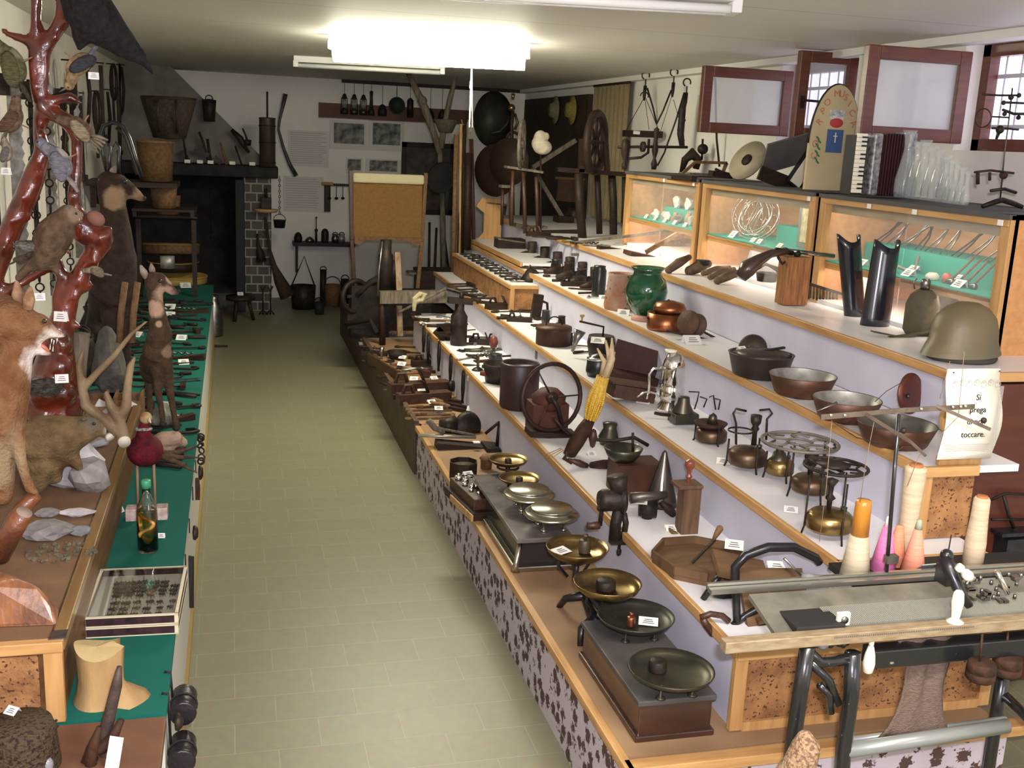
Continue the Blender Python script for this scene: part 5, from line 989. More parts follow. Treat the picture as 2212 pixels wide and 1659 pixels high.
for k, (yc, wh) in enumerate(((6.45, 'at the left showcase corner'), (6.95, 'on the left showcase top edge'), (5.0, 'at the right corner of the middle showcase'), (4.45, 'on the right showcase top edge below the accordion'), (4.1, 'on the right showcase top edge below the bottles'), (3.55, 'at the right end of the showcase top edge'))):
    t = thing('price_tag', 'small white tag stuck ' + wh, 'tag', (X0-.008, yc, CB-.034)); G().box((0, 0, 0), (.003, .03, .022)).build('sheet', PAPER, t)
SF = SZ+SH+.003
# bay 1: stepped felt block with minerals
t = thing('felt_step', 'green felt step carrying the white minerals in the left showcase', 'stand', (3.24, 7.0, SF)); G().box((0, 0, .045), (.22, 1.05, .09)).build('block', MT['pale_green_felt'], t)
MIN = [mat('mineral_white', (.75, .72, .62), .5, c2=(.6, .55, .42), ns=14), mat('mineral_brown', (.30, .17, .09), .7, c2=(.42, .27, .16), ns=16), mat('mineral_grey', (.30, .29, .26), .7, c2=(.45, .42, .36), ns=16), mat('mineral_dark', (.12, .10, .09), .6, c2=(.2, .17, .14), ns=16)]
tops_ = ['largest round white mineral, first', 'second white mineral', 'third white mineral', 'fourth white mineral', 'fifth white mineral']
for k in range(5):
    one(G().rock((0, 0, .04), (.03, .05-.005*(k > 0), .045), k+20, 2, .22), 'mineral', MIN[0], tops_[k]+' from the left on the green step of the left showcase', 'mineral', (3.19, 7.42-k*.2, SF+.088))
    card(0, 0, 0, 'in front of the %s white mineral on the green step' % ('first', 'second', 'third', 'fourth', 'fifth')[k], pl=Vector((3.145, 7.36-k*.2, SF+.09)), w=.045, tilt=60, rz=-pi/2)
cols = [0, 2, 0, 1, 3, 1, 2, 2, 1, 0]
desc = ['small white stone', 'grey-green stone', 'chunky white stone', 'long brown branch coral', 'dark pebble', 'upright brown crystal lump', 'pointed grey-green stone', 'large grey slab', 'reddish brown lump', 'pale stone at the right end']
for k in range(10):
    one(G().rock((0, 0, .03), (.03, .035+.012*(k in (3, 7)), .035+.02*(k == 5)), k+50, 2, .3), 'mineral', MIN[cols[k]], desc[k]+' in the front row of the left showcase', 'mineral', (3.06+.02*(k % 2), 7.5-k*.108, SF))
for k in range(6): card(0, 0, 0, 'number %s from the left along the front of the left showcase' % ('one', 'two', 'three', 'four', 'five', 'six')[k], pl=Vector((2.96, 7.48-k*.18, SF)), w=.05, tilt=55, rz=-pi/2)
# bay 2
t = thing('barbed_wire_bundle', 'tangled bundle of silvery barbed wire in the middle showcase', 'wire', (3.08, 5.97, SF+.14)); g = G(); rr = random.Random(2)
for k in range(10):
    d = Vector((rr.uniform(-1, 1), rr.uniform(-.4, .4), rr.uniform(-.6, .6))); g.ring((0, 0, 0), rr.uniform(.10, .145), .0022, d, n=30, m=4, sx=rr.uniform(.8, 1.2))
for k in range(70):
    v = Vector((rr.uniform(-1, 1), rr.uniform(-1, 1), rr.uniform(-1, 1))).normalized()*.125; e = Vector((rr.uniform(-1, 1), rr.uniform(-1, 1), rr.uniform(-1, 1)))*.014; g.cyl(v-e, v+e, .0018, n=4)
g.build('wire', mat('bright_wire', (.75, .72, .66), .25, .9), t)
for k, (yc, lb) in enumerate(((6.02, 'under the barbed wire bundle'), (5.74, 'left of the pair before the green block'), (5.66, 'right of the pair before the green block'), (5.42, 'before the standing frame in the middle showcase'))): card(0, 0, 0, lb, pl=Vector((2.95, yc, SF)), w=.075 if not k else .05, tilt=50, rz=-pi/2)
t = thing('felt_block', 'pale green felt block behind the cards of the middle showcase', 'stand', (3.26, 5.5, SF)); G().box((0, .22, .05), (.16, .3, .1)).box((0, -.28, .045), (.16, .32, .09)).build('block', MT['pale_green_felt'], t)
t = thing('framed_print', 'narrow framed golden picture standing in the middle showcase', 'picture', (3.12, 5.42, SF)); G().box((0, 0, .12), (.02, .16, .24)).build('frame', mat('grey_frame', (.16, .15, .13), .6), t); G().box((-.012, 0, .13), (.004, .085, .19)).build('print', mat('gold_print', (.55, .47, .25), .5, c2=(.30, .25, .14), ns=25), t)
t = thing('framed_print', 'tall grey backing board right of the golden picture', 'picture', (3.19, 5.30, SF)); G().box((0, 0, .13), (.015, .10, .26)).build('board', MT['grey_frame'], t)
t = thing('glass_cup', 'white tapered cup hanging at the right of the middle showcase', 'cup', (3.2, 5.08, SF+.16)); G().lathe([(0, -.05), (.012, -.045), (.03, .03), (.03, .05), (.0, .05)], n=16).build('cup', MIN[0], t); G().cyl((0, 0, .05), (.15, 0, .06), .003, n=5).build('hook', IRON, t)
t = thing('dark_print_sheet', 'grey leaning metal sheet in the lower middle showcase', 'sheet', (3.10, 5.85, SZ+.02)); G().box((0, 0, .075), (.01, .40, .15), R=rot('Y', 15)).build('sheet', mat('grey_sheet', (.22, .23, .26), .4, .4), t)
t = thing('framed_engraving', 'small framed engraving in the lower right showcase behind the gaiters', 'picture', (3.06, 4.72, SZ+.02)); G().box((0, 0, .08), (.012, .16, .16)).build('mount', PAPER, t); G().box((-.008, 0, .085), (.004, .08, .10)).build('engraving', mat('engraving_grey', (.4, .39, .36), .6, c2=(.6, .58, .52), ns=20), t)
# bay 3: sloped felt panel with instruments
t = thing('felt_step', 'long green felt step in the right showcase with leaning pliers', 'stand', (3.24, 4.2, SF)); G().box((0, 0, .05), (.24, 1.25, .10)).build('block', MT['pale_green_felt'], t)
PL = ['slim steel shears', 'wooden-handled scraper', 'dark pincers', 'brass-tipped tongs', 'long surgical forceps', 'narrow tube', 'hooked pliers', 'long curved pliers', 'bent gelding pliers']
for k, nm in enumerate(PL):
    yy = 4.78-k*.105; t = thing('hand_pliers', nm+', %s from the left leaning in the right showcase' % ('first', 'second', 'third', 'fourth', 'fifth', 'sixth', 'seventh', 'eighth', 'ninth')[k], 'instrument', (3.20, yy, SF+.10)); H3 = (.13, .17, .13, .15, .18, .21, .16, .19, .16)[k]
    lean = (-.03, -.02, -.05, .04, -.03, .0, -.06, -.08, -.05)[k]; m_ = STEEL if k % 3 else (MWOOD if k == 1 else IRON)
    for s_ in (-1, 1): G().tube([(-.04, s_*.022+lean*-.4, 0), (.02, s_*.012, H3*.4), (.04, 0+lean*.3, H3*.62), (.06, -s_*.012+lean*.8, H3*.85), (.07, lean, H3)], [.003, .004, .006, .005, .002], 6).build('arm', m_, t)
for k in range(4):
    t = thing('small_hammer', 'small brown-handled hammer, %s in the row at the right of the right showcase' % ('first', 'second', 'third', 'fourth')[k], 'hammer', (3.01, 3.98-k*.05, SF))
    G().cyl((.0, 0, .015), (.10, 0, .115), .005).build('handle', MWOOD, t); G().cyl((0, -.018, .012), (0, .018, .012), .012).build('head', STEEL, t)
t = thing('bent_horn_tool', 'wide V-shaped horn tool lying in the right showcase', 'instrument', (3.0, 4.25, SF+.015)); G().tube([(.1, .10, .06), (0, -.02, .0), (0, .16, .02)], .009, 8).build('body', mat('grey_horn', (.28, .25, .2), .5), t)
for k, (yc, lb, m_, sh) in enumerate(((4.12, 'round cream pin box in the right showcase', MIN[0], (.03, .02)), (4.02, 'small red and white bulb in the right showcase', mat('red_bulb', (.6, .12, .08), .4), (.02, .03)))):
    t = thing('small_box', lb, 'box', (3.02, yc, SF)); G().lathe([(0, 0), (sh[0], .002), (sh[0], sh[1]), (sh[0]*.6, sh[1]+.012), (0, sh[1]+.014)], n=18).build('body', m_, t)
for k, yc in enumerate((4.62, 4.38, 4.24, 4.05, 3.88, 3.70)): card(0, 0, 0, 'number %s from the left in the front of the right showcase' % ('one', 'two', 'three', 'four', 'five', 'six')[k], pl=Vector((2.96+.12*(k % 2), yc, SF+(.0))), w=.065, tilt=45, rz=-pi/2)
# ======================= on top of the showcases =======================
TZ = CB+.012; SG = mat('sign_cream', (.52, .43, .24), .6, c2=(.45, .37, .2), ns=5); LR = mat('letter_orange', (.50, .16, .08), .6)
p = at(1793, 398, TZ); p = Vector((3.12, 5.02, TZ)); Hs = aty(1793, 182, 5.02).z-TZ; a = aty(1745, 300, 5.02); b_ = aty(1838, 300, 5.02); w_ = .14
t = thing('arched_sign', 'arched cream painted band sign with blue shield, crown and red cap', 'sign', (a.x+w_, 5.02, TZ)); w_2 = w_*2.1
pl = [(-w_, 0), (w_, 0), (w_, Hs-w_2)]+[(w_*cos(k*pi/20), Hs-w_2+w_2*sin(k*pi/20)) for k in range(1, 20)]+[(-w_, Hs-w_2)]
RX = Matrix.Rotation(pi/2, 4, 'X')
G().prism(pl, .02, RX).build('board', SG, t); G().tube([(x_, -.01, z_) for x_, z_ in pl[2:]], .007, 6).build('dark_rim', IRON, t)
def text(g, body, size, loc, tilt=0, ext=.0008):
    """adds lettering as mesh, upright in the XZ plane, to the builder g"""
    cu = bpy.data.curves.new('lettering', 'FONT'); cu.body = body; cu.size = size; cu.extrude = ext; cu.align_x = 'CENTER'; cu.align_y = 'CENTER'; cu.resolution_u = 3
    o = bpy.data.objects.new('lettering', cu); COL.objects.link(o); dg = bpy.context.evaluated_depsgraph_get(); dg.update(); me = bpy.data.meshes.new_from_object(o.evaluated_get(dg))
    M_ = Matrix.Translation(loc) @ Euler((pi/2, tilt, 0)).to_matrix().to_4x4(); g.add([M_ @ v.co for v in me.vertices], [tuple(p_.vertices) for p_ in me.polygons])
    bpy.data.objects.remove(o); bpy.data.curves.remove(cu); bpy.data.meshes.remove(me)
gl = G()
for k, ch in enumerate('CORPO MUSICALE'):
    an = pi*1.02-(k/13)*(pi*1.04); rr_ = w_*.76
    if ch != ' ': text(gl, ch, .048, (rr_*cos(an), -.022, Hs-w_2+rr_*2.35*sin(an)-(.05 if sin(an) < .2 else 0)), -(an-pi/2)*.8)
gl.build('lettering', LR, t)
G().prism([(-.045, .19), (.045, .19), (.045, .305), (-.045, .305)], .004, Matrix.Translation((-.0, -.02, 0)) @ RX).build('blue_shield', mat('shield_blue', (.06, .11, .24), .6), t)
G().box((0, -.026, .265), (.004, .003, .05)).box((0, -.026, .272), (.022, .003, .004)).build('white_cross', PAPER, t)
G().ball((0, -.022, .338), (.038, .006, .024), 16).build('red_cap', mat('cap_red', (.45, .05, .05), .6), t)
g = G()
for k in range(9): g.ball(((k-4)*.010, -.022, .392+.008*cos((k-4)*.5)), (.004, .004, .009), 8)
g.prism([(-.036, .355), (.036, .355), (.046, .400), (-.046, .400)], .003, Matrix.Translation((0, -.02, 0)) @ RX); g.build('crown', mat('crown_grey', (.28, .29, .27), .6, c2=(.6, .6, .55), ns=60), t)
for s_ in (-1, 1):
    g = G()
    for k in range(8): g.ball((s_*(.085+.012*(k % 2)), -.022, .14+k*.017), (.013, .004, .005), 8, rot('Y', -s_*40))
    g.build('green_branch', mat('leaf_green', (.05, .18, .07), .7), t)
# accordion
KEYW = mat('key_ivory', (.78, .74, .55), .35); MOT = mat('mottled_pearl', (.30, .29, .27), .3, c2=(.06, .055, .05), ns=45, coat=.5)
p = Vector((3.10, 4.62, TZ)); t = thing('accordion', 'piano accordion with ivory keys and dark red bellows on the right showcase', 'accordion', p); H3 = .30
xk = aty(1838, 400, 4.62).x-p.x; xm = aty(1872, 400, 4.62).x-p.x; xb = aty(1925, 400, 4.62).x-p.x
G().box((xk, 0, H3*.46), (.055, .09, H3*.92)).build('keyboard_base', BLKM, t)
for k in range(14): G().box((xk, -.048, .01+k*H3*.92/14+.008), (.052, .012, H3*.92/14-.0015)).build('white_key', KEYW, t)
for k in (0, 1, 3, 4, 5, 7, 8, 10, 11, 12): G().box((xk+.012, -.055, .02+k*H3*.92/14+.01), (.028, .012, .008)).build('black_key', BLACK, t)
G().box((xm-.005, 0, H3*.48), (.05, .14, H3*.96)).build('treble_case', MOT, t, bev=.01); G().box((xb+.045, 0, H3*.5), (.045, .14, H3)).build('bass_case', MOT, t, bev=.01)
g = G(); n = 18
for k in range(n): g.box((xm+.022+(xb-xm)*(k+.5)/n, 0, H3*.48), ((xb-xm)/n*.6, .13+.012*(k % 2), H3*.93+.012*(k % 2)))
g.build('bellows', mat('bellows_red', (.045, .014, .014), .6), t)
# glass bottles
BG = mat('bottle_glass', (.62, .66, .62), .04, tr=0, coat=1); BG.node_tree.nodes['Principled BSDF'].inputs['Alpha'].default_value = .16
P0 = [(0, 0), (.040, .002), (.046, .02), (.046, .06), (.030, .12), (.019, .17), (.022, .21), (.034, .235), (.031, .235), (.019, .21), (.016, .17), (.027, .12), (.043, .06), (.043, .02), (0, .008)]
first = None; bn = [(1948, 4.42, 1.30), (1970, 4.34, 1.1), (1985, 4.27, 1.12), (2003, 4.20, 1.0), (2018, 4.13, .95), (2035, 4.07, .85), (2048, 4.01, .78), (2058, 3.96, .7), (2072, 3.91, .66), (2084, 3.87, .58), (1960, 4.52, 1.0), (2028, 4.24, .8)]
for k, (px, yy, sc_) in enumerate(bn):
    q0 = aty(px, 430, yy); loc = Vector((q0.x, yy, TZ)); lb = ('tallest clear glass carafe beside the accordion', 'second clear carafe from the accordion', 'third clear carafe from the accordion', 'fourth clear carafe from the accordion', 'fifth clear carafe from the accordion', 'medium clear carafe, sixth from the accordion', 'seventh clear carafe from the accordion', 'small clear carafe, eighth from the accordion', 'ninth clear carafe from the accordion', 'smallest clear carafe at the right end of the row', 'clear carafe behind the tallest one', 'clear carafe behind the middle of the row')[k]
    if first is None: first = thing('glass_carafe', lb, 'carafe', loc, 0, 'clear glass carafes on the right showcase'); G().lathe(P0, n=20).build('glass', BG, first); first.scale = (.74*sc_, .74*sc_, sc_)
    else: dup(first, loc, 0, lb, None, (.74*sc_, .74*sc_, sc_))
# laboratory stand
K('laboratory_stand', 'tall iron laboratory stand with clamps and a ring at the top right', 'stand', (2168, 448, TZ), [
    ('base', IRON, ('t', 6, (2122, 446, 0, 5), (2150, 436), (2165, 432), (2185, 438), (2208, 447, 0, 5))), ('rod', BRASSD, ('t', 1.6, (2160, 436), (2170, 330), (2178, 270), (2187, 190))),
    ('clamp', IRON, ('t', 2.2, (2122, 204), (2160, 206), (2200, 206)), ('s', (2184, 210), 6), ('s', (2201, 206), 5)), ('clamp', IRON, ('t', 2.5, (2166, 221), (2212, 223)), ('s', (2168, 222), 5)),
    ('clamp', IRON, ('t', 3, (2166, 237), (2190, 246), (2225, 246)), ('s', (2170, 246), 5), ('s', (2200, 254), 5)), ('ring', IRON, ('r', (2124, 255), 19, 1.3, (0, 1, 0)), ('t', 1.8, (2144, 252), (2180, 254))),
    ('clamp', IRON, ('t', 2.5, (2143, 277), (2180, 278), (2200, 280)), ('s', (2160, 280), 9), ('t', 3, (2160, 284), (2152, 300))), ('clamp', RUST, ('t', 2.5, (2105, 372), (2140, 368), (2190, 374)), ('t', 4, (2112, 372), (2112, 398)), ('t', 3, (2138, 372), (2138, 390)), ('s', (2168, 378), 9)), ('clamp', IRON, ('t', 3.5, (2140, 412), (2170, 408), (2195, 416)))])
# zither, cymbal, stringed frame, book, keyboard
K('keyboard_instrument', 'grey slanted lid of an old keyboard instrument on the middle showcase', 'instrument', (1690, 398, TZ), [('case', mat('grey_lid', (.17, .155, .14), .6, c2=(.13, .12, .11), ns=5), ('b', 90, 4, (1650, 345, .10), (1775, 310, .10), (0, 1, .9))), ('side', DWOOD, ('b', 30, 6, (1640, 372), (1712, 400), (0, 1, 0)))])
K('small_keyboard', 'slanting strip of worn ivory keys on the middle showcase', 'instrument', (1730, 400, TZ), [('case', BLACK, ('b', 40, 10, (1712, 402), (1770, 318), (0, 1, 0))), ('keys', KEYW, ('b', 26, 3, (1716, 398, -.025), (1768, 322, -.025), (0, 1, 0)))])
K('cymbal', 'pale oval drum skin leaning with dark stains on the middle showcase', 'drum', (1600, 388, TZ), [('disc', mat('drum_skin', (.45, .40, .28), .6, c2=(.32, .27, .17), ns=4), ('l', (1615, 347), [(0, -2), (46, -2), (47, 2), (0, 2)], (-.75, -.25, .45))), ('stain', DWOOD, ('l', (1614, 346), [(0, 0), (13, 0), (13, 3), (0, 3)], (-.75, -.25, .45)))])
K('open_book', 'old tan book standing half open beside the accordion', 'book', (1800, 405, TZ), [('cover', mat('tan_book', (.42, .36, .25), .7), ('b', 34, 3, (1778, 372), (1818, 410), (0, 1, 0)), ('b', 34, 3, (1778, 372), (1795, 408, .05), (0, 1, 0)))])
K('zither', 'wooden string frame lying on the left showcase', 'instrument', (1520, 378, TZ), [('frame', MWOOD, ('b', 5, 6, (1502, 350), (1570, 352)), ('b', 5, 6, (1502, 350), (1475, 374)), ('b', 5, 6, (1570, 352), (1560, 376))), ('soundboard', GWOOD, ('b', 60, 3, (1478, 374), (1560, 378), (0, 0, 1)))])
K('horn_shoe', 'curled brown horn shape at the left end of the showcase top', 'horn', (1490, 372, TZ), [('horn', LEATH, ('t', 8, (1472, 372, 0, 5), (1480, 345, 0, 9), (1495, 332, 0, 13), (1508, 345, 0, 10), (1503, 365, 0, 7)))])
K('pulley_block', 'dark iron pulley hanging behind the left showcase', 'pulley', (1520, 300, 0), [('wheel', IRON, ('l', (1518, 322), [(0, -5), (11, -5), (8, 0), (11, 5), (0, 5)], (.3, 1, 0))), ('hook', IRON, ('t', 2.5, (1518, 300), (1516, 345)))], x=3.40)
K('long_pole', 'thin dark rod leaning behind the zither', 'rod', (1548, 300, 0), [('shaft', DWOOD, ('t', 2.5, (1545, 170), (1548, 300), (1554, 360)))], x=3.42)
K('shell_point', 'dark arm with small box on the middle showcase', 'instrument', (1560, 385, TZ), [('body', DWOOD, ('b', 24, 12, (1535, 374), (1578, 380))), ('arm', IRON, ('t', 3, (1545, 365), (1560, 372), (1575, 376)))])
# steelyard scales hanging against the right wall
def steel(pxt, pyt, pts, lb, extra=()):
    K('steelyard_scale', lb, 'scale', (pxt, pyt, 0), [('hook', IRON, ('r', (pxt, pyt+8), 8, 1.6, (.2, 1, 0), -1.2, 3.6), ('t', 1.6, (pxt, pyt+16), (pxt-1, pyt+34))), ('chain', IRON, ('t', 4, (pxt-1, pyt+30), (pxt-3, pyt+50), (pxt-4, pyt+62, 0, 2)))]+list(extra)+[('beam', IRON, ('t', 2, *pts))], x=3.36)
steel(1395, 155, [(1398, 190), (1410, 230), (1418, 265)], 'leftmost steelyard hook with thin wires hanging near the curtain', [('wire', IRON, ('t', .6, (1392, 205), (1402, 280))), ('side_hook', IRON, ('r', (1392, 208), 9, 1.3, (0, 1, 0), 0, 3.4))])
steel(1456, 148, [(1450, 195), (1432, 240), (1418, 268)], 'middle steelyard with a long slanting dark rod', [('wire', IRON, ('t', .6, (1452, 205), (1425, 290))), ('wire', IRON, ('t', .6, (1455, 215), (1478, 300)))])
steel(1484, 170, [(1478, 200), (1460, 260), (1435, 330), (1420, 358)], 'rightmost steelyard wrapped in chains by the window sash', [('chains', IRON, ('t', 7, (1480, 200, 0, 4), (1474, 240, 0, 8), (1470, 290, 0, 8), (1474, 320, 0, 6)), ('t', 4, (1480, 215), (1468, 240), (1478, 260), (1466, 280), (1476, 305)))])
K('hanging_tray', 'dark hanging wooden scale tray with a white tag', 'tray', (1390, 290, 0), [('tray', DWOOD, ('b', 20, 14, (1348, 288), (1428, 291))), ('tag', PAPER, ('b', 2, 7, (1368, 286, -.04), (1382, 287, -.04))), ('wire', IRON, ('t', .7, (1352, 282), (1392, 210)), ('t', .7, (1424, 284), (1394, 210)))], x=3.30)
K('lathe_frame', 'dark turned spindle frame with a crank on the long plank', 'spinning tool', (1375, 368, 0), [('post', DWOOD, ('l', (1348, 366), [(5, 0), (6, 10), (3, 18), (8, 30), (10, 48), (8, 62), (0, 66)]), ), ('post', DWOOD, ('l', (1412, 366), [(5, 0), (7, 12), (3, 24), (7, 40), (4, 60), (6, 85), (0, 90)])), ('spindle', DWOOD, ('t', 3, (1335, 318), (1400, 317), (1485, 318))), ('disc', DWOOD, ('l', (1389, 317), [(0, -3), (11, -3), (11, 3), (0, 3)], (1, 0, 0))), ('crank', IRON, ('t', 3, (1355, 343), (1385, 340), (1400, 330), (1402, 300)))], y=7.45)
# ======================= spinning wheels at the far end of the top shelf =======================
def spin(name, lb, base, cx, cy, R, r, d, parts, sp=8, m=DWOOD):
    t = K(name, lb, 'spinning wheel', base, [('rim', m, ('r', (cx, cy), R, r, d)), ('hub', m, ('l', (cx, cy), [(0, -.14*R), (.16*R, -.1*R), (.2*R, 0), (.16*R, .1*R), (0, .14*R)], d))]+parts)
    p = t.location; c = aty(cx, cy, p.y)-p; s = mpp(p); M_ = axm(d); rim = [o for o in t.children if o.name.startswith('rim')][0]
    for k in range(sp):
        v = M_ @ Vector((cos(2*pi*k/sp)*R*s, sin(2*pi*k/sp)*R*s, 0)); G().cyl(c+v*.12, c+v*.98, r*s*.45, r*s*.3, 7).build('spoke', m, rim)
    return t
spin('spinning_wheel', 'largest dark spinning wheel with a thick rim standing on a long plank', (1270, 514, SZ), 1287, 308, 60, 9, (.80, -.60, 0), [('plank', DWOOD, ('b', 12, 9, (1205, 366), (1345, 376)), ('b', 10, 9, (1340, 376), (1500, 386, -1.75))), ('leg', DWOOD, ('t', 10, (1250, 374), (1252, 440), (1258, 516))), ('leg', DWOOD, ('t', 9, (1322, 378, .05), (1325, 440, .05), (1325, 506, .05))), ('leg', DWOOD, ('t', 7, (1290, 376, .1), (1293, 440, .1), (1295, 505, .1))), ('leg', DWOOD, ('t', 7, (1350, 382), (1350, 440), (1350, 506))), ('wheel_post', DWOOD, ('b', 12, 12, (1255, 372), (1258, 300))), ('wheel_post', DWOOD, ('b', 10, 10, (1312, 376), (1308, 305)))])
spin('spinning_wheel', 'slim spinning wheel seen edge-on with a pale rim beside the wool', (1130, 500, SZ), 1127, 312, 50, 4, (.93, -.36, 0), [('bench', GWOOD, ('b', 26, 5, (1092, 360), (1170, 372))), ('leg', RWOOD, ('t', 4.5, (1108, 366), (1106, 430), (1105, 488))), ('leg', RWOOD, ('t', 4.5, (1130, 370), (1133, 440), (1134, 504))), ('leg', RWOOD, ('t', 4.5, (1158, 372, .05), (1160, 430, .05), (1162, 500, .05))), ('side_post', RWOOD, ('t', 4, (1122, 365), (1122, 310)))], m=GWOOD)
K('barrel_head', 'round dark wooden disc standing behind the stool, left one', 'disc', (1062, 440, 0), [('disc', DWOOD, ('l', (1072, 368), [(0, -3), (55, -3), (56, 3), (0, 3)], (-.75, -.66, .0)))], y=9.5)
K('barrel_head', 'round dark wooden disc overlapping the left one', 'disc', (1100, 430, 0), [('disc', DWOOD, ('l', (1100, 350), [(0, -3), (50, -3), (51, 3), (0, 3)], (-.75, -.66, .0)))], y=9.3)
K('wool_distaff', 'fluffy cream wool bundle on a distaff', 'wool', (1165, 500, SZ), [('stick', DWOOD, ('t', 2, (1168, 500), (1168, 330))), ('wool', mat('cream_wool', (.55, .48, .36), .95, c2=(.42, .36, .26), ns=20, bump=.9, bs=30), ('s', (1167, 300), (15, 12, 18)), ('s', (1172, 318), (21, 16, 16)), ('s', (1160, 310), (12, 12, 14)), ('s', (1178, 295), (9, 9, 9)), ('v', 1.5))])
K('flax_winder', 'pale V-shaped wooden flax arms reaching up to the right and down', 'winder', (1216, 480, SZ), [('upper_arm', GWOOD, ('b', 9, 9, (1150, 362), (1243, 303))), ('lower_arm', GWOOD, ('b', 8, 8, (1150, 362), (1214, 468))), ('base', DWOOD, ('b', 40, 22, (1200, 476), (1234, 478)))])
K('small_stool', 'small old stool with a pale worn seat below the spinning wheels', 'stool', (1090, 488, SZ), [('seat', GWOOD, ('b', 26, 6, (1080, 402), (1104, 403))), ('leg', RWOOD, ('t', 3.5, (1086, 405), (1084, 486))), ('leg', RWOOD, ('t', 3.5, (1102, 405), (1103, 486)))])
spin('table_spindle', 'upright flyer with brass fittings and pale hooks above the discs', (1108, 470, SZ), 1108, 300, 14, 3, (0, 1, 0), [('post', DWOOD, ('t', 4, (1108, 465), (1107, 380), (1105, 270), (1108, 240))), ('lamp_top', BRASS, ('s', (1105, 233), 8), ('l', (1108, 215), [(3, 0), (4, 12), (0, 13)])), ('arm', IRON, ('t', 2.5, (1062, 288), (1080, 284), (1095, 268), (1100, 250))), ('arm', BRASSD, ('t', 3, (1112, 245), (1118, 265), (1112, 280))), ('bowl', BRASS, ('s', (1092, 307), (9, 7, 3)))], sp=4)
K('wooden_chest_box', 'low old wooden box on the far end of the top shelf', 'box', (1070, 460, 0), [('box', DWOOD, ('b', 30, 20, (1050, 448), (1090, 454))), ('lid', GWOOD, ('b', 34, 3, (1048, 437), (1092, 442)))], y=9.9)
K('sewing_tub', 'dark red turned pot at the foot of the flax winder', 'pot', (1240, 470, SZ), [('pot', RWOOD, ('l', (1240, 486), [(0, 0), (20, 0), (22, 20), (14, 30), (16, 38), (0, 38)]))])
K('cradle_frame', 'grey-red frame bench under the large spinning wheel', 'frame', (1250, 478, SZ), [('panel', RWOOD, ('b', 6, 46, (1204, 410, .1), (1246, 414, .1))), ('rail', MWOOD, ('b', 6, 5, (1200, 384, .1), (1262, 388, .1)))])
# cloths lying on the shelf edge
for k, (a, b_, lb) in enumerate((((1112, 486), (1155, 492), 'left pale folded slat on the top shelf edge'), ((1130, 492), (1180, 492), 'second pale folded slat on the top shelf edge'), ((1165, 502), (1260, 500), 'flat dark board lying on the top shelf edge'), ((1182, 512), (1265, 520), 'large dark board with a pale face below the flax winder'))):
    K('wooden_board', lb, 'board', (a[0], a[1], SZ), [('board', (GWOOD, GWOOD, DWOOD, DWOOD)[k], ('b', 24, 7, a, b_))])
# skis / poles bunch left of wheels
for k, (a, b_, r, m_, lb) in enumerate((((986, 290), (978, 600), 5, MWOOD, 'thick grey-brown pole at the left of the pole bunch'), ((996, 268), (992, 590), 3, LWOOD, 'thin yellow pole in the pole bunch'), ((1004, 270), (998, 560), 4, DWOOD, 'dark pole in the middle of the bunch'), ((1012, 330), (1008, 540), 9, DWOOD, 'dark broad paddle in the pole bunch'), ((1018, 300), (1024, 545), 4.5, RWOOD, 'reddish pole at the right of the bunch'), ((1000, 300), (987, 600), 2.5, RWOOD, 'thin red-brown stick crossing the bunch'))):
    p = at(b_[0], 640, ZS[0]); stick('wooden_pole', [a+(r,), ((a[0]+b_[0])/2, (a[1]+b_[1])/2, r), b_+(r,)], r, m_, lb, 'pole', 9.75 if k != 3 else 9.6)
K('straw_broom', 'bundle of wispy straw tied on top of the pole bunch', 'broom', (1005, 290, 0), [('straw', mat('wispy_straw', (.30, .27, .17), .9, c2=(.16, .14, .1), ns=30), *[('t', 1.2, (1008+RND.uniform(-6, 6), 300), (1008+RND.uniform(-18, 18), 262+RND.uniform(-5, 10))) for _ in range(16)])], y=9.8)
K('wooden_fork_plough', 'large forked wooden branch plough rising behind the canvas screen', 'plough', (945, 330, 0), [('fork', GWOOD, ('t', 6, (880, 155, 0, 5), (905, 205, 0, 7), (918, 235, 0, 9), (938, 290, 0, 7), (950, 330, 0, 7)), ('t', 5, (985, 162, 0, 4), (972, 215, 0, 6), (962, 260, 0, 6), (952, 320, 0, 7)), ('s', (912, 218), 11)), ('basket', mat('old_wicker', (.13, .11, .07), .9, c2=(.08, .065, .045), ns=40, bump=.6), ('l', (963, 268), [(0, -20), (14, -18), (26, 8), (24, 10), (0, 8)])), ('stem', GWOOD, ('t', 6, (950, 330), (955, 400), (960, 640)))], y=11.0)
K('black_shovel_pan', 'big black round pan leaning behind the canvas screen', 'pan', (950, 390, 0), [('pan', BLKM, ('l', (955, 385), [(0, -4), (24, -3), (36, 4), (33, 5), (22, 0), (0, -1)], (-.6, -.7, .35)))], y=10.6)
for k, (a, b_, lb) in enumerate((((928, 480), (926, 660), 'first dark upright stick right of the canvas screen'), ((943, 492), (936, 660), 'second dark stick leaning right of the screen'), ((953, 487), (956, 660), 'third dark stick, thickest of the group'), ((956, 480), (975, 630), 'dark stick leaning the other way by the pole bunch'))):
    stick('dark_stick', [a+(2.5,), b_+(3,)], 3, DWOOD, lb, 'stick', 11.5)
t = thing('storage_trunk', 'dark low trunk on the far platform end right of the screen', 'trunk', (2.0, 10.35, ZS[0])); G().box((0, 0, .19), (.5, .35, .38)).build('trunk', DWOOD, t, bev=.01); G().box((0, 0, .395), (.52, .37, .03)).build('lid', DWOOD, t)
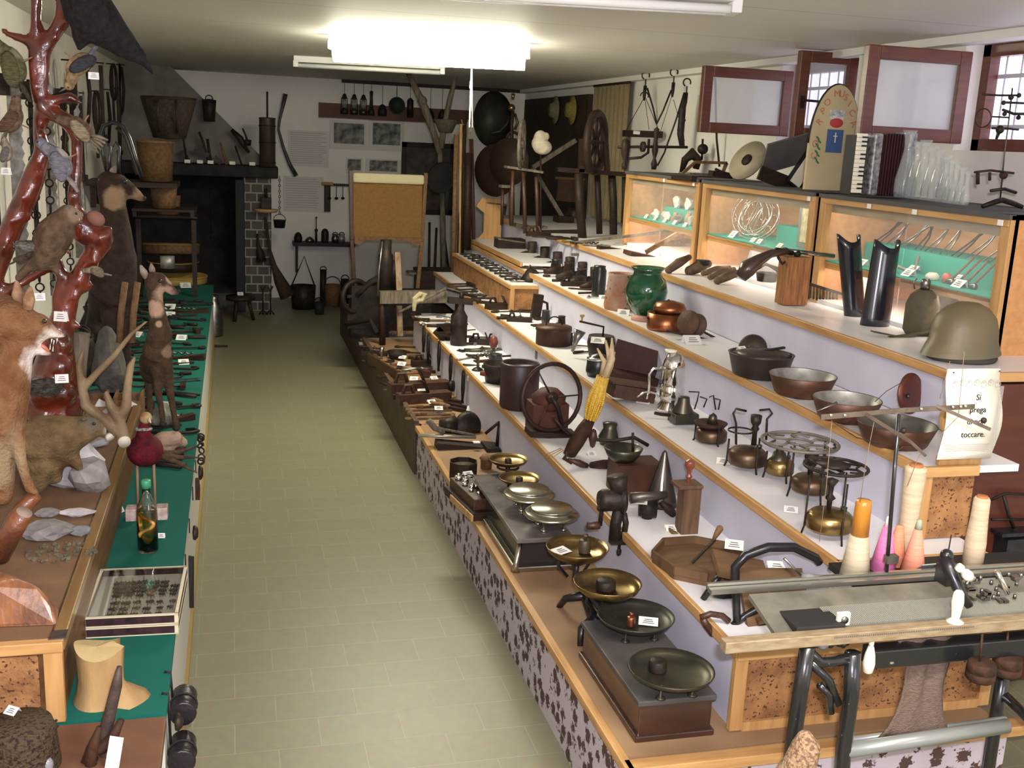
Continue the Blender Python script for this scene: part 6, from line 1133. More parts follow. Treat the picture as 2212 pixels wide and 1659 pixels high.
# ======================= objects on the steps =======================
Z0, Z1, Z2, Z3, Z4 = ZS
MBL = mat('moss_green_iron', (.06, .065, .05), .6, .3, c2=(.10, .085, .06), ns=20)
TERRA = mat('terracotta', (.38, .17, .10), .8, c2=(.45, .32, .24), ns=10, spk=(.10, .07, .05), sps=35, spt=.60, bump=.3)
GGL = mat('green_glaze', (.006, .10, .035), .12, c2=(.004, .04, .016), ns=7, coat=1.)
# ---- topmost shelf (z Z4) ----
p = at(2075, 775, Z4); s = mpp(p)
t = thing('army_helmet', 'khaki steel army helmet with its brim to the left on the topmost shelf', 'helmet', p, radians(8)); HM = mat('khaki_paint', (.15, .115, .055), .48, c2=(.11, .10, .06), ns=6, bump=.15, bs=40)
n = 36; rows = [(1.13, -.005, .0), (1.08, .012, .0), (1.0, .045, .02), (.97, .09, .04), (.86, .135, .05), (.62, .17, .03), (.32, .188, 0), (.001, .192, 0)]; g = G(); vs = []
for r_, z_, _ in rows:
    for k in range(n):
        a = 2*pi*k/n; rx = .135*r_*(1+(.14 if z_ < .03 else 0)*max(0, cos(a-pi))**3); vs.append((rx*cos(a), .115*r_*sin(a), z_+.03+(.008*cos(a) if z_ < .02 else 0)))
fs = [(i*n+k, i*n+(k+1) % n, (i+1)*n+(k+1) % n, (i+1)*n+k) for i in range(len(rows)-1) for k in range(n)]
g.add(vs, fs, True); g.build('shell', HM, t); G().lathe([(.118, 0), (.124, .012), (.120, .03), (.105, .03), (.105, 0)], n=30, sx=1.12).build('liner', mat('liner_dark', (.06, .055, .04), .8), t)
G().ring((.0, 0, .030), .146, .0035, n=36, m=6, sy=.84).build('rim_band', HM, t)
for k, (px, py, hh, rr, lb, y_) in enumerate(((1985, 722, 118, 33, 'olive cloth-covered canteen left of the helmet', 0), (2035, 690, 92, 26, 'second canteen half hidden behind the helmet', .1))):
    K('field_canteen', lb, 'canteen', (px, py, Z4), [('bottle', mat('olive_cloth', (.10, .085, .055), .85, c2=(.075, .065, .04), ns=30, bump=.4, bs=150), ('l', (px, py), [(rr*.8, 0), (rr, rr*.3), (rr, hh*.55), (rr*.8, hh*.72), (rr*.4, hh*.82), (0, hh*.83)], (0, 0, 1), 1.1)), ('cap', STEEL, ('l', (px, py), [(0, hh*.8), (10, hh*.8), (10, hh*.98), (7, hh*1.02), (0, hh*1.03)])), ('chain', STEEL, ('t', 1.2, (px-9, py-hh*.83), (px-12, py-hh*.95), (px-4, py-hh*1.02)))])
K('canteen_strap', 'folded olive canvas strap lying before the helmet', 'strap', (1930, 728, Z4), [('strap', MT['olive_cloth'], ('b', 16, 3, (1885, 716), (1945, 728)), ('b', 14, 3, (1900, 732), (1990, 720)), ('b', 14, 4, (1945, 730), (2015, 712)))])
def gaiter(px, py, tx, ty, r0, r1, lb):
    q0 = at(px, py, Z4); s = mpp(q0); t = thing('leather_gaiter', lb, 'gaiter', q0); tp = aty(tx, ty, q0.y+.02)-q0; M_ = axm(tp); g_ = G(); m_ = 14; k_ = 10; V_ = []
    for th in (0, .004):
        for i in range(k_+1):
            f = i/k_; R_ = (r0+(r1-r0)*f)*s-th
            for j in range(m_+1):
                a = pi*.98+pi*1.12*j/m_; w_ = Vector((R_*cos(a), R_*sin(a)*.8, 0)); V_.append(Vector(w_)+tp*f+Vector((0, 0, (.018*cos(2*a)-.012)*f)))
    F_ = []; N1 = (k_+1)*(m_+1)
    for i in range(k_):
        for j in range(m_):
            q_ = (i*(m_+1)+j, i*(m_+1)+j+1, (i+1)*(m_+1)+j+1, (i+1)*(m_+1)+j); F_ += [q_, tuple(N1+v for v in reversed(q_))]
        for j in (0, m_): a_ = i*(m_+1)+j; b_ = a_+m_+1; F_.append((a_, b_, b_+N1, a_+N1))
    for j in range(m_):
        for i in (0, k_): a_ = i*(m_+1)+j; F_.append((a_, a_+1, a_+1+N1, a_+N1))
    g_.add(V_, F_, True); g_.build('leather', mat('shiny_black_leather', (.009, .009, .016), .22, coat=.6), t); return t
gaiter(1845, 682, 1832, 508, 24, 27, 'left shiny black leather gaiter leaning on the other one'); gaiter(1888, 702, 1916, 520, 34, 30, 'right shiny black leather gaiter, nearer and wider one')
K('wooden_block', 'upright reddish block of grooved wood carrying the pistol', 'block', (1710, 658, Z4), [('block', mat('grooved_pine', (.38, .17, .06), .6, c2=(.20, .08, .03), ns=14, st=(6, 6, .6), bump=.4), ('x', (1708, 656), (56, 40, 102)))])
K('old_carbine', 'old carbine with dark stock lying over the wooden block', 'gun', (1700, 655, Z4), [('stock', mat('stock_wood', (.07, .04, .028), .3, c2=(.04, .022, .015), ns=8, coat=.4), ('t', 14, (1600, 600, -.06, 13), (1615, 580, -.06, 20), (1640, 562, -.06, 13), (1665, 548, -.06, 9), (1700, 542, -.06, 8))), ('barrel', STEEL, ('t', 4.5, (1690, 540, -.06), (1802, 553, -.06))), ('lock', IRON, ('t', 6, (1675, 540, -.06), (1712, 546, -.06)), ('s', (1722, 548, -.06), 8), ('t', 3, (1680, 555, -.06), (1690, 570, -.06), (1700, 562, -.06)))])
K('iron_crown_pot', 'small dark open iron basket under the carbine stock', 'basket', (1655, 615, Z4), [('ring', IRON, ('l', (1655, 613), [(12, 0), (20, 3), (24, 24), (21, 24), (17, 5), (0, 4)])), ('bow', IRON, ('t', 3, (1630, 585), (1655, 570), (1680, 585)), ('t', 3, (1650, 570), (1700, 585)))])
for k, (px, lb) in enumerate(((1665, 'white square panel lamp slot'),)): pass
K('cartridge_rack', 'dark rack of rifle cartridges with a wooden bar beside the block', 'cartridges', (1780, 655, Z4), [('bar', DWOOD, ('b', 6, 6, (1738, 610), (1835, 640))), ('cartridges', mat('cartridge_dark', (.10, .07, .03), .35, .7, c2=(.03, .02, .015), ns=40), *[('t', 2.6, (1752+7*k, 612+2.2*k), (1750+7*k, 644+2.2*k)) for k in range(9)])])
K('shell_case', 'tall dark pointed wooden stake standing before the middle showcase', 'stake', (1500, 566, Z4), [('stake', mat('shell_dark', (.035, .022, .018), .5, c2=(.06, .035, .025), ns=10), ('l', (1501, 566), [(0, 0), (12, 0), (12, 84), (8, 110), (4, 128), (0, 131)]))])
for k, (a, b_, r, lb) in enumerate((((1445, 583), (1488, 556), 11, 'leftmost wooden shoe last before the stake'), ((1490, 585), (1530, 570), 14, 'wooden shoe mould with an open top beside the stake'), ((1520, 590), (1575, 578), 8, 'thin dark shoe last, first of three lying together'), ((1535, 598), (1585, 582), 9, 'middle shoe last of the three lying together'), ((1550, 606), (1600, 588), 11, 'nearest shoe last of the three lying together'))):
    K('shoe_last', lb, 'shoe last', (a[0], a[1]+8, Z4), [('last', mat('last_wood', (.17, .11, .065), .5, c2=(.09, .055, .035), ns=10), ('t', r, a+(0, r*.8), ((a[0]+b_[0])/2, (a[1]+b_[1])/2-2, 0, r*1.0), b_+(0, r*.6)), ('s', a, r*.8), ('s', b_, r*.6)), *([('socket', BLKM, ('l', (1518, 572), [(0, 0), (13, 0), (15, 10), (0, 9)]))] if k == 1 else [])])
K('wool_carder', 'long pair of dark wooden rails with a grey fluffy end on the top shelf', 'rails', (1340, 530, Z4), [('upper_rail', GWOOD, ('b', 9, 5, (1235, 525), (1480, 495))), ('lower_rail', GWOOD, ('b', 9, 5, (1235, 550), (1370, 545))), ('fluff', mat('grey_fluff', (.28, .26, .25), .95, bump=.9, bs=60), ('s', (1335, 535), (16, 12, 10)), ('s', (1318, 540), (10, 10, 8)))])
for k, (a, b_, w_, m_, lb) in enumerate((((1355, 545), (1480, 572), 50, RWOOD, 'flat red-brown wooden tray board lying before the left showcase'), ((1365, 520), (1440, 528), 26, MWOOD, 'ribbed wooden washboard on the tray board, left one'), ((1420, 530), (1490, 520), 26, MWOOD, 'ribbed wooden washboard on the tray board, right one'), ((1395, 545), (1475, 498), 7, MWOOD, 'square wooden stick lying slanted over the washboards'))):
    K('wooden_board', lb, 'board', (a[0], a[1]+6, Z4), [('board', m_, ('b', w_, 9, a, b_))])
# ---- cork box with pincers on the second step, far end ----
t = thing('cork_box', 'long cork-sided box with a white top covered in rows of small pincers', 'box', (1.94, 7.41, Z2)); zb_ = .186
G().box((.12, 1.05, zb_-.008), (.25, 2.1, .016)).build('top', WHITE, t); G().box((.006, 1.05, zb_/2-.01), (.012, 2.08, zb_-.03)).build('cork_side', CORK, t); G().box((.12, .006, zb_/2-.01), (.24, .012, zb_-.03)).build('cork_end', CORK, t)
G().box((-.002, 1.05, zb_-.01), (.02, 2.12, .024)).build('long_trim', PINE, t); G().box((.12, -.004, zb_-.01), (.26, .018, .024)).build('end_trim', PINEX, t); G().box((.012, -.002, zb_/2), (.03, .02, zb_)).build('corner_post', PINEZ, t)
for k in range(22):
    yy = 9.35-k*.083; o = tool('pincers' if k % 3 else 'shears', 0, 0, 0, .17, RND.uniform(-.25, .15), '', STEEL if k % 2 else IRON); o.name = 'old_pincers'; o.location = (2.05+.02*(k % 2), yy, Z2+zb_+.002)
    o['label'] = 'small pincers on the cork box, %s from the far end' % ORD[k]; o['group'] = 'old pincers on the cork box'
K('flat_iron', 'big black flat iron at the near end of the cork box', 'iron', (1148, 608, Z2+zb_), [('body', IRON, ('l', (1148, 607), [(0, 0), (24, 0), (24, 5), (10, 24), (0, 28)], (0, 0, 1), 1.0)), ('handle', IRON, ('t', 3, (1136, 590), (1145, 574), (1158, 592)))])
# white ledge behind with bracket and far dark gear
t = thing('white_ledge', 'narrow white ledge with pine edge behind the cork box', 'shelf', (2.16, 8.0, Z3+.03)); G().box((.15, .9, 0), (.32, 2.0, .02)).build('board', WHITE, t); G().box((-.015, .9, 0), (.02, 2.0, .03)).build('trim', PINE, t)
q0 = aty(1038, 500, 10.45); t = one(G().prism([(0, 0), (.20, 0), (.20, .42), (0, .42), (-.05, .34), (.03, .28), (.03, .1), (-.02, .04)], .02, Matrix.Rotation(pi/2, 4, 'X')), 'wooden_bracket', PINEZ, 'pale wavy pine bracket at the far end of the top shelf', 'bracket', (XS[3]+.12, 9.85, Z3), bev=.002)
# ---- third step (Z3) ----
bl = ['first', 'second', 'third', 'fourth', 'fifth', 'sixth']
for k in range(6):
    px = 1140+k*27; py = 556+k*11; K('leather_boot', 'dark leather ankle boot, %s from the left in the row on the third step' % bl[k], 'boot', (px, py, Z3), [('shoe', LEATH, ('t', 9, (px-16, py-5, 0, 6), (px-2, py-6, 0, 9), (px+8, py-8, 0, 10), (px+10, py-24, 0, 10), (px+10, py-34, 0, 10)), ('s', (px-16, py-5), 6)), ('sole', BLKM, ('b', 16, 3, (px-20, py), (px+16, py)))])
for k in range(4):
    px = 1195+k*26; py = 592+k*11; K('wooden_last_shoe', 'dark wooden clog, %s from the left in the front row on the third step' % bl[k], 'clog', (px, py, Z3), [('clog', DWOOD, ('t', 9, (px-20, py-4, 0, 5), (px-5, py-7, 0, 9), (px+10, py-10, 0, 11)), ('s', (px+10, py-10), 10))])
vessel('black_jar', 1292, 640, Z3, [(0, 0), (14, 0), (15, 4), (15, 56), (12, 62), (13, 66), (0, 67)], 'tall black glossy jar before the terracotta pot', 'jar', BLACK)
vessel('terracotta_pot', 1338, 668, Z3, [(0, 0), (33, 0), (35, 8), (28, 72), (30, 78), (27, 78), (25, 70), (30, 8), (0, 6)], 'pinkish cone-shaped terracotta pot behind the green jug', 'pot', TERRA)
vessel('green_jug', 1392, 685, Z3, [(0, 0), (21, 0), (24, 6), (42, 36), (46, 58), (40, 82), (31, 92), (30, 100), (37, 108), (34, 108), (27, 98), (0, 90)], 'bulbous glossy green glazed jug', 'jug', GGL)
vessel('pink_base', 1385, 692, Z3, [(0, 0), (22, 0), (22, 8), (0, 9)], 'pale pink round base under the copper pot rim', 'base', mat('pink_clay', (.5, .28, .22), .7))
K('copper_pot', 'small bright copper pot with a lid behind it', 'pot', (1436, 712, Z3), [('pot', COPPER, ('l', (1436, 711), [(0, 0), (38, 0), (40, 4), (40, 36), (38, 36), (37, 4), (0, 4)])), ('lid', COPPER, ('l', (1446, 675), [(34, 0), (36, 10), (30, 20), (8, 26), (0, 26)])), ('handle', IRON, ('t', 2.5, (1398, 688), (1420, 672), (1446, 648)), ('t', 2, (1470, 655), (1478, 665)))])
K('waffle_iron', 'round-plated waffle iron with very long crossed handles', 'waffle iron', (1490, 728, Z3), [('plate', mat('rusty_plate', (.13, .075, .05), .7, .3, c2=(.08, .05, .035), ns=20, bump=.4), ('l', (1487, 697), [(0, -3), (27, -3), (27, 3), (0, 3)], (-.8, -.5, .2))), ('plate', MT['rusty_plate'], ('l', (1504, 702), [(0, -3), (25, -3), (25, 3), (0, 3)], (-.8, -.5, .2))), ('handle', IRON, ('t', 2.5, (1440, 714, -.03), (1500, 728, -.04), (1592, 746, -.04))), ('handle', IRON, ('t', 2.5, (1522, 718), (1560, 738), (1585, 760)))])
vessel('lidded_pan', 1640, 812, Z3, [(0, 0), (52, 0), (58, 6), (69, 48), (71, 50), (66, 50), (55, 6), (0, 4)], 'dark lidded pan with sloping sides on the third step', 'pan', mat('dark_pan_iron', (.045, .035, .028), .45, .5, c2=(.07, .05, .038), ns=12), extra=lambda t, s: (G().lathe([(66*s, 46*s), (40*s, 54*s), (0, 56*s)], n=32).build('lid', MT['dark_pan_iron'], t), G().bar((-30*s, 0, 50*s), (60*s, 12*s, 60*s), 8*s, 4*s).build('handle', IRON, t)))
K('pot_lid', 'round dark lid with a knob standing upright behind the lidded pan', 'lid', (1625, 770, Z3), [('lid', MT['dark_pan_iron'], ('l', (1626, 752, .05), [(0, 8), (10, 7), (28, 4), (31, 0), (0, -1)], (-.5, -.8, .35))), ('knob', BRASSD, ('s', (1621, 752, .02), 5))])
def cpan(px, py, R, h, lb, m2=TIN):
    q0 = at(px, py, Z3); s = mpp(q0); t = thing('copper_pan', lb, 'pan', q0)
    G().lathe([(0, 0), (R*.72*s, 0), (R*.8*s, 5*s), (R*s, h*s), (R*.985*s, h*s+s), (R*.78*s, 7*s), (0, 4*s)], n=36).build('outside', COPPERD, t); G().lathe([(R*.975*s, h*s), (R*.775*s, 8*s), (R*.7*s, 5.5*s), (0, 5*s)], n=36, cap=False).build('tinned_inside', m2, t)
    G().bar((-R*.2*s, -R*.8*s, h*.5*s), (-R*.75*s, -R*1.15*s, h*.35*s), 8*s, 3*s).build('handle', COPPERD, t); return t
cpan(1730, 852, 72, 44, 'copper pan with a bright tinned inside, middle of the three pans'); cpan(1825, 905, 73, 46, 'copper pan with a grey tinned inside, left of the yarn reel arms'); cpan(1932, 958, 84, 46, 'nearest copper pan, behind the iron reel arms', mat('dark_tinned', (.16, .15, .13), .4, .7, c2=(.1, .09, .08), ns=10))
K('copper_lid', 'upright oval dark red copper lid behind the nearest pan', 'lid', (1968, 930, Z3), [('lid', mat('dark_red_copper', (.14, .035, .02), .4, .5, c2=(.09, .03, .02), ns=12), ('l', (1968, 850, .12), [(0, 3), (30, 3), (46, 0), (46, -3), (0, -3)], (.35, -.9, .15))), ('knob', BLACK, ('s', (1962, 856, .085), 6))])
# ---- second step (Z2): stoves etc. ----
K('coffee_machine', 'shiny chrome espresso machine with a bent spout and three cups arms', 'coffee machine', (1448, 888, Z2), [('body', CHROME, ('l', (1448, 886), [(0, 0), (30, 0), (31, 6), (22, 20), (26, 30), (27, 52), (23, 58), (26, 62), (24, 90), (25, 94), (21, 110), (14, 124), (0, 128)])), ('knob', IVORY, ('l', (1449, 763), [(0, 0), (5, 2), (13, 3), (13, 8), (0, 9)])), ('spout', CHROME, ('t', 3, (1432, 795), (1412, 796), (1403, 808), (1401, 850)), ('t', 2, (1376, 858), (1390, 848), (1402, 846), (1416, 850), (1424, 858)), ('t', 2, (1400, 846), (1397, 862)))])
K('spirit_lamp', 'brass square-based spirit burner beside the chrome coffee machine', 'burner', (1475, 914, Z2), [('base', BRASSD, ('x', (1475, 912), (56, 40, 22)), ('l', (1475, 890), [(24, 0), (14, 20), (12, 34), (0, 35)])), ('handle', DWOOD, ('t', 4, (1448, 897), (1428, 895), (1414, 892)))], bev=.003)
def stove(px, py, R, th, lb, mt, legs=3, lh=18, extra=(), top=None, tank_z=None):
    z_ = lh; parts = [('tank', mt, ('l', (px, py), [(0, z_), (R*.92, z_), (R, z_+4), (R*.98, z_+th*.7), (R*.8, z_+th*.9), (R*.2, z_+th*1.05), (0, z_+th*1.06)])), ('filler_cap', BRASSD, ('l', (px+R*.55, py), [(0, z_+th*.9), (R*.12, z_+th*.9), (R*.15, z_+th*1.15), (0, z_+th*1.2)]))]
    t = K('brass_stove', lb, 'stove', (px, py, Z2), parts+list(extra)); s = mpp(t.location)
    for k in range(3):
        a = -1.57+k*2.094; H4 = (lh+th*1.1+(top or 30))*s; G().tube([(R*1.12*s*cos(a), R*1.12*s*sin(a), 0), (R*1.02*s*cos(a), R*1.02*s*sin(a), lh*s), (R*1.0*s*cos(a), R*1.0*s*sin(a), H4)], 2.2*s, 6).build('leg', IRON, t)
    return t
def grate(px, py, R, n=8, cross=6):
    o = [('r', (px, py), R, 3.4), ('r', (px, py), R*.45, 2.8)]
    return o
def wire(*p): return ('pot_arm', IRON, ('t', 1.6, *p))
stove(1535, 955, 34, 30, 'stove with wavy wire pot arms and a burner cup, leftmost of the stoves', mat('brown_brass', (.13, .08, .045), .4, .8, c2=(.08, .055, .035), ns=14), lh=4, top=4, extra=[('pan', RUST, ('l', (1532, 955), [(0, 34), (30, 36), (36, 44), (32, 44), (0, 40)])), ('burner', BRASSD, ('l', (1535, 955), [(0, 40), (12, 42), (8, 60), (0, 66)])), wire((1488, 846), (1510, 847), (1506, 866), (1500, 884)), wire((1512, 857), (1527, 862), (1520, 880)), wire((1532, 858), (1541, 854), (1546, 885)), wire((1544, 861), (1556, 864), (1552, 885))])
stove(1612, 1012, 42, 36, 'stove with two black crooked pot arms and a tall burner', MT['brown_brass'], lh=12, top=10, extra=[('burner', IRON, ('l', (1625, 990), [(6, 30), (5, 60), (9, 66), (6, 72), (11, 80), (12, 96), (0, 97)])), ('pot_arm', IRON, ('t', 2.6, (1590, 960), (1590, 915), (1584, 893), (1590, 883), (1612, 888))), ('pot_arm', IRON, ('t', 2.6, (1655, 950), (1657, 905), (1668, 893), (1662, 884), (1641, 886))), ('grate', IRON, ('r', (1600, 930), 26, 2))])
def big_grate(t, px, py, R, m):
    p = t.location; c = aty(px, py, p.y)-p; s = mpp(p); R *= s
    gr = G().ring(c, R, 3.6*s).build('grate_ring', m, t); g = G()
    for k in range(6):
        a = k*pi/3; x_, y_ = cos(a), sin(a); g.tube([c+Vector((x_*R*.32, y_*R*.32, 0)), c+Vector((cos(a+.35)*R*.65, sin(a+.35)*R*.65, 0)), c+Vector((x_*R, y_*R, 0))], 3*s, 6); g.tube([c+Vector((cos(a-.35)*R*.65, sin(a-.35)*R*.65, 0)), c+Vector((cos(a)*R*.9, sin(a)*R*.9, 0)), c+Vector((cos(a+.35)*R*.65, sin(a+.35)*R*.65, 0))], 2.6*s, 6)
    g.ring(c, R*.32, 3*s); g.build('grate_bars', m, gr)
GRI = mat('grey_cast_iron', (.20, .17, .14), .6, .4, c2=(.13, .11, .09), ns=20)
t = stove(1682, 1035, 30, 34, 'small yellow brass stove under the largest grate', BRASS, lh=14, top=8, extra=[('burner', BRASSD, ('l', (1682, 1000), [(10, 10), (6, 20), (9, 28), (4, 40), (0, 44)])), ('skirt', BRASSD, ('l', (1682, 1000), [(26, 0), (16, 12), (13, 24), (0, 24)]))])
t = stove(1748, 1078, 42, 34, 'red-brown brass stove carrying the largest pale round grate', MT['brown_brass'], lh=20, top=64, extra=[('burner', IRON, ('l', (1748, 1040), [(5, 0), (6, 30), (12, 42), (16, 56), (12, 66), (0, 68)])), ('tap', IRON, ('t', 3, (1788, 972), (1806, 968), (1802, 960)))]); big_grate(t, 1728, 955, 80, GRI)
t = stove(1788, 1160, 50, 42, 'nearest bright brass stove with a flat black grate', BRASS, lh=20, top=70, extra=[('burner', IRON, ('l', (1790, 1100), [(5, 0), (6, 20), (12, 26), (5, 34), (6, 52), (14, 66), (0, 72)])), ('burner_dish', IRON, ('l', (1800, 1006), [(0, 0), (30, 0), (36, 4), (0, 5)]))]); big_grate(t, 1806, 1008, 66, IRON)
for (px, py, wh) in ((1388, 872, 'before the chrome coffee machine'), (1562, 1003, 'before the stove with crooked arms'), (1708, 1108, 'before the nearest brass stove')): card(px, py, Z2, wh, wp=30, tilt=25, rz=-.5)
for (px, py, w_, wh, zz) in ((1500, 745, 38, 'before the waffle iron handles', Z3), (1345, 682, 26, 'by the foot of the green jug', Z3), (1305, 648, 20, 'before the black jar', Z3), (1608, 760, 22, 'on the lid of the lidded pan', Z3+.09)): card(px, py, zz, wh, wp=w_, tilt=40)
K('open_suitcase', 'open dark red-brown suitcase gramophone behind the corn cob', 'case', (1355, 830, Z2), [('lid', mat('suitcase_dark', (.06, .02, .015), .5, c2=(.035, .015, .012), ns=12), ('b', 4, 82, (1322, 770, .10), (1420, 800, .02))), ('case', MT['suitcase_dark'], ('b', 60, 26, (1320, 812), (1410, 826)))])
K('red_tin_box', 'low red-brown metal box right of the suitcase', 'box', (1352, 866, Z2), [('box', RWOOD, ('b', 56, 28, (1318, 838), (1405, 852))), ('lid', RWOOD, ('b', 60, 4, (1314, 820), (1406, 834)))])
K('coffee_roaster', 'iron coffee roaster with a long cranked handle and wooden knob', 'roaster', (1300, 770, Z2), [('pan', IRON, ('l', (1296, 770), [(0, 0), (24, 0), (30, 30), (27, 46), (26, 46), (0, 44)])), ('crank', IRON, ('t', 2.2, (1302, 730), (1304, 706), (1278, 700), (1252, 694))), ('knob', LWOOD, ('l', (1257, 694), [(0, 0), (2, 2), (2, 8), (5, 10), (5, 14), (0, 15)]))])
K('black_kettle', 'black enamel coffee pot with bright highlights before the suitcase', 'kettle', (1290, 812, Z2), [('body', BLACK, ('l', (1290, 812), [(0, 0), (22, 0), (26, 12), (24, 34), (16, 46), (0, 50)])), ('band', CHROME, ('l', (1290, 812), [(24.5, 36), (25, 39), (20, 42), (18, 42)])), ('handle', BLACK, ('t', 2.5, (1312, 780), (1322, 790), (1314, 803)))])
K('steel_funnel', 'grey tin spoon and funnel leaning behind the coffee roaster', 'funnel', (1245, 772, Z2), [('funnel', STEEL, ('l', (1245, 735), [(3, -26), (6, 0), (14, 22), (12, 22), (0, -4)], (.3, 0, 1)))])
K('white_shoulder_cloth', 'white pleated cloth box with a dark mark on the second step', 'cloth', (1125, 740, Z1+.0), [('cloth', mat('white_pleats', (.66, .64, .62), .8, c2=(.5, .48, .47), ns=20, st=(8, 1, .5)), ('x', (1126, 758), (62, 40, 52))), ('mark', INK, ('t', 1.5, (1126, 716, -.06), (1122, 728, -.06), (1126, 742, -.06)))])
for k, (kd, px, py, L_, rz_, m_, lb) in enumerate((('hammer', 1000, 622, .26, .3, IRON, 'long dark hammer at the far end of the second step'), ('plane', 1085, 668, .26, .2, DWOOD, 'dark wooden plane on the second step by the cork box'), ('pincers', 1030, 640, .2, -.3, IRON, 'bright nail puller on the second step'), ('file', 1055, 655, .3, -.6, STEEL, 'pale long file across the second step edge'), ('chisel', 1110, 690, .25, .1, IRON, 'short chisel beside the white pleated cloth'), ('wedge', 1175, 690, .16, .5, DWOOD, 'upright dark wedge behind the big can'), ('spanner', 1150, 672, .2, .2, IRON, 'iron spanner before the cork box end'), ('hook', 1010, 632, .2, 0, IRON, 'iron hook by the post vice top'), ('shears', 1200, 705, .22, 1.2, IRON, 'black shears behind the big can'))):
    tool(kd, px, py, Z2, L_, rz_, lb, m_)
K('notched_block', 'dark notched block standing at the cork box corner', 'block', (1165, 690, Z2), [('block', DWOOD, ('b', 14, 20, (1156, 686), (1164, 636))), ('arm', IRON, ('t', 3, (1170, 650), (1182, 655), (1184, 690)))])
# ---- first step (Z1) ----
K('post_vice', 'tall dark post vice with a cross handle on the first step', 'vice', (990, 745, Z1), [('post', IRON, ('l', (990, 742), [(0, 0), (18, 0), (18, 60), (14, 66), (10, 74), (10, 94), (0, 94)])), ('jaw', IRON, ('b', 20, 12, (968, 648), (1020, 652))), ('handle', IRON, ('t', 3.5, (966, 624), (1030, 642)), ('t', 5, (998, 632), (996, 650)))])
K('open_tool_box', 'open wooden tool box at the far end of the first step', 'box', (950, 735, Z1), [('box', DWOOD, ('b', 6, 20, (942, 712), (962, 732)), ('b', 6, 20, (962, 732), (985, 728)), ('b', 6, 16, (944, 708), (975, 706))), ('bottom', DWOOD, ('b', 30, 4, (948, 722), (978, 726)))])
for k, (kd, px, py, L_, rz_, m_, lb) in enumerate((('file', 925, 682, .3, .1, STEEL, 'farthest long file on the first step'), ('chisel', 935, 694, .3, -.1, MWOOD, 'wooden-handled chisel near the far end of the first step'), ('spanner', 940, 703, .22, .2, STEEL, 'grey spanner near the open tool box'), ('hammer', 1030, 745, .24, .2, IRON, 'short hammer right of the post vice'), ('pincers', 1040, 760, .24, -.2, BRASSD, 'brass-coloured pincers right of the post vice'), ('auger', 1050, 772, .22, .3, IRON, 'small brace and bit before the casserole'), ('hook', 1015, 775, .2, .6, STEEL, 'bright iron hook before the post vice'), ('hinge', 1065, 755, .18, -.4, RUST, 'rusty hinge beside the small lamp'), ('plane', 1075, 738, .18, .3, DWOOD, 'small dark plane behind the casserole'), ('wedge', 1020, 790, .12, .2, BRASSD, 'small brass stand with rods on the first step'))):
    tool(kd, px, py, Z1, L_, rz_, lb, m_)
K('red_miner_lamp', 'small red oval lamp beside the rusty hinge', 'lamp', (1066, 752, Z1), [('body', mat('red_lamp', (.16, .035, .02), .4), ('l', (1066, 752), [(0, 0), (7, 2), (10, 12), (7, 24), (0, 28)]))])
for (px, py, wh) in ((905, 686, 'lying first on the far end of the first step edge'), (916, 700, 'lying second on the first step edge'), (962, 690, 'among the files of the first step'), (1058, 758, 'beside the red oval lamp')): card(px, py, Z1, wh, wp=15, tilt=12)
vessel('flower_clamp', 1032, 800, Z1, [(0, 0), (14, 0), (10, 4), (3, 8), (3, 30), (8, 34), (0, 35)], 'small brass-topped stand before the red casserole handle', 'stand', BRASSD)
K('iron_casserole', 'black casserole with a red-brown wooden handle on the first step', 'casserole', (1085, 825, Z1), [('pot', IRON, ('l', (1082, 824), [(0, 0), (34, 0), (40, 40), (37, 40), (32, 4), (0, 4)])), ('handle', mat('red_handle', (.22, .05, .03), .5), ('t', 6, (1038, 806, 0, 5), (1055, 808, 0, 7), (1072, 806, 0, 5)))])
vessel('black_drum', 1120, 880, Z1, [(0, 0), (38, 0), (42, 6), (42, 96), (40, 100), (37, 98), (37, 90), (0, 88)], 'tall black enamel drum behind the corn sheller wheel', 'drum', mat('dark_red_black', (.028, .012, .012), .45, c2=(.045, .018, .016), ns=10))
vessel('rusty_can', 1193, 775, Z1+.12, [(0, 0), (38, 0), (38, 62), (40, 64), (38, 72), (0, 74)], 'large dark brown rusty can with a lid above the sheller wheel', 'can', mat('brown_can', (.05, .03, .022), .5, .4, c2=(.09, .045, .03), ns=14), extra=lambda t, s: (G().ring((0, 0, 74*s), 18*s, 1.5*s, (0, 1, 0), a0=0, a1=pi, n=14, m=5).build('handle', IRON, t), G().cyl((0, 0, -.11), (0, 0, .0), 36*s, n=22).build('base_drum', DWOOD, t)))
t = spin('corn_sheller', 'cast iron corn sheller with a big spoked flywheel and red-brown body', (1190, 940, Z1), 1192, 858, 72, 5, (.25, -1, .12), [('body', mat('sheller_red', (.085, .03, .02), .6, c2=(.08, .03, .02), ns=10), ('x', (1180, 925, .08), (80, 60, 60)), ('l', (1185, 865, .08), [(0, -20), (34, -18), (38, 10), (20, 26), (0, 28)])), ('base', DWOOD, ('b', 50, 12, (1140, 932), (1240, 938))), ('crank', IRON, ('t', 5, (1192, 858, -.04), (1205, 880, -.04), (1215, 920, -.04)))], sp=3, m=mat('wheel_iron', (.045, .026, .022), .5, .5, c2=(.07, .04, .03), ns=14))
t.name = 'corn_sheller'; t['category'] = 'corn sheller'
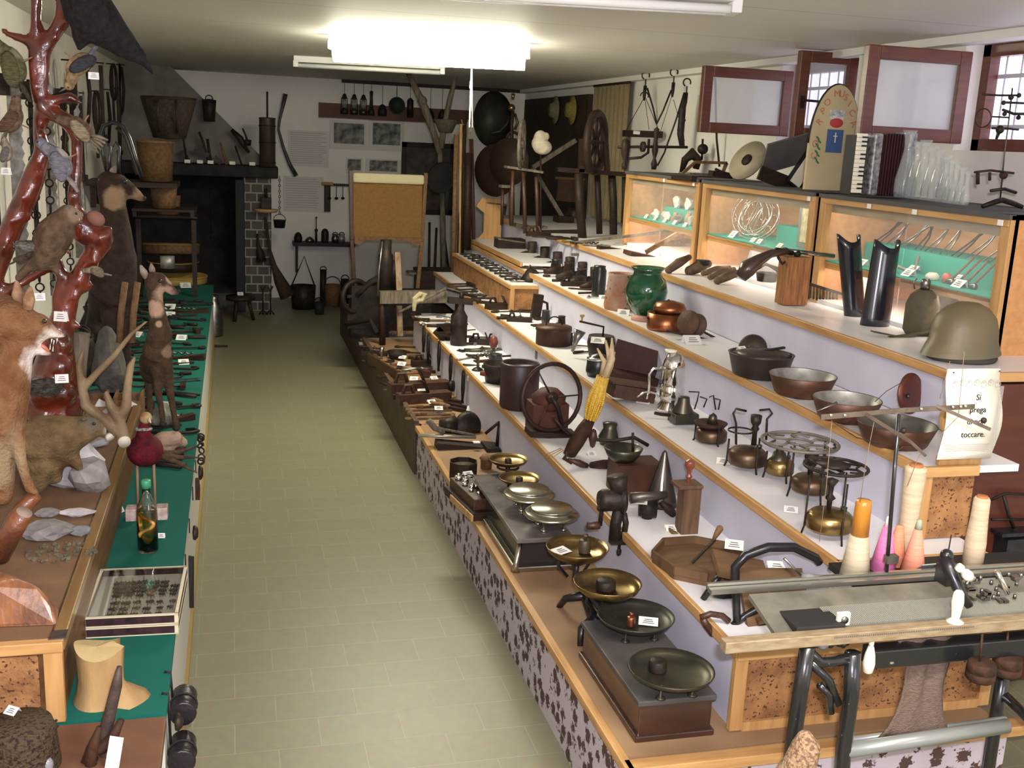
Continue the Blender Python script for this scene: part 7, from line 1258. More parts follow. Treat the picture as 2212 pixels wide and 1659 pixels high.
t = K('corn_chute', 'slanting iron corn mill chute below the yellow cob', 'mill', (1240, 985, Z1), [('chute', RUST, ('t', 18, (1228, 985, 0, 14), (1245, 955, 0, 18), (1262, 928, 0, 17), (1275, 905, 0, 12))), ('spring', IRON, ('t', 3, (1195, 900), (1215, 925), (1240, 945))), ('pear_knob', RWOOD, ('l', (1281, 945), [(0, -24), (5, -20), (10, 0), (6, 16), (0, 20)])), ('straw', mat('dry_straw', (.35, .24, .1), .8), ('t', 1, (1182, 987), (1215, 970)), ('t', 1, (1178, 982), (1212, 968)), ('t', 1, (1188, 992), (1218, 972)))])
COB = mat('corn_yellow', (.72, .46, .06), .45, c2=(.55, .32, .03), ns=90, bump=.4, bs=160)
q0 = aty(1275, 905, t.location.y-.02); s = mpp(q0); o = thing('corn_cob', 'yellow corn cob with pale dry husks stuck upright in the mill chute', 'corn', q0); a = aty(1302, 815, q0.y)-q0; d = a.normalized(); u = Vector((0, 1, 0)); v = d.cross(u)
g = G()
for i in range(22):
    f = i/21; R_ = (13+6*sin(pi*min(f*1.2, 1)))*s
    for k in range(11): an = 2*pi*k/11; g.ball(a*f+(u*cos(an)+v*sin(an))*R_*.9, (2.9*s, 2.9*s, 2.9*s), 5)
g.tube([Vector((0, 0, 0)), a*.5, a], [12*s, 17*s, 14*s], 10); g.build('kernels', COB, o); g = G()
for (x1_, y1_, x2_, y2_, x3_, y3_, w_) in ((1305, 815, 1318, 780, 1308, 735, 9), (1308, 812, 1322, 775, 1322, 730, 9), (1300, 812, 1305, 780, 1290, 752, 7), (1310, 812, 1320, 790, 1328, 760, 7), (1304, 815, 1316, 790, 1320, 745, 8)):
    pts = [aty(x, y, q0.y+RND.uniform(-.02, .02))-q0 for x, y in ((x1_, y1_), (x2_, y2_), (x3_, y3_))]; g.tube(pts, [w_*s, w_*s*.8, w_*s*.25], 5)
g.build('husks', mat('dry_husk', (.60, .46, .28), .7, c2=(.48, .36, .2), ns=12, st=(1, 1, .4)), o)
K('brass_teapot', 'tarnished small metal jug with curls behind the coffee mill', 'jug', (1318, 960, Z1), [('jug', BRASSD, ('l', (1315, 958), [(0, 0), (20, 0), (24, 16), (14, 34), (16, 46), (0, 48)])), ('small_cup', BRASSD, ('l', (1344, 955), [(0, 0), (10, 0), (6, 12), (10, 30), (0, 31)]))])
K('coffee_mill', 'large box coffee mill with open brass hopper and long crank', 'coffee mill', (1365, 1060, Z1), [('box', mat('mill_box', (.05, .022, .015), .5, c2=(.09, .035, .02), ns=10), ('x', (1368, 1058), (100, 70, 66))), ('hopper', BRASSD, ('l', (1345, 990), [(0, -6), (24, -4), (34, 6), (42, 24), (40, 25), (30, 10), (0, 4)])), ('crank', IRON, ('t', 4, (1290, 950), (1325, 952), (1370, 945), (1400, 962))), ('axle', IRON, ('t', 3, (1367, 975), (1367, 935)))])
K('mincer_handle', 'dark turned crank handle lying left of the coffee mill', 'handle', (1250, 1010, Z1), [('arm', RUST, ('t', 4, (1228, 978), (1218, 990), (1235, 1000))), ('grip', RWOOD, ('t', 8, (1228, 992, 0, 4), (1250, 1000, 0, 8), (1268, 1008, 0, 7))), ('plate', RUST, ('t', 14, (1275, 1005, 0, 8), (1300, 1012, 0, 20), (1320, 1005, 0, 14)))])
K('metal_cone', 'tall shiny dark metal cone standing behind the meat grinder', 'cone', (1427, 1090, Z1), [('cone', mat('grey_cone', (.12, .105, .09), .25, .9), ('l', (1427, 1090), [(0, 0), (36, 0), (33, 14), (5, 118), (2, 122), (0, 123)]))])
K('meat_grinder', 'black cast iron meat grinder clamped at the first step edge, nearest one', 'meat grinder', (1338, 1150, Z1), [('body', IRON, ('l', (1318, 1080), [(0, -24), (20, -24), (24, -16), (24, 18), (30, 22), (30, 30), (0, 32)], (1, 0, 0)), ('t', 16, (1338, 1080, 0, 16), (1336, 1050, 0, 20), (1334, 1030, 0, 24))), ('foot', IRON, ('t', 14, (1338, 1096, 0, 14), (1330, 1130, 0, 13), (1328, 1165, 0, 14)), ('b', 20, 12, (1318, 1168), (1350, 1168)), ('t', 7, (1348, 1110), (1352, 1130), (1346, 1168))), ('screw', IRON, ('t', 3.5, (1340, 1168), (1337, 1185)), ('s', (1337, 1192), (6, 3, 10))), ('outlet_tube', mat('grey_tube', (.14, .12, .10), .4, .8), ('t', 12, (1362, 1076, 0, 13), (1400, 1072, 0, 10), (1440, 1068, 0, 8))), ('crank', IRON, ('t', 5, (1298, 1078), (1300, 1100), (1296, 1135)), ('s', (1296, 1098), 7)), ('wooden_grip', RWOOD, ('l', (1268, 1136), [(0, 0), (8, 1), (9, 15), (8, 28), (0, 29)], (1, 0, 0)))])
K('meat_grinder', 'second meat grinder lying on its side behind the nearest one', 'meat grinder', (1415, 1118, Z1), [('body', IRON, ('l', (1400, 1098), [(0, -20), (18, -20), (20, 18), (0, 20)], (1, -.3, 0)), ('s', (1398, 1112), 14)), ('grip', DWOOD, ('t', 10, (1428, 1085, 0, 6), (1445, 1100, 0, 11), (1456, 1112, 0, 8)))])
K('wooden_corker', 'old wooden upright corker with a turned red-brown knob', 'corker', (1480, 1148, Z1), [('post', mat('corker_wood', (.15, .085, .045), .6, c2=(.09, .05, .03), ns=9, st=(6, 6, .7), bump=.3), ('x', (1482, 1150), (40, 36, 105))), ('cap', MT['corker_wood'], ('x', (1484, 1050), (56, 48, 8))), ('knob', mat('turned_red', (.20, .05, .025), .3, coat=.4), ('l', (1487, 1043), [(0, 0), (4, 0), (4, 10), (8, 14), (4, 20), (5, 28), (11, 38), (10, 48), (0, 54)])), ('peg', LWOOD, ('s', (1508, 1100), 6)), ('foot', MWOOD, ('b', 26, 14, (1446, 1150), (1466, 1158)))], bev=.003)
def octa(px, py, lb, R, h, rx=1.0): pass
p = at(1515, 1225, Z1); s = mpp(p); t = thing('chopping_tray', 'octagonal brown chopping tray with a long knife resting in it', 'tray', p, .1)
pl = [(R_*s*cos(a), R_*s*sin(a)*1.15) for R_, a in ((104, .4), (96, 1.15), (100, 1.95), (104, 2.75), (100, 3.55), (92, 4.25), (92, 5.1), (104, 5.85))]
TRY = mat('tray_wood', (.15, .085, .04), .6, c2=(.10, .055, .028), ns=6, st=(1, 5, 1), bump=.2)
G().prism(pl, .022).build('base', TRY, t); g = G()
for k in range(8):
    a = Vector((*pl[k], .034)); b_ = Vector((*pl[(k+1) % 8], .034)); g.bar(a, b_, .010, .028)
g.build('rim', TRY, t); K('chopping_knife', 'dark knife with a pear-shaped handle on the octagonal tray', 'knife', (1530, 1200, Z1+.05), [('blade', IRON, ('b', 8, 3, (1495, 1216), (1545, 1165))), ('handle', MWOOD, ('t', 6, (1540, 1168, 0, 3), (1550, 1150, 0, 7), (1556, 1140, 0, 8), (1558, 1136, 0, 4)))])
def slicer(px, py, lb, pts_board, arch, extra):
    return K('bread_slicer', lb, 'bread slicer', (px, py, Z1), [('board', TRY, *pts_board)]+extra+([('arch', BLACK, ('t', 9, *arch))] if arch else []))
slicer(1590, 1290, 'bread slicer with a tilted brown board and black iron feet behind the arched one', [('b', 70, 10, (1545, 1215), (1655, 1240), (0, -.5, 1))], None, [('iron_foot', BLACK, ('t', 7, (1518, 1295), (1530, 1278), (1545, 1255), (1560, 1240)), ('b', 10, 20, (1545, 1278), (1590, 1290)))])
slicer(1680, 1340, 'large bread slicer with an openwork black iron arch and brown board', [('b', 150, 10, (1604, 1300, .03), (1745, 1300, .03), (0, -.75, .65))], [(1592, 1345), (1590, 1290), (1588, 1225, 0, 10), (1610, 1200, 0, 10), (1660, 1182, 0, 10), (1715, 1182, 0, 10), (1762, 1205, 0, 10), (1770, 1216, 0, 9)], [('blade', MWOOD, ('b', 30, 3, (1626, 1268, -.05), (1740, 1350, -.05), (0, 1, 1))), ('crescent', BLACK, ('t', 8, (1582, 1352), (1610, 1330), (1650, 1308), (1668, 1305))), ('lower_board', TRY, ('b', 50, 8, (1628, 1335), (1690, 1325))), ('grip', RWOOD, ('t', 8, (1518, 1336, 0, 7), (1526, 1350, 0, 8), (1540, 1368, 0, 9), (1554, 1374, 0, 6)), ('t', 7, (1514, 1334), (1535, 1326), (1560, 1330), (1574, 1342)))])
for (px, py, wh, w_, zz) in ((1452, 1148, 'standing left of the octagonal tray', 26, Z1), (1585, 1188, 'lying on the tilted slicer board', 40, Z1+.06), (1680, 1235, 'pinned on the large slicer board', 40, Z1+.05), (1240, 978, 'leaning at the corn mill chute', 24, Z1+.02), (1375, 975, 'on the rim of the coffee mill hopper', 30, Z1+.15), (1385, 1090, 'on the outlet tube of the meat grinder', 26, Z1+.07), (1280, 985, 'between mill chute and coffee mill', 20, Z1), (1290, 742, 'on the rim of the coffee roaster', 30, Z2+.10)): card(px, py, zz, wh, wp=w_, tilt=30)
# ======================= objects on the low platform =======================
# big shop scale: wooden case with two pans
def pan(t, x, y, z, R, h, m, nm='pan', inner=None, legs=None, s=1.0):
    o = G().lathe([(0, z), (R*.75, z), (R*.93, z+h*.5), (R, z+h), (R*.985, z+h+.002), (R*.9, z+h*.55), (R*.72, z+.004), (0, z+.003)], (x, y, 0), n=40); o = o.build(nm, m, t)
    if legs:
        for k in range(4):
            a = pi/4+k*pi/2; G().lathe([(.016, legs), (.012, legs+.006), (.004, legs+.01), (.004, z+.004)], (x+R*.55*cos(a), y+R*.55*sin(a), 0), n=10).build('pan_leg', BRASSD, o)
def weight(px, py, pl, r, h, lb, knob=True, m=IRON):
    t = thing('scale_weight', lb, 'weight', pl); G().lathe([(0, 0), (r, 0), (r*1.04, h*.1), (r*.98, h*.9), (r*.85, h), (0, h)], n=22).build('body', m, t)
    if knob: G().lathe([(r*.3, h), (r*.25, h*1.15), (r*.55, h*1.3), (r*.5, h*1.42), (0, h*1.46)], n=14).build('knob', m, t)
    return t
sx0, sx1, sy0, sy1 = 1.125, 1.355, 2.60, 3.12; xc, yc = (sx0+sx1)/2, (sy0+sy1)/2
t = thing('shop_scale', 'long dark wooden box scale with two tarnished brass pans, nearest on the low platform', 'scale', (xc, yc, Z0)); hb = .115
CASE = mat('scale_case', (.055, .022, .012), .32, c2=(.028, .012, .008), ns=6, st=(1, 4, 4), coat=.4)
G().box((0, 0, hb/2), (sx1-sx0, sy1-sy0, hb)).build('case', CASE, t, bev=.004); G().box((0, 0, .01), (sx1-sx0+.02, sy1-sy0+.02, .02)).build('plinth', CASE, t, bev=.004)
G().box((0, 0, hb+.008), (sx1-sx0+.018, sy1-sy0+.018, .018)).build('slab_top', mat('dark_slab', (.085, .075, .068), .5, c2=(.06, .055, .05), ns=10), t, bev=.004)
pz = .17; c1 = at(1450, 1448, Z0+pz+.02); c2 = at(1373, 1333, Z0+pz+.02)
pan(t, c1.x-xc, c1.y-yc, pz, .128, .028, BRASSD, legs=hb+.016); pan(t, c2.x-xc, c2.y-yc, pz, .128, .028, mat('green_brass', (.09, .085, .07), .35, .8, c2=(.055, .055, .045), ns=12), legs=hb+.016)
zt = Z0+pz+.005; weight(0, 0, at(1420, 1448, zt), .027, .034, 'black hexagonal weight in the nearest pan', False); weight(0, 0, at(1362, 1352, zt), .014, .032, 'small copper weight with a knob in the second nearest pan', True, COPPER)
card(1400, 1352, zt, 'lying in the second nearest scale pan', wp=42, tilt=14, rz=-.4)
# iron beam scale with two brass pans
c3 = at(1312, 1263, Z0+.225); c4 = at(1247, 1186, Z0+.225); b0 = at(1225, 1330, Z0)
t = thing('beam_scale', 'black iron counter scale with two bright brass pans behind the wooden scale', 'scale', ((c3.x+c4.x)/2, (c3.y+c4.y)/2, Z0)); o0 = t.location.copy()
pan(t, c3.x-o0.x, c3.y-o0.y, .20, .118, .036, BRASS); pan(t, c4.x-o0.x, c4.y-o0.y, .20, .118, .036, BRASS)
v3 = Vector((c3.x-o0.x, c3.y-o0.y, 0)); v4 = Vector((c4.x-o0.x, c4.y-o0.y, 0))
for v in (v3, v4):
    G().lathe([(.03, .17), (.05, .195), (0, .2)], v, n=14).cyl(v+Vector((0, 0, .10)), v+Vector((0, 0, .18)), .012).build('pan_holder', BLACK, t)
    for a in (.5, 2.6, 4.4): G().tube([v+Vector((.06*cos(a), .06*sin(a), .198)), v+Vector((.07*cos(a), .07*sin(a), .15)), v+Vector((.03*cos(a), .03*sin(a), .11))], .006, 6).build('cross_arm', BLACK, t)
G().tube([v3+Vector((0, 0, .11)), (v3+v4)/2+Vector((0, 0, .13)), v4+Vector((0, 0, .11))], [.012, .02, .012], 8).build('beam', BLACK, t)
for s_ in (-1, 1): G().tube([(-.02+s_*.06, -.16, 0), (-.02+s_*.05, -.13, .05), (-.02, -.10, .07), (-.01, 0, .1)], [.012, .014, .018, .02], 8).tube([(s_*.06, .16, 0), (s_*.05, .12, .05), (0, .05, .09)], [.012, .014, .018], 8).build('scrolled_foot', BLACK, t)
weight(0, 0, at(1308, 1272, Z0+.206), .034, .034, 'black octagonal weight in the third scale pan', False); weight(0, 0, at(1262, 1193, Z0+.206), .022, .05, 'tall iron weight with a knob in the fourth scale pan', True, mat('brown_iron', (.10, .075, .05), .45, .6))
card(1222, 1196, Z0+.206, 'lying in the fourth scale pan', wp=40, tilt=10, rz=.5)
# chrome plate scale on an ornate base
t = thing('plate_scale', 'ornate nickel scale with two flat round plates on a marble-topped base', 'scale', (1.205, 4.28, Z0)); o0 = t.location.copy(); hb = .13
NI = mat('nickel', (.50, .47, .38), .24, 1., c2=(.40, .38, .31), ns=6)
G().box((0, 0, .07), (.20, .78, .11)).build('case', mat('dark_panel', (.035, .03, .028), .25, .3), t); G().box((0, 0, hb), (.24, .84, .02)).build('marble_top', mat('grey_marble', (.16, .14, .13), .25, c2=(.07, .06, .055), ns=9), t, bev=.004)
G().box((0, 0, .012), (.26, .86, .024)).build('chrome_plinth', NI, t, bev=.006)
for a in (-1, 1):
    for b_ in (-1, 1): G().tube([(a*.12, b_*.42, 0), (a*.115, b_*.41, .04), (a*.10, b_*.395, .12)], [.02, .012, .012], 8).build('corner_foot', NI, t); 
g = G()
for a in (-1, 1): g.bar((a*.104, -.40, .115), (a*.104, .40, .115), .008).bar((a*.104, -.40, .03), (a*.104, .40, .03), .008)
g.build('chrome_rails', NI, t)
for px, py in ((1192, 1098), (1143, 1057)):
    c = at(px, py, Z0+.222)-o0; pp = G().lathe([(0, .185), (.085, .185), (.112, .192), (.118, .20), (.108, .208), (.09, .212), (.086, .220), (.09, .224), (.086, .228), (0, .229)], (c.x, c.y, 0), n=44); pp = pp.build('round_plate', NI, t)
    for k in range(4): a = pi/4+k*pi/2; G().lathe([(.016, .14), (.012, .148), (.005, .152), (.005, .19)], (c.x+.06*cos(a), c.y+.06*sin(a), 0), n=10).build('plate_leg', NI, pp)
# brass pan scale behind, tins, weight block, jack, planes
for k, (px, py, lb) in enumerate(((1122, 1032, 'shallow brass pan on an iron beam behind the nickel plates'), (1098, 992, 'farthest thin brass pan on an iron frame'))):
    c = at(px, py, Z0+.19); t = thing('brass_pan_scale', lb, 'scale', (c.x, c.y, Z0)); pan(t, 0, 0, .17, .095, .022, BRASS); G().box((-.02, 0, .05), (.12, .16, .10)).build('base', DWOOD, t, bev=.004); G().cyl((0, 0, .10), (0, 0, .17), .012).build('post', IRON, t); G().ring((0, 0, .15), .05, .006).build('ring', IRON, t)
    weight(0, 0, Vector((c.x, c.y, Z0+.174)), .016, .02, 'small dark weight in the %s brass pan' % ('shallow', 'farthest')[k], False)
p = at(1045, 1118, Z0); t = thing('weight_block', 'wooden block holding a row of small nickel weights', 'weight set', p, radians(8)); G().box((0, .16, .02), (.14, .40, .04)).build('tray', DWOOD, t, bev=.003); G().box((0, .17, .055), (.10, .34, .07)).build('block', RWOOD, t, bev=.004); G().box((-.075, .1, .02), (.008, .3, .03)).build('pale_edge', LWOOD, t)
wl = ['largest nickel weight, farthest', 'second nickel weight', 'third nickel weight', 'fourth nickel weight', 'fifth nickel weight', 'smallest nickel weight, nearest']
for k in range(6): weight(0, 0, Matrix.Rotation(radians(8), 4, 'Z') @ Vector((-.02+.02*(k % 2), .30-k*.045, .0905))+p, .018-.0018*k, .020-.002*k, wl[k]+' on the wooden weight block', True, CHROME)
for k, (px, py, R_, h_, lb) in enumerate(((1000, 1030, .075, .085, 'large dark octagonal tin holding papers by the platform edge'), (1020, 1056, .052, .06, 'smaller dark octagonal tin with a folded card'))):
    p = at(px, py, Z0); t = thing('octagonal_tin', lb, 'tin', p, .2); G().lathe([(0, 0), (R_, 0), (R_, h_), (R_*.94, h_), (R_*.94, h_*.75), (0, h_*.75)], n=8, sm=False).build('tin', DWOOD, t); G().lathe([(R_*.8, h_*.77), (0, h_*.78)], n=12).build('contents', mat('dim_brass_bits', (.22, .19, .12), .4, .5, c2=(.06, .05, .04), ns=80), t)
card(1015, 1030, Z0+.05, 'inside the smaller octagonal tin', wp=22, tilt=35)
vessel('measuring_cup', 1050, 1012, Z0, [(0, 0), (12, 0), (13, 22), (16, 23), (10, 30), (0, 31)], 'small brown lidded measure behind the octagonal tins', 'measure', MWOOD)
K('black_kettle', 'small black iron stand between the tins and the nickel scale', 'stand', (1068, 1048, Z0), [('stand', IRON, ('l', (1068, 1046), [(0, 0), (12, 0), (12, 10), (6, 18), (10, 26), (0, 28)]))])
K('cobbler_stand', 'black iron jack with a slanting lever and two pillars on the platform', 'jack', (1080, 968, Z0), [('pillar', IRON, ('t', 5, (1074, 966), (1080, 915))), ('pillar', IRON, ('t', 5, (1098, 966), (1097, 915))), ('head', IRON, ('l', (1092, 915), [(0, 0), (8, 0), (7, 20), (4, 30), (0, 31)])), ('lever', IRON, ('t', 3.5, (1048, 937), (1078, 912), (1110, 914))), ('base', IRON, ('b', 60, 12, (1045, 966), (1105, 972)))])
K('long_wooden_trough', 'long dark wooden trough lying across the platform with a card on it', 'trough', (1000, 965, Z0), [('trough', DWOOD, ('b', 40, 20, (942, 962), (1095, 976))), ('card', PAPER, ('b', 12, 2, (1022, 955, -.06), (1036, 955, -.06)))])
K('round_bellows', 'dark bellows-shaped iron with a round side before the jack', 'bellows', (985, 935, Z0), [('body', IRON, ('l', (1010, 922), [(0, -12), (28, -10), (34, 0), (28, 10), (0, 12)], (.3, -1, .2)), ('t', 10, (950, 920, 0, 14), (985, 918, 0, 20)))])
K('pale_chisel_bar', 'long pale metal bar lying across the platform edge', 'bar', (960, 946, Z0+.04), [('bar', mat('pale_bar', (.42, .40, .32), .35, .6), ('t', 4, (904, 940), (965, 943), (1028, 944))), ('handle', GWOOD, ('t', 7, (925, 908), (940, 925), (960, 932)), ('t', 3, (950, 926), (1026, 940)))])
mats_ = [RUST, DWOOD, IRON, MWOOD, STEEL, RWOOD]
plt = [('plane', 905, 848, .42, .15, 'big wooden plane with pegs near the platform middle'), ('plane', 915, 868, .36, .2, 'second wooden plane with a card, in front of the big one'), ('chisel', 922, 882, .30, .05, 'long thin chisel first in the row before the planes'), ('file', 926, 890, .30, .0, 'long file second in the row before the planes'), ('chisel', 932, 898, .30, -.05, 'pale chisel third in the row before the planes'), ('hook', 938, 906, .30, .05, 'thin hook fourth in the row before the planes'), ('file', 985, 880, .5, -.75, 'grey round bar leaning to the right behind the long trough'), ('file', 1000, 890, .5, -.75, 'second grey round bar leaning to the right behind the trough'), ('chisel', 975, 868, .45, -.8, 'brown long-handled gouge leaning to the riser'), ('hammer', 880, 812, .34, .2, 'wooden mallet by the standing saw frame'), ('pincers', 900, 800, .3, .1, 'dark tongs behind the big plane'), ('wedge', 870, 790, .2, .3, 'small dark wedge near the slanting wooden rail'), ('sickle', 935, 805, .35, .2, 'round dark sickle shape on the far platform'), ('auger', 925, 835, .3, .1, 'dark auger right of the big plane'), ('hammer', 890, 770, .26, -.2, 'small hammer behind the slanting rail'), ('spanner', 950, 785, .3, .3, 'iron spanner near the riser on the far platform')]
for k, (kd, px, py, L_, rz_, lb) in enumerate(plt): tool(kd, px, py, Z0, L_, rz_, lb, mats_[(k*5+2) % 6] if kd != 'plane' else IRON, RWOOD if kd == 'plane' else MWOOD)
for (px, py, wh, w_) in ((868, 775, 'standing by the iron basket on the far platform', 16), (866, 790, 'lying in front of the iron basket', 18), (893, 822, 'beside the big plane, left one', 18), (940, 820, 'beside the big plane, right one', 16), (915, 848, 'lying on the second plane', 24), (935, 872, 'among the chisels, farther one', 18), (948, 886, 'among the chisels, nearer one', 18), (1018, 888, 'leaning at the riser behind the trough', 22)): card(px, py, Z0+.02, wh, wp=w_, tilt=30)
K('slanting_rail', 'dark slanting wooden rail with notches along the platform edge', 'rail', (825, 805, Z0), [('rail', RWOOD, ('b', 5, 20, (796, 772, .25), (860, 812, -.3))), ('foot', RWOOD, ('b', 6, 18, (866, 808, -.3), (866, 822, -.3)))])
K('box_saw', 'reddish board standing upright at the platform edge', 'board', (840, 795, Z0), [('board', MWOOD, ('b', 4, 8, (800, 770, .3), (868, 806, -.2)))])
K('grindstone', 'dark round grindstone standing near the riser on the far platform', 'grindstone', (972, 860, Z0), [('stone', IRON, ('l', (976, 834), [(0, -4), (12, -4), (12, 4), (0, 4)], (.9, -.5, .1)))])
# things hung on the first riser
RV = [('pliers', 915, 735, 26), ('callipers', 925, 755, 30), ('tongs', 948, 772, 30), ('bridle_bit', 973, 800, 30), ('scissors', 1000, 838, 34)]
for k, (nm, px, py, h_) in enumerate(RV):
    q0 = atx(px, py, XS[1]-.012); s = mpp(q0); t = thing('hanging_'+nm, 'dark %s hung on the pale riser, %s from the far end' % (nm.replace('_', ' '), bl[k]), 'tool', q0)
    g = G().tube([(0, -6*s, h_*s), (0, -9*s, 0), (0, 3*s, -h_*s)], 2.6*s, 6); g.tube([(0, 6*s, h_*s), (0, 9*s, 0), (0, -3*s, -h_*s)], 2.6*s, 6); g.ring((0, 0, h_*s), 6*s, 1.8*s, (1, 0, 0), n=12, m=5); g.build('arms', IRON, t)
card(1012, 822, 0, 'pinned on the pale riser above the scissors', pl=atx(1010, 822, XS[1]-.03), w=.04, tilt=85, rz=-pi/2)
# ---- machines on the far platform ----
K('printing_press', 'large dark iron and wood press with wheel and two tall cylinders on the far platform', 'press', (828, 745, Z0), [('body', mat('press_dark', (.010, .008, .007), .7, .1, c2=(.03, .02, .016), ns=12, bump=.3), ('x', (796, 728, .4), (84, 60, 120)), ('x', (880, 700, .7), (100, 60, 80)), ('t', 7, (770, 640, .3), (800, 610, .3), (820, 600, .3)), ('t', 6, (745, 700, .2), (800, 690, .1), (815, 720, 0)), ('b', 10, 40, (750, 690, .3), (830, 690, .3))), ('crossbeam', GWOOD, ('b', 20, 26, (820, 642), (965, 640))), ('front_post', DWOOD, ('t', 7, (826, 745), (826, 690), (824, 640))), ('cylinder', IRON, ('l', (832, 640, .25), [(0, 0), (16, 0), (16, 90), (12, 96), (12, 124), (0, 125)])), ('cylinder', IRON, ('l', (848, 630, .5), [(0, 0), (13, 0), (13, 70), (0, 72)])), ('steel_rod', STEEL, ('t', 2.5, (816, 640, -.05), (818, 590, -.05), (826, 522, -.05))), ('wheel', IRON, ('r', (768, 640, .3), 34, 6, (.5, -.85, 0)), ('b', 6, 6, (768, 606, .3), (768, 674, .3)), ('b', 6, 6, (750, 640, .3), (786, 640, .3))), ('handle_bar', GWOOD, ('t', 3, (862, 675, -.1), (965, 622, -.1))), ('white_post', mat('peeling_white', (.42, .33, .22), .7, c2=(.22, .11, .05), ns=30, st=(1, 1, .4)), ('b', 12, 12, (858, 545, .2), (862, 628, .2)), ('b', 12, 12, (862, 660, .1), (864, 725, .1)))])
K('flax_knot', 'knotted hank of pale flax tied on the press crossbeam', 'flax', (900, 645, 1), [('hank', mat('pale_flax', (.50, .45, .28), .85, c2=(.35, .3, .18), ns=40), ('t', 4, (894, 672, 0, 4), (896, 645, 0, 6), (908, 634, 0, 6), (918, 636, 0, 6), (912, 648, 0, 5), (900, 650, 0, 5)), ('v', 1.2))], y=8.3)
K('grey_stone_block', 'square grey-brown block with a card and round lid on the far platform', 'block', (932, 645, Z0+.05), [('block', mat('grey_block', (.17, .13, .10), .8, c2=(.12, .09, .07), ns=8), ('x', (932, 632, .4), (48, 40, 28))), ('lid', YB_, ('l', (912, 598, .4), [(0, 0), (14, 0), (13, 4), (0, 5)])), ('card', PAPER, ('b', 8, 1, (927, 597, .35), (936, 600, .35)))])
K('stone_slab_tray', 'flat grey slab on the far platform behind the grey-brown block', 'slab', (920, 592, Z0+.35), [('slab', GWOOD, ('b', 40, 4, (880, 588), (948, 590)))])
K('pebble_tray', 'grey boards with pebbles and straw at the far platform edge', 'boards', (820, 735, Z0), [('boards', mat('pale_grey_board', (.30, .28, .25), .8, c2=(.2, .18, .15), ns=10), ('b', 16, 4, (778, 732, .1), (892, 728, .1)), ('b', 16, 4, (775, 742), (892, 740))), ('pebbles', mat('pebbles', (.35, .33, .3), .8, c2=(.12, .1, .09), ns=60), *[('s', (770+k*8, 718+3*(k % 3), .15), (5, 5, 4)) for k in range(14)])])
K('iron_basket', 'dark iron basket with brown stuff near the edge of the far platform', 'basket', (858, 775, Z0), [('basket', IRON, ('l', (858, 774), [(0, 0), (16, 0), (22, 16), (20, 16), (14, 3), (0, 3)])), ('stand', STEEL, ('t', 5, (822, 770), (826, 750)))])
K('orange_brick', 'orange clay brick under the press beside the white post', 'brick', (840, 712, Z0), [('brick', mat('orange_clay', (.45, .22, .06), .8), ('x', (842, 712, .2), (26, 20, 20)))])
# ======================= notice, right-hand side, knitting machine =======================
yP = 2.79; a = aty(2054, 797, yP); b_ = aty(2172, 792, yP); c = aty(2038, 992, yP); d = aty(2170, 1000, yP); w_ = b_.x-a.x; h_ = a.z-c.z
t = thing('paper_notice', 'cream notice with a printed border reading Si prega di non toccare', 'notice', ((a.x+b_.x)/2-.008, yP, c.z)); n = 16; vs = []
for i in range(n+1):
    f = i/n
    for u_ in (-.5, .5): vs += [(u_*w_+.010*sin(f*5.2)*(1 if u_ > 0 else .6), -.030*sin(f*pi)**2*abs(u_+.1)*1.2-.004*(1-f), f*h_)]
g = G(); g.add(vs, [(2*i, 2*i+1, 2*i+3, 2*i+2) for i in range(n)], True); o = g.build('sheet', mat('cream_paper', (.84, .80, .66), .6), t); m_ = o.modifiers.new('s', 'SOLIDIFY'); m_.thickness = .0012
GI = mat('grey_print', (.42, .40, .38), .8)
for k, (tx, zf, xf) in enumerate((('Si', .70, .04), ('prega', .57, .04), ('di non', .44, .04), ('toccare.', .29, .04))):
    gl = G(); text(gl, tx, .027, (w_*xf, -.010-.018*sin(zf*pi)**2, h_*zf)); gl.build('printed_text', BLKM, t)
g = G()
for j in range(5):
    e = .44-.016*j; g.box((w_*e, -.030, h_*.5), (.0012, .001, h_*.66)); g.box((0, -.012, h_*(.10+.018*j)), (w_*.84, .001, .0012))
for j in range(7): g.ring(((j-3)*w_*.13, -.014, h_*(.84+.02*(j % 2))), .010, .0009, (0, 1, 0), n=12, m=4); g.ring(((j-3)*w_*.13, -.014, h_*(.87)), .005, .0009, (0, 1, 0), n=10, m=4)
g.build('printed_border', GI, t); G().ball((-w_*.42, -.006, h_*.965), .0025, 6).build('pin', IRON, t); G().ball((w_*.42, -.006, h_*.975), .0025, 6).build('pin', IRON, t)
# black machine against the dark red panel
K('sewing_machine_frame', 'black iron machine frame standing before the dark red panel at the right edge', 'machine', (2200, 1200, .55), [('body', mat('oily_black', (.012, .012, .014), .3, .3, c2=(.03, .03, .03), ns=20), ('x', (2195, 1210), (110, 60, 60)), ('x', (2190, 1150), (100, 50, 8))), ('bars', IRON, ('t', 3, (2140, 1080), (2170, 1066), (2225, 1068)), ('t', 3, (2142, 1122), (2225, 1122)), ('t', 4, (2168, 1070), (2178, 1110), (2190, 1140)))])
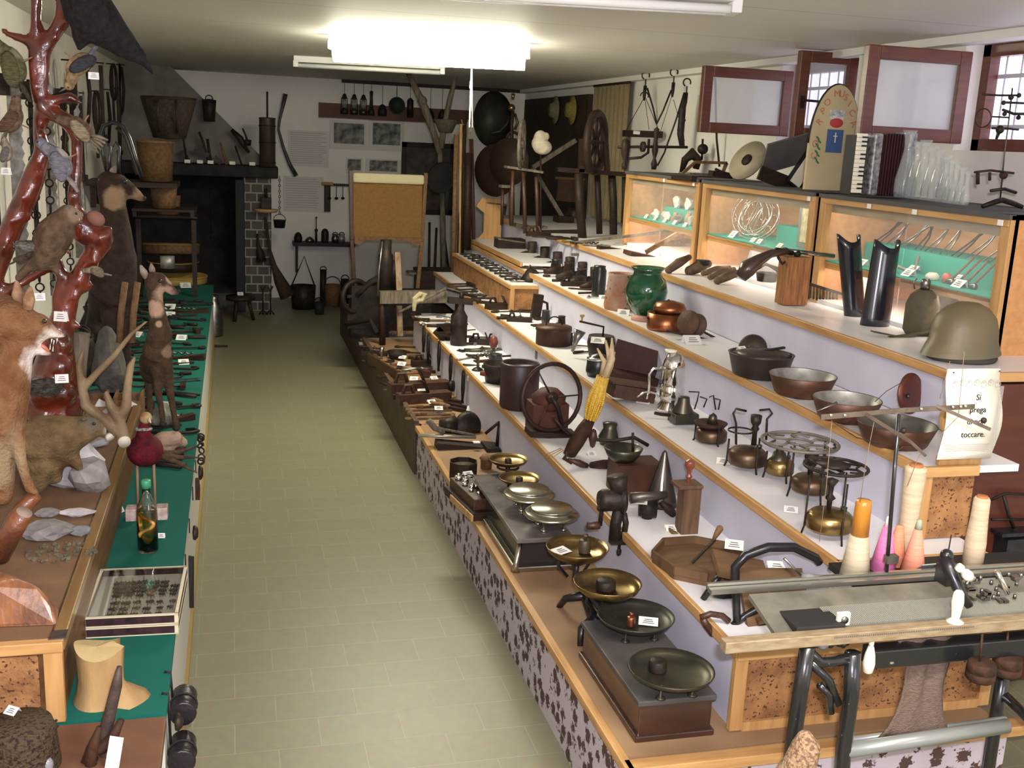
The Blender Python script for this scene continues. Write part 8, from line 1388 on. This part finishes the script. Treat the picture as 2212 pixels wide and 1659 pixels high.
# knitting machine
yK = 2.2; A = aty(1562, 1385, yK); B_ = aty(2230, 1290, yK); zr = (A.z+B_.z)/2; Lk = B_.x-A.x+.25
KB = mat('machine_black', (.014, .014, .015), .28, .2, coat=.5, spk=(.28, .25, .18), sps=45, spt=.72)
OLD = mat('worn_brass_rail', (.42, .33, .20), .45, .4, c2=(.30, .21, .12), ns=12, st=(2, 8, 8)); BED = mat('needle_bed', (.30, .29, .23), .4, .6, c2=(.2, .19, .15), ns=14)
t = thing('knitting_machine', 'old flatbed knitting machine on black iron legs, lower right corner', 'knitting machine', (A.x, yK, 0)); zA = A.z-.012
fr = G().box((Lk/2, 0, zA), (Lk, .035, .03)).build('front_rail', OLD, t, bev=.002)
g = G()
for k in range(75): g.box((.30+k*.0055, -.018, zA+.006), (.0022, .002, .004))
g.build('rail_marks', INK, fr)
nb = G().box((Lk/2+.06, .11, zA+.018), (Lk-.20, .16, .012), R=rot('X', 14)).build('needle_bed', BED, t)
g = G()
for k in range(150): g.box((.33+k*.0048, .075, zA+.018), (.0018, .075, .006), R=rot('X', 14))
g.build('needles', mat('dull_needles', (.34, .33, .27), .6, .2), nb)
G().box((Lk/2+.05, .215, zA+.045), (Lk-.02, .022, .012)).box((Lk/2+.05, .235, zA+.052), (Lk-.02, .010, .016)).build('back_rail', mat('steel_rail', (.45, .44, .38), .25, .9), t)
G().box((.28, .10, zA+.0), (.14, .17, .05)).build('black_block', BLKM, t, bev=.004); G().box((.352, .035, zA+.03), (.036, .012, .036)).build('counter_plate', IVORY, t, bev=.002); G().cyl((.352, .028, zA+.03), (.352, .024, zA+.03), .010).build('dial', STEEL, t)
G().box((Lk/2+.25, .02, zA-.075), (Lk-.35, .05, .05)).box((Lk/2+.25, .16, zA-.05), (Lk-.35, .03, .10)).build('under_beam', KB, t, bev=.004)
q = lambda px, py, dy=0: aty(px, py, yK+dy)-t.location
for nm, pts, r in (('leg', ((1745, 1395), (1728, 1500), (1708, 1640), (1700, 1720)), .020), ('leg', ((1842, 1410), (1838, 1500), (1822, 1620), (1815, 1720)), .021), ('leg', ((2170, 1440, .1), (2150, 1560, .1), (2125, 1720, .1)), .019)):
    G().tube([q(*a_) for a_ in pts], r, 10).build(nm, KB, t)
G().tube([q(1750, 1430), q(1790, 1470), q(1810, 1520)], .012, 8).tube([q(1740, 1400), q(1770, 1430), q(1800, 1430), q(1840, 1420)], .014, 8).tube([q(1770, 1480), q(1790, 1500), q(1795, 1540)], .01, 8).build('leg_brace', KB, t)
G().cyl(q(1985, 1370, .12), q(2240, 1335, .12), .022).cyl(q(1880, 1425, .12), q(1975, 1418, .12), .016).build('rear_beam', KB, t)
for k, (a_, b__, r) in enumerate((((1826, 1622), (2175, 1568), .020), ((1828, 1600, .05), (2172, 1552, .05), .008))): G().cyl(q(*a_), q(*b__), r, n=16).build('foot_roller', mat('grey_tube_paint', (.26, .27, .25), .35, .3), t)
G().cyl(q(2168, 1500, .1), q(2240, 1570, -.1), .014).build('side_stay', KB, t)
W1 = [(.001, 0), (.006, .001), (.013, .006), (.016, .03), (.013, .055), (.008, .075), (.009, .085), (0, .087)]
c = q(2062, 1346); G().lathe([(0, 0), (.021, .002), (.023, .006), (.010, .014), (.013, .035), (.016, .06), (.013, .085), (.008, .092), (0, .093)], c, n=24).build('ivory_crank_handle', IVORY, t)
c = q(1874, 1455); G().lathe(W1[:-2]+[(.007, .078), (0, .08)], c, n=20).cyl(c+Vector((0, 0, .075)), c+Vector((0, .0, .10)), .007).build('ivory_hanging_handle', IVORY, t)
c = q(2068, 1222); dd = q(2098, 1250)-c; G().lathe([(0, 0), (.011, .004), (.012, .015), (.007, .022), (.013, .035), (.015, .048), (.010, .062), (0, .062)], c, tuple(dd), n=20).build('ivory_carriage_handle', IVORY, t)
G().tube([q(2040, 1205, .08), q(2052, 1230, .06), q(2070, 1270, .02), q(2095, 1310, 0)], [.02, .018, .016, .01], 9).box(q(2050, 1240, .1), (.05, .05, .05)).ball(q(2045, 1200, .08), .018).build('carriage', BLACK, t)
g = G(); rr = random.Random(9)
for k in range(34): x_, y_ = rr.uniform(2085, 2205), rr.uniform(1240, 1300); c = q(x_, y_, .08); (g.box(c, (rr.uniform(.01, .03), .02, .008)) if k % 2 else g.cyl(c, c+Vector((0, 0, .012)), .005, n=8))
g.build('cam_plate_parts', STEEL, t); G().cyl(q(2152, 1232, .06), q(2178, 1282, .04), .007).build('chrome_cylinder', CHROME, t)
G().cyl(q(2045, 1212, .12), q(2055, 1155, .12), .0018).build('yarn_hook', IRON, t)
g = G()
for k in range(10): g.ball(q(1748+9*k, 1385+3*(k % 3), .02), (.010, .012, .012), 8)
g.build('gear_cluster', KB, t); G().ball(q(1778, 1388, .0), (.018, .014, .02), 12).build('grey_pulley', mat('grey_pulley', (.25, .27, .3), .3, .5), t)
# thread mast
t2 = thing('yarn_mast', 'tall thin black mast with punched iron arms guiding the yarn over the machine', 'mast', q(1915, 1235, .2)+t.location); yM_ = yK+.2; q2 = lambda px, py, dy=0: aty(px, py, yM_+dy)-t2.location
G().cyl(q2(1915, 1235), q2(1942, 895), .0055).build('mast', KB, t2); G().box(q2(1925, 1207), (.035, .02, .022)).build('clamp', STEEL, t2)
RI = mat('punched_iron', (.20, .15, .11), .45, .6, c2=(.12, .09, .07), ns=20)
G().bar(q2(1773, 901), q2(1870, 893), .004, .014, up=(0, 0, 1)).bar(q2(1870, 893), q2(1960, 885), .004, .012).bar(q2(1955, 886), q2(2105, 878), .004, .013).build('punched_arm', RI, t2)
G().bar(q2(1868, 893), q2(1968, 955, -.12), .005, .008).bar(q2(1968, 955, -.12), q2(2000, 985, -.16), .005, .006).build('front_arm', RI, t2); G().bar(q2(2022, 876), q2(2140, 928, -.1), .005, .008).build('right_arm', RI, t2)
G().tube([q2(1890, 868), q2(1915, 845), q2(1955, 822)], .001, 5).build('spring_wire', IRON, t2); G().tube([q2(1765, 888), q2(1808, 870)], [.001, .004], 6).build('needle_tip', STEEL, t2)
G().tube([q2(1800, 912), q2(1850, 945), q2(1920, 962), q2(1970, 962)], .0015, 5).build('loop_wire', IRON, t2); G().ball(q2(1952, 930), .009).ball(q2(2125, 908, -.1), .008).build('eyelet_knob', IRON, t2)
for k in range(6): G().lathe([(.0022, 0), (.0042, 0), (.0042, .002), (.0022, .002)], q2((1795, 1825, 1990, 2058, 2075, 2085)[k], (897, 897, 883, 879, 878, 877)[k], -.004), (0, -1, 0), n=10).build('eyelet', CHROME, t2)
for k, (pts, lb) in enumerate(((((1797, 908), (1785, 1050), (1770, 1170)), 'yarn thread falling from the left end of the punched arm'), (((1888, 912), (1870, 1000), (1858, 1085)), 'yarn thread running down to the brown bobbin'), (((2052, 780), (2030, 862)), 'dark thread running up from the right punched arm'), (((2083, 760), (2070, 900), (1985, 985), (1960, 1050)), 'brown thread drooping from the top to the tall cream cone'))):
    q0 = aty(*pts[0], yM_+.02); one(G().tube([aty(a_[0], a_[1], yM_+.02)-q0 for a_ in pts], .0009, 4), 'yarn_thread', mat('thread_brown', (.25, .17, .12), .8), lb, 'thread', q0)
# yarn board and cones
yb0 = aty(1850, 1245, 2.5); ZB = yb0.z; t = thing('cone_board', 'dark board behind the needle bed carrying the yarn cones', 'board', (2.02, 2.52, ZB)); G().box((0, 0, -.01), (.66, .17, .02)).build('board', BLKM, t)
def cone(px, py, prof, m, lb, nm='yarn_cone', extra=None, y=2.5):
    q0 = aty(px, py, y); q0.z = ZB; s = mpp(q0); t = thing(nm, lb, 'yarn', q0); G().lathe([(r*s, h*s) for r, h in prof], n=28).build('yarn', m, t)
    for e in (extra or []): G().lathe([(r*s, h*s) for r, h in e[2]], n=24).build(e[0], e[1], t)
YC = mat('cream_yarn', (.62, .50, .34), .6, c2=(.50, .38, .24), ns=6, st=(1, 1, 14), bump=.3, bs=120)
cone(1846, 1243, [(0, 0), (32, 2), (20, 95), (0, 96)], mat('grey_cream_yarn', (.50, .42, .30), .7, c2=(.42, .35, .24), ns=10, st=(1, 1, 20)), 'cream yarn cone with a tall ochre bobbin above', extra=[('ochre_tube', mat('ochre_bobbin', (.48, .19, .02), .35, coat=.3), [(0, 90), (19, 90), (17, 165), (15, 174), (0, 176)])])
cone(1906, 1232, [(0, 0), (28, 2), (10, 100), (0, 101)], mat('pink_yarn', (.78, .22, .42), .7, c2=(.62, .16, .36), ns=10, st=(1, 1, 20)), 'pink yarn cone with a pale tip, left of the mast', extra=[('paper_tip', PAPER, [(0, 100), (8, 100), (5, 122), (0, 123)])], y=2.53)
cone(1932, 1228, [(0, 0), (22, 2), (8, 90), (0, 91)], mat('orange_yarn', (.72, .30, .16), .7, c2=(.6, .22, .12), ns=10, st=(1, 1, 20)), 'orange and pink yarn cone hidden behind the mast', y=2.56)
cone(1972, 1228, [(0, 0), (27, 2), (8, 100), (0, 101)], mat('salmon_yarn', (.80, .32, .20), .7, c2=(.68, .25, .16), ns=10, st=(1, 1, 20)), 'salmon orange yarn cone with a greenish tip', extra=[('green_tip', mat('greenish_tip', (.32, .36, .24), .6), [(0, 100), (8, 100), (5, 121), (0, 122)])])
cone(1950, 1222, [(0, 0), (14, 2), (19, 20), (20, 120), (23, 205), (22, 214), (16, 216), (0, 214)], YC, 'tallest cream yarn spool with an orange top', extra=[('orange_core', mat('core_orange', (.4, .15, .05), .6), [(15, 214), (13, 221), (0, 218)])], y=2.58)
cone(2100, 1220, [(0, 0), (21, 2), (22, 60), (18, 120), (17, 158), (14, 163), (0, 160)], YC, 'cream yarn spool standing at the right end of the cone board', extra=[('orange_core', MT['core_orange'], [(12, 160), (11, 167), (0, 165)])])
K('paper_scrap', 'grey-green folded paper lying right of the salmon cone', 'paper', (2000, 1240, 1), [('paper', mat('grey_green_paper', (.30, .32, .28), .7), ('b', 30, 2, (1985, 1225), (2016, 1222), (0, 1, 1.2)))], y=2.46)
K('grey_hose', 'short grey ribbed hose lying behind the back rail', 'hose', (1780, 1250, 1), [('hose', mat('grey_hose', (.16, .16, .15), .5, c2=(.1, .1, .1), ns=80), ('t', 8, (1730, 1243, 0, 7), (1765, 1248), (1810, 1252), (1850, 1252))), ('steel_tip', STEEL, ('t', 3, (1694, 1206), (1730, 1242)))], y=2.44)
# knitted cloth, sock, weights, far-right leg things
KN = mat('grey_brown_knit', (.185, .13, .10), .9, c2=(.13, .09, .07), ns=70, st=(1, 1, 3), bump=.6, bs=160); yN = 2.23
L_ = [(1935, 2062, 1378), (1955, 2062, 1400), (1960, 2055, 1440), (1955, 2042, 1480), (1948, 2038, 1510), (1935, 2040, 1545), (1918, 2050, 1575), (1895, 2070, 1598)]
q0 = aty(2000, 1590, yN); vs = []; m = 14
for a_, b__, yy in L_:
    for k in range(m+1): f = k/m; P_ = aty(a_+(b__-a_)*f, yy-(12*sin(pi*f) if yy < 1390 else 0), yN)-q0; vs.append(P_+Vector((0, .008*sin(f*14)*(1 if yy < 1500 else .4), 0)))
fs = [(i*(m+1)+k, i*(m+1)+k+1, (i+1)*(m+1)+k+1, (i+1)*(m+1)+k) for i in range(len(L_)-1) for k in range(m)]
g = G().add(vs, fs, True); t = g.build('knitted_cloth', KN, None, loc=q0); tag(t, 'grey-brown knitted cloth hanging narrow-waisted from the machine to the roller', 'cloth'); mo = t.modifiers.new('s', 'SOLIDIFY'); mo.thickness = .004
KS = mat('beige_loose_knit', (.40, .26, .15), .9, c2=(.18, .11, .06), ns=120, mixf=(.45, .6), bump=.9, bs=130)
q0 = aty(1728, 1690, 2.10); s = mpp(q0); one(G().tube([aty(a_, b__, 2.10)-q0 for a_, b__ in ((1738, 1580), (1742, 1610), (1728, 1650), (1705, 1700))], [12*s, 32*s, 36*s, 46*s], 16), 'knitted_sock', KS, 'beige loosely knitted sock tip hanging by the left machine leg', 'sock', q0, vox=.008, smooth=4)
for k, (px, py, lb) in enumerate(((2116, 1440, 'rusty round disc weight hanging on a rod, left of the pair'), (2172, 1428, 'rusty round disc weight hanging on a rod, right of the pair'))):
    K('disc_weight', lb, 'weight', (px, py, 0), [('discs', RUST, ('l', (px, py+28), [(0, 0), (27, 0), (31, 5), (31, 18), (29, 20), (31, 22), (30, 38), (26, 43), (0, 44)])), ('rod', RUST, ('t', 2.5, (px, py), (px+6, py-70)))], y=2.15+.05*k)
# ======================= densely laid tools on the far parts of the stand =======================
FK = ['file', 'pincers', 'hammer', 'chisel', 'wedge', 'hinge', 'plane', 'spanner', 'auger', 'hook']
def rowof(z, p0, p1, n, L_, where, jit=.03, m=(IRON, DWOOD, RUST, IRON, STEEL), ph=0):
    for k in range(n):
        f = (k+.5)/n; kd = FK[(k*3+ph) % 10]; t = tool(kd, p0[0]+(p1[0]-p0[0])*f, p0[1]+(p1[1]-p0[1])*f, z, L_*RND.uniform(.8, 1.15), RND.uniform(-.5, .5), 'dark %s, %s in %s' % (kd, ORD[k], where), m[(k+ph) % 5])
rowof(Z1, (930, 690), (1075, 800), 9, .2, 'the inner tool row on the first step')
rowof(Z1, (955, 680), (1120, 795), 8, .2, 'the tool row by the riser of the first step', ph=4)
rowof(Z2, (985, 612), (1130, 700), 9, .2, 'the tool row on the second step', ph=2)
rowof(Z2, (1120, 668), (1275, 770), 7, .2, 'the dark cluster behind the rusty can', ph=5)
rowof(Z3, (1130, 568), (1310, 650), 9, .2, 'the front row on the third step', ph=1)
rowof(Z4, (1150, 508), (1330, 540), 7, .22, 'the flat things on the top shelf', ph=6, m=(DWOOD, GWOOD, DWOOD, IRON, MWOOD))
rowof(Z0, (790, 745), (890, 868), 8, .24, 'the outer tool row on the low platform', ph=3)
rowof(Z0, (880, 745), (985, 850), 8, .24, 'the inner tool row on the low platform', ph=7)
for k, (px, py, r, h_, z_, lb) in enumerate(((1062, 470, 13, 34, Z4, 'dark squat crock at the far end of the top shelf'), (1200, 590, 12, 30, Z3, 'dark round tin among the boots'), (1228, 600, 13, 34, Z3, 'black jar among the boots'), (1255, 612, 13, 32, Z3, 'dark cup right of the boots'), (1178, 700, 10, 30, Z2, 'dark upright cup behind the rusty can'), (1212, 716, 9, 34, Z2, 'narrow black bottle behind the rusty can'), (1228, 745, 10, 26, Z2, 'short dark pot right of the rusty can'), (1070, 790, 16, 26, Z1, 'black saucepan left of the tall drum'), (1150, 800, 15, 30, Z1, 'dark pot between drum and rusty can'))):
    vessel('dark_crock', px, py, z_, [(0, 0), (r*.8, 0), (r, h_*.4), (r*.8, h_*.9), (r*.9, h_), (0, h_*.95)], lb, 'pot', (IRON, BLACK, DWOOD)[k % 3])
K('concertina_case', 'dark low box at the far end of the third step', 'box', (1100, 545, Z3), [('box', DWOOD, ('x', (1100, 545), (60, 40, 30))), ('lid', GWOOD, ('b', 44, 3, (1072, 514), (1128, 522)))])
K('wooden_stave_tub', 'orange-brown wooden tub stacked by the fireplace mouth', 'tub', (365, 430, 0), [('tub', MWOOD, ('l', (362, 462), [(0, 0), (24, 0), (28, 40), (24, 40), (21, 4), (0, 4)]))], y=10.2)
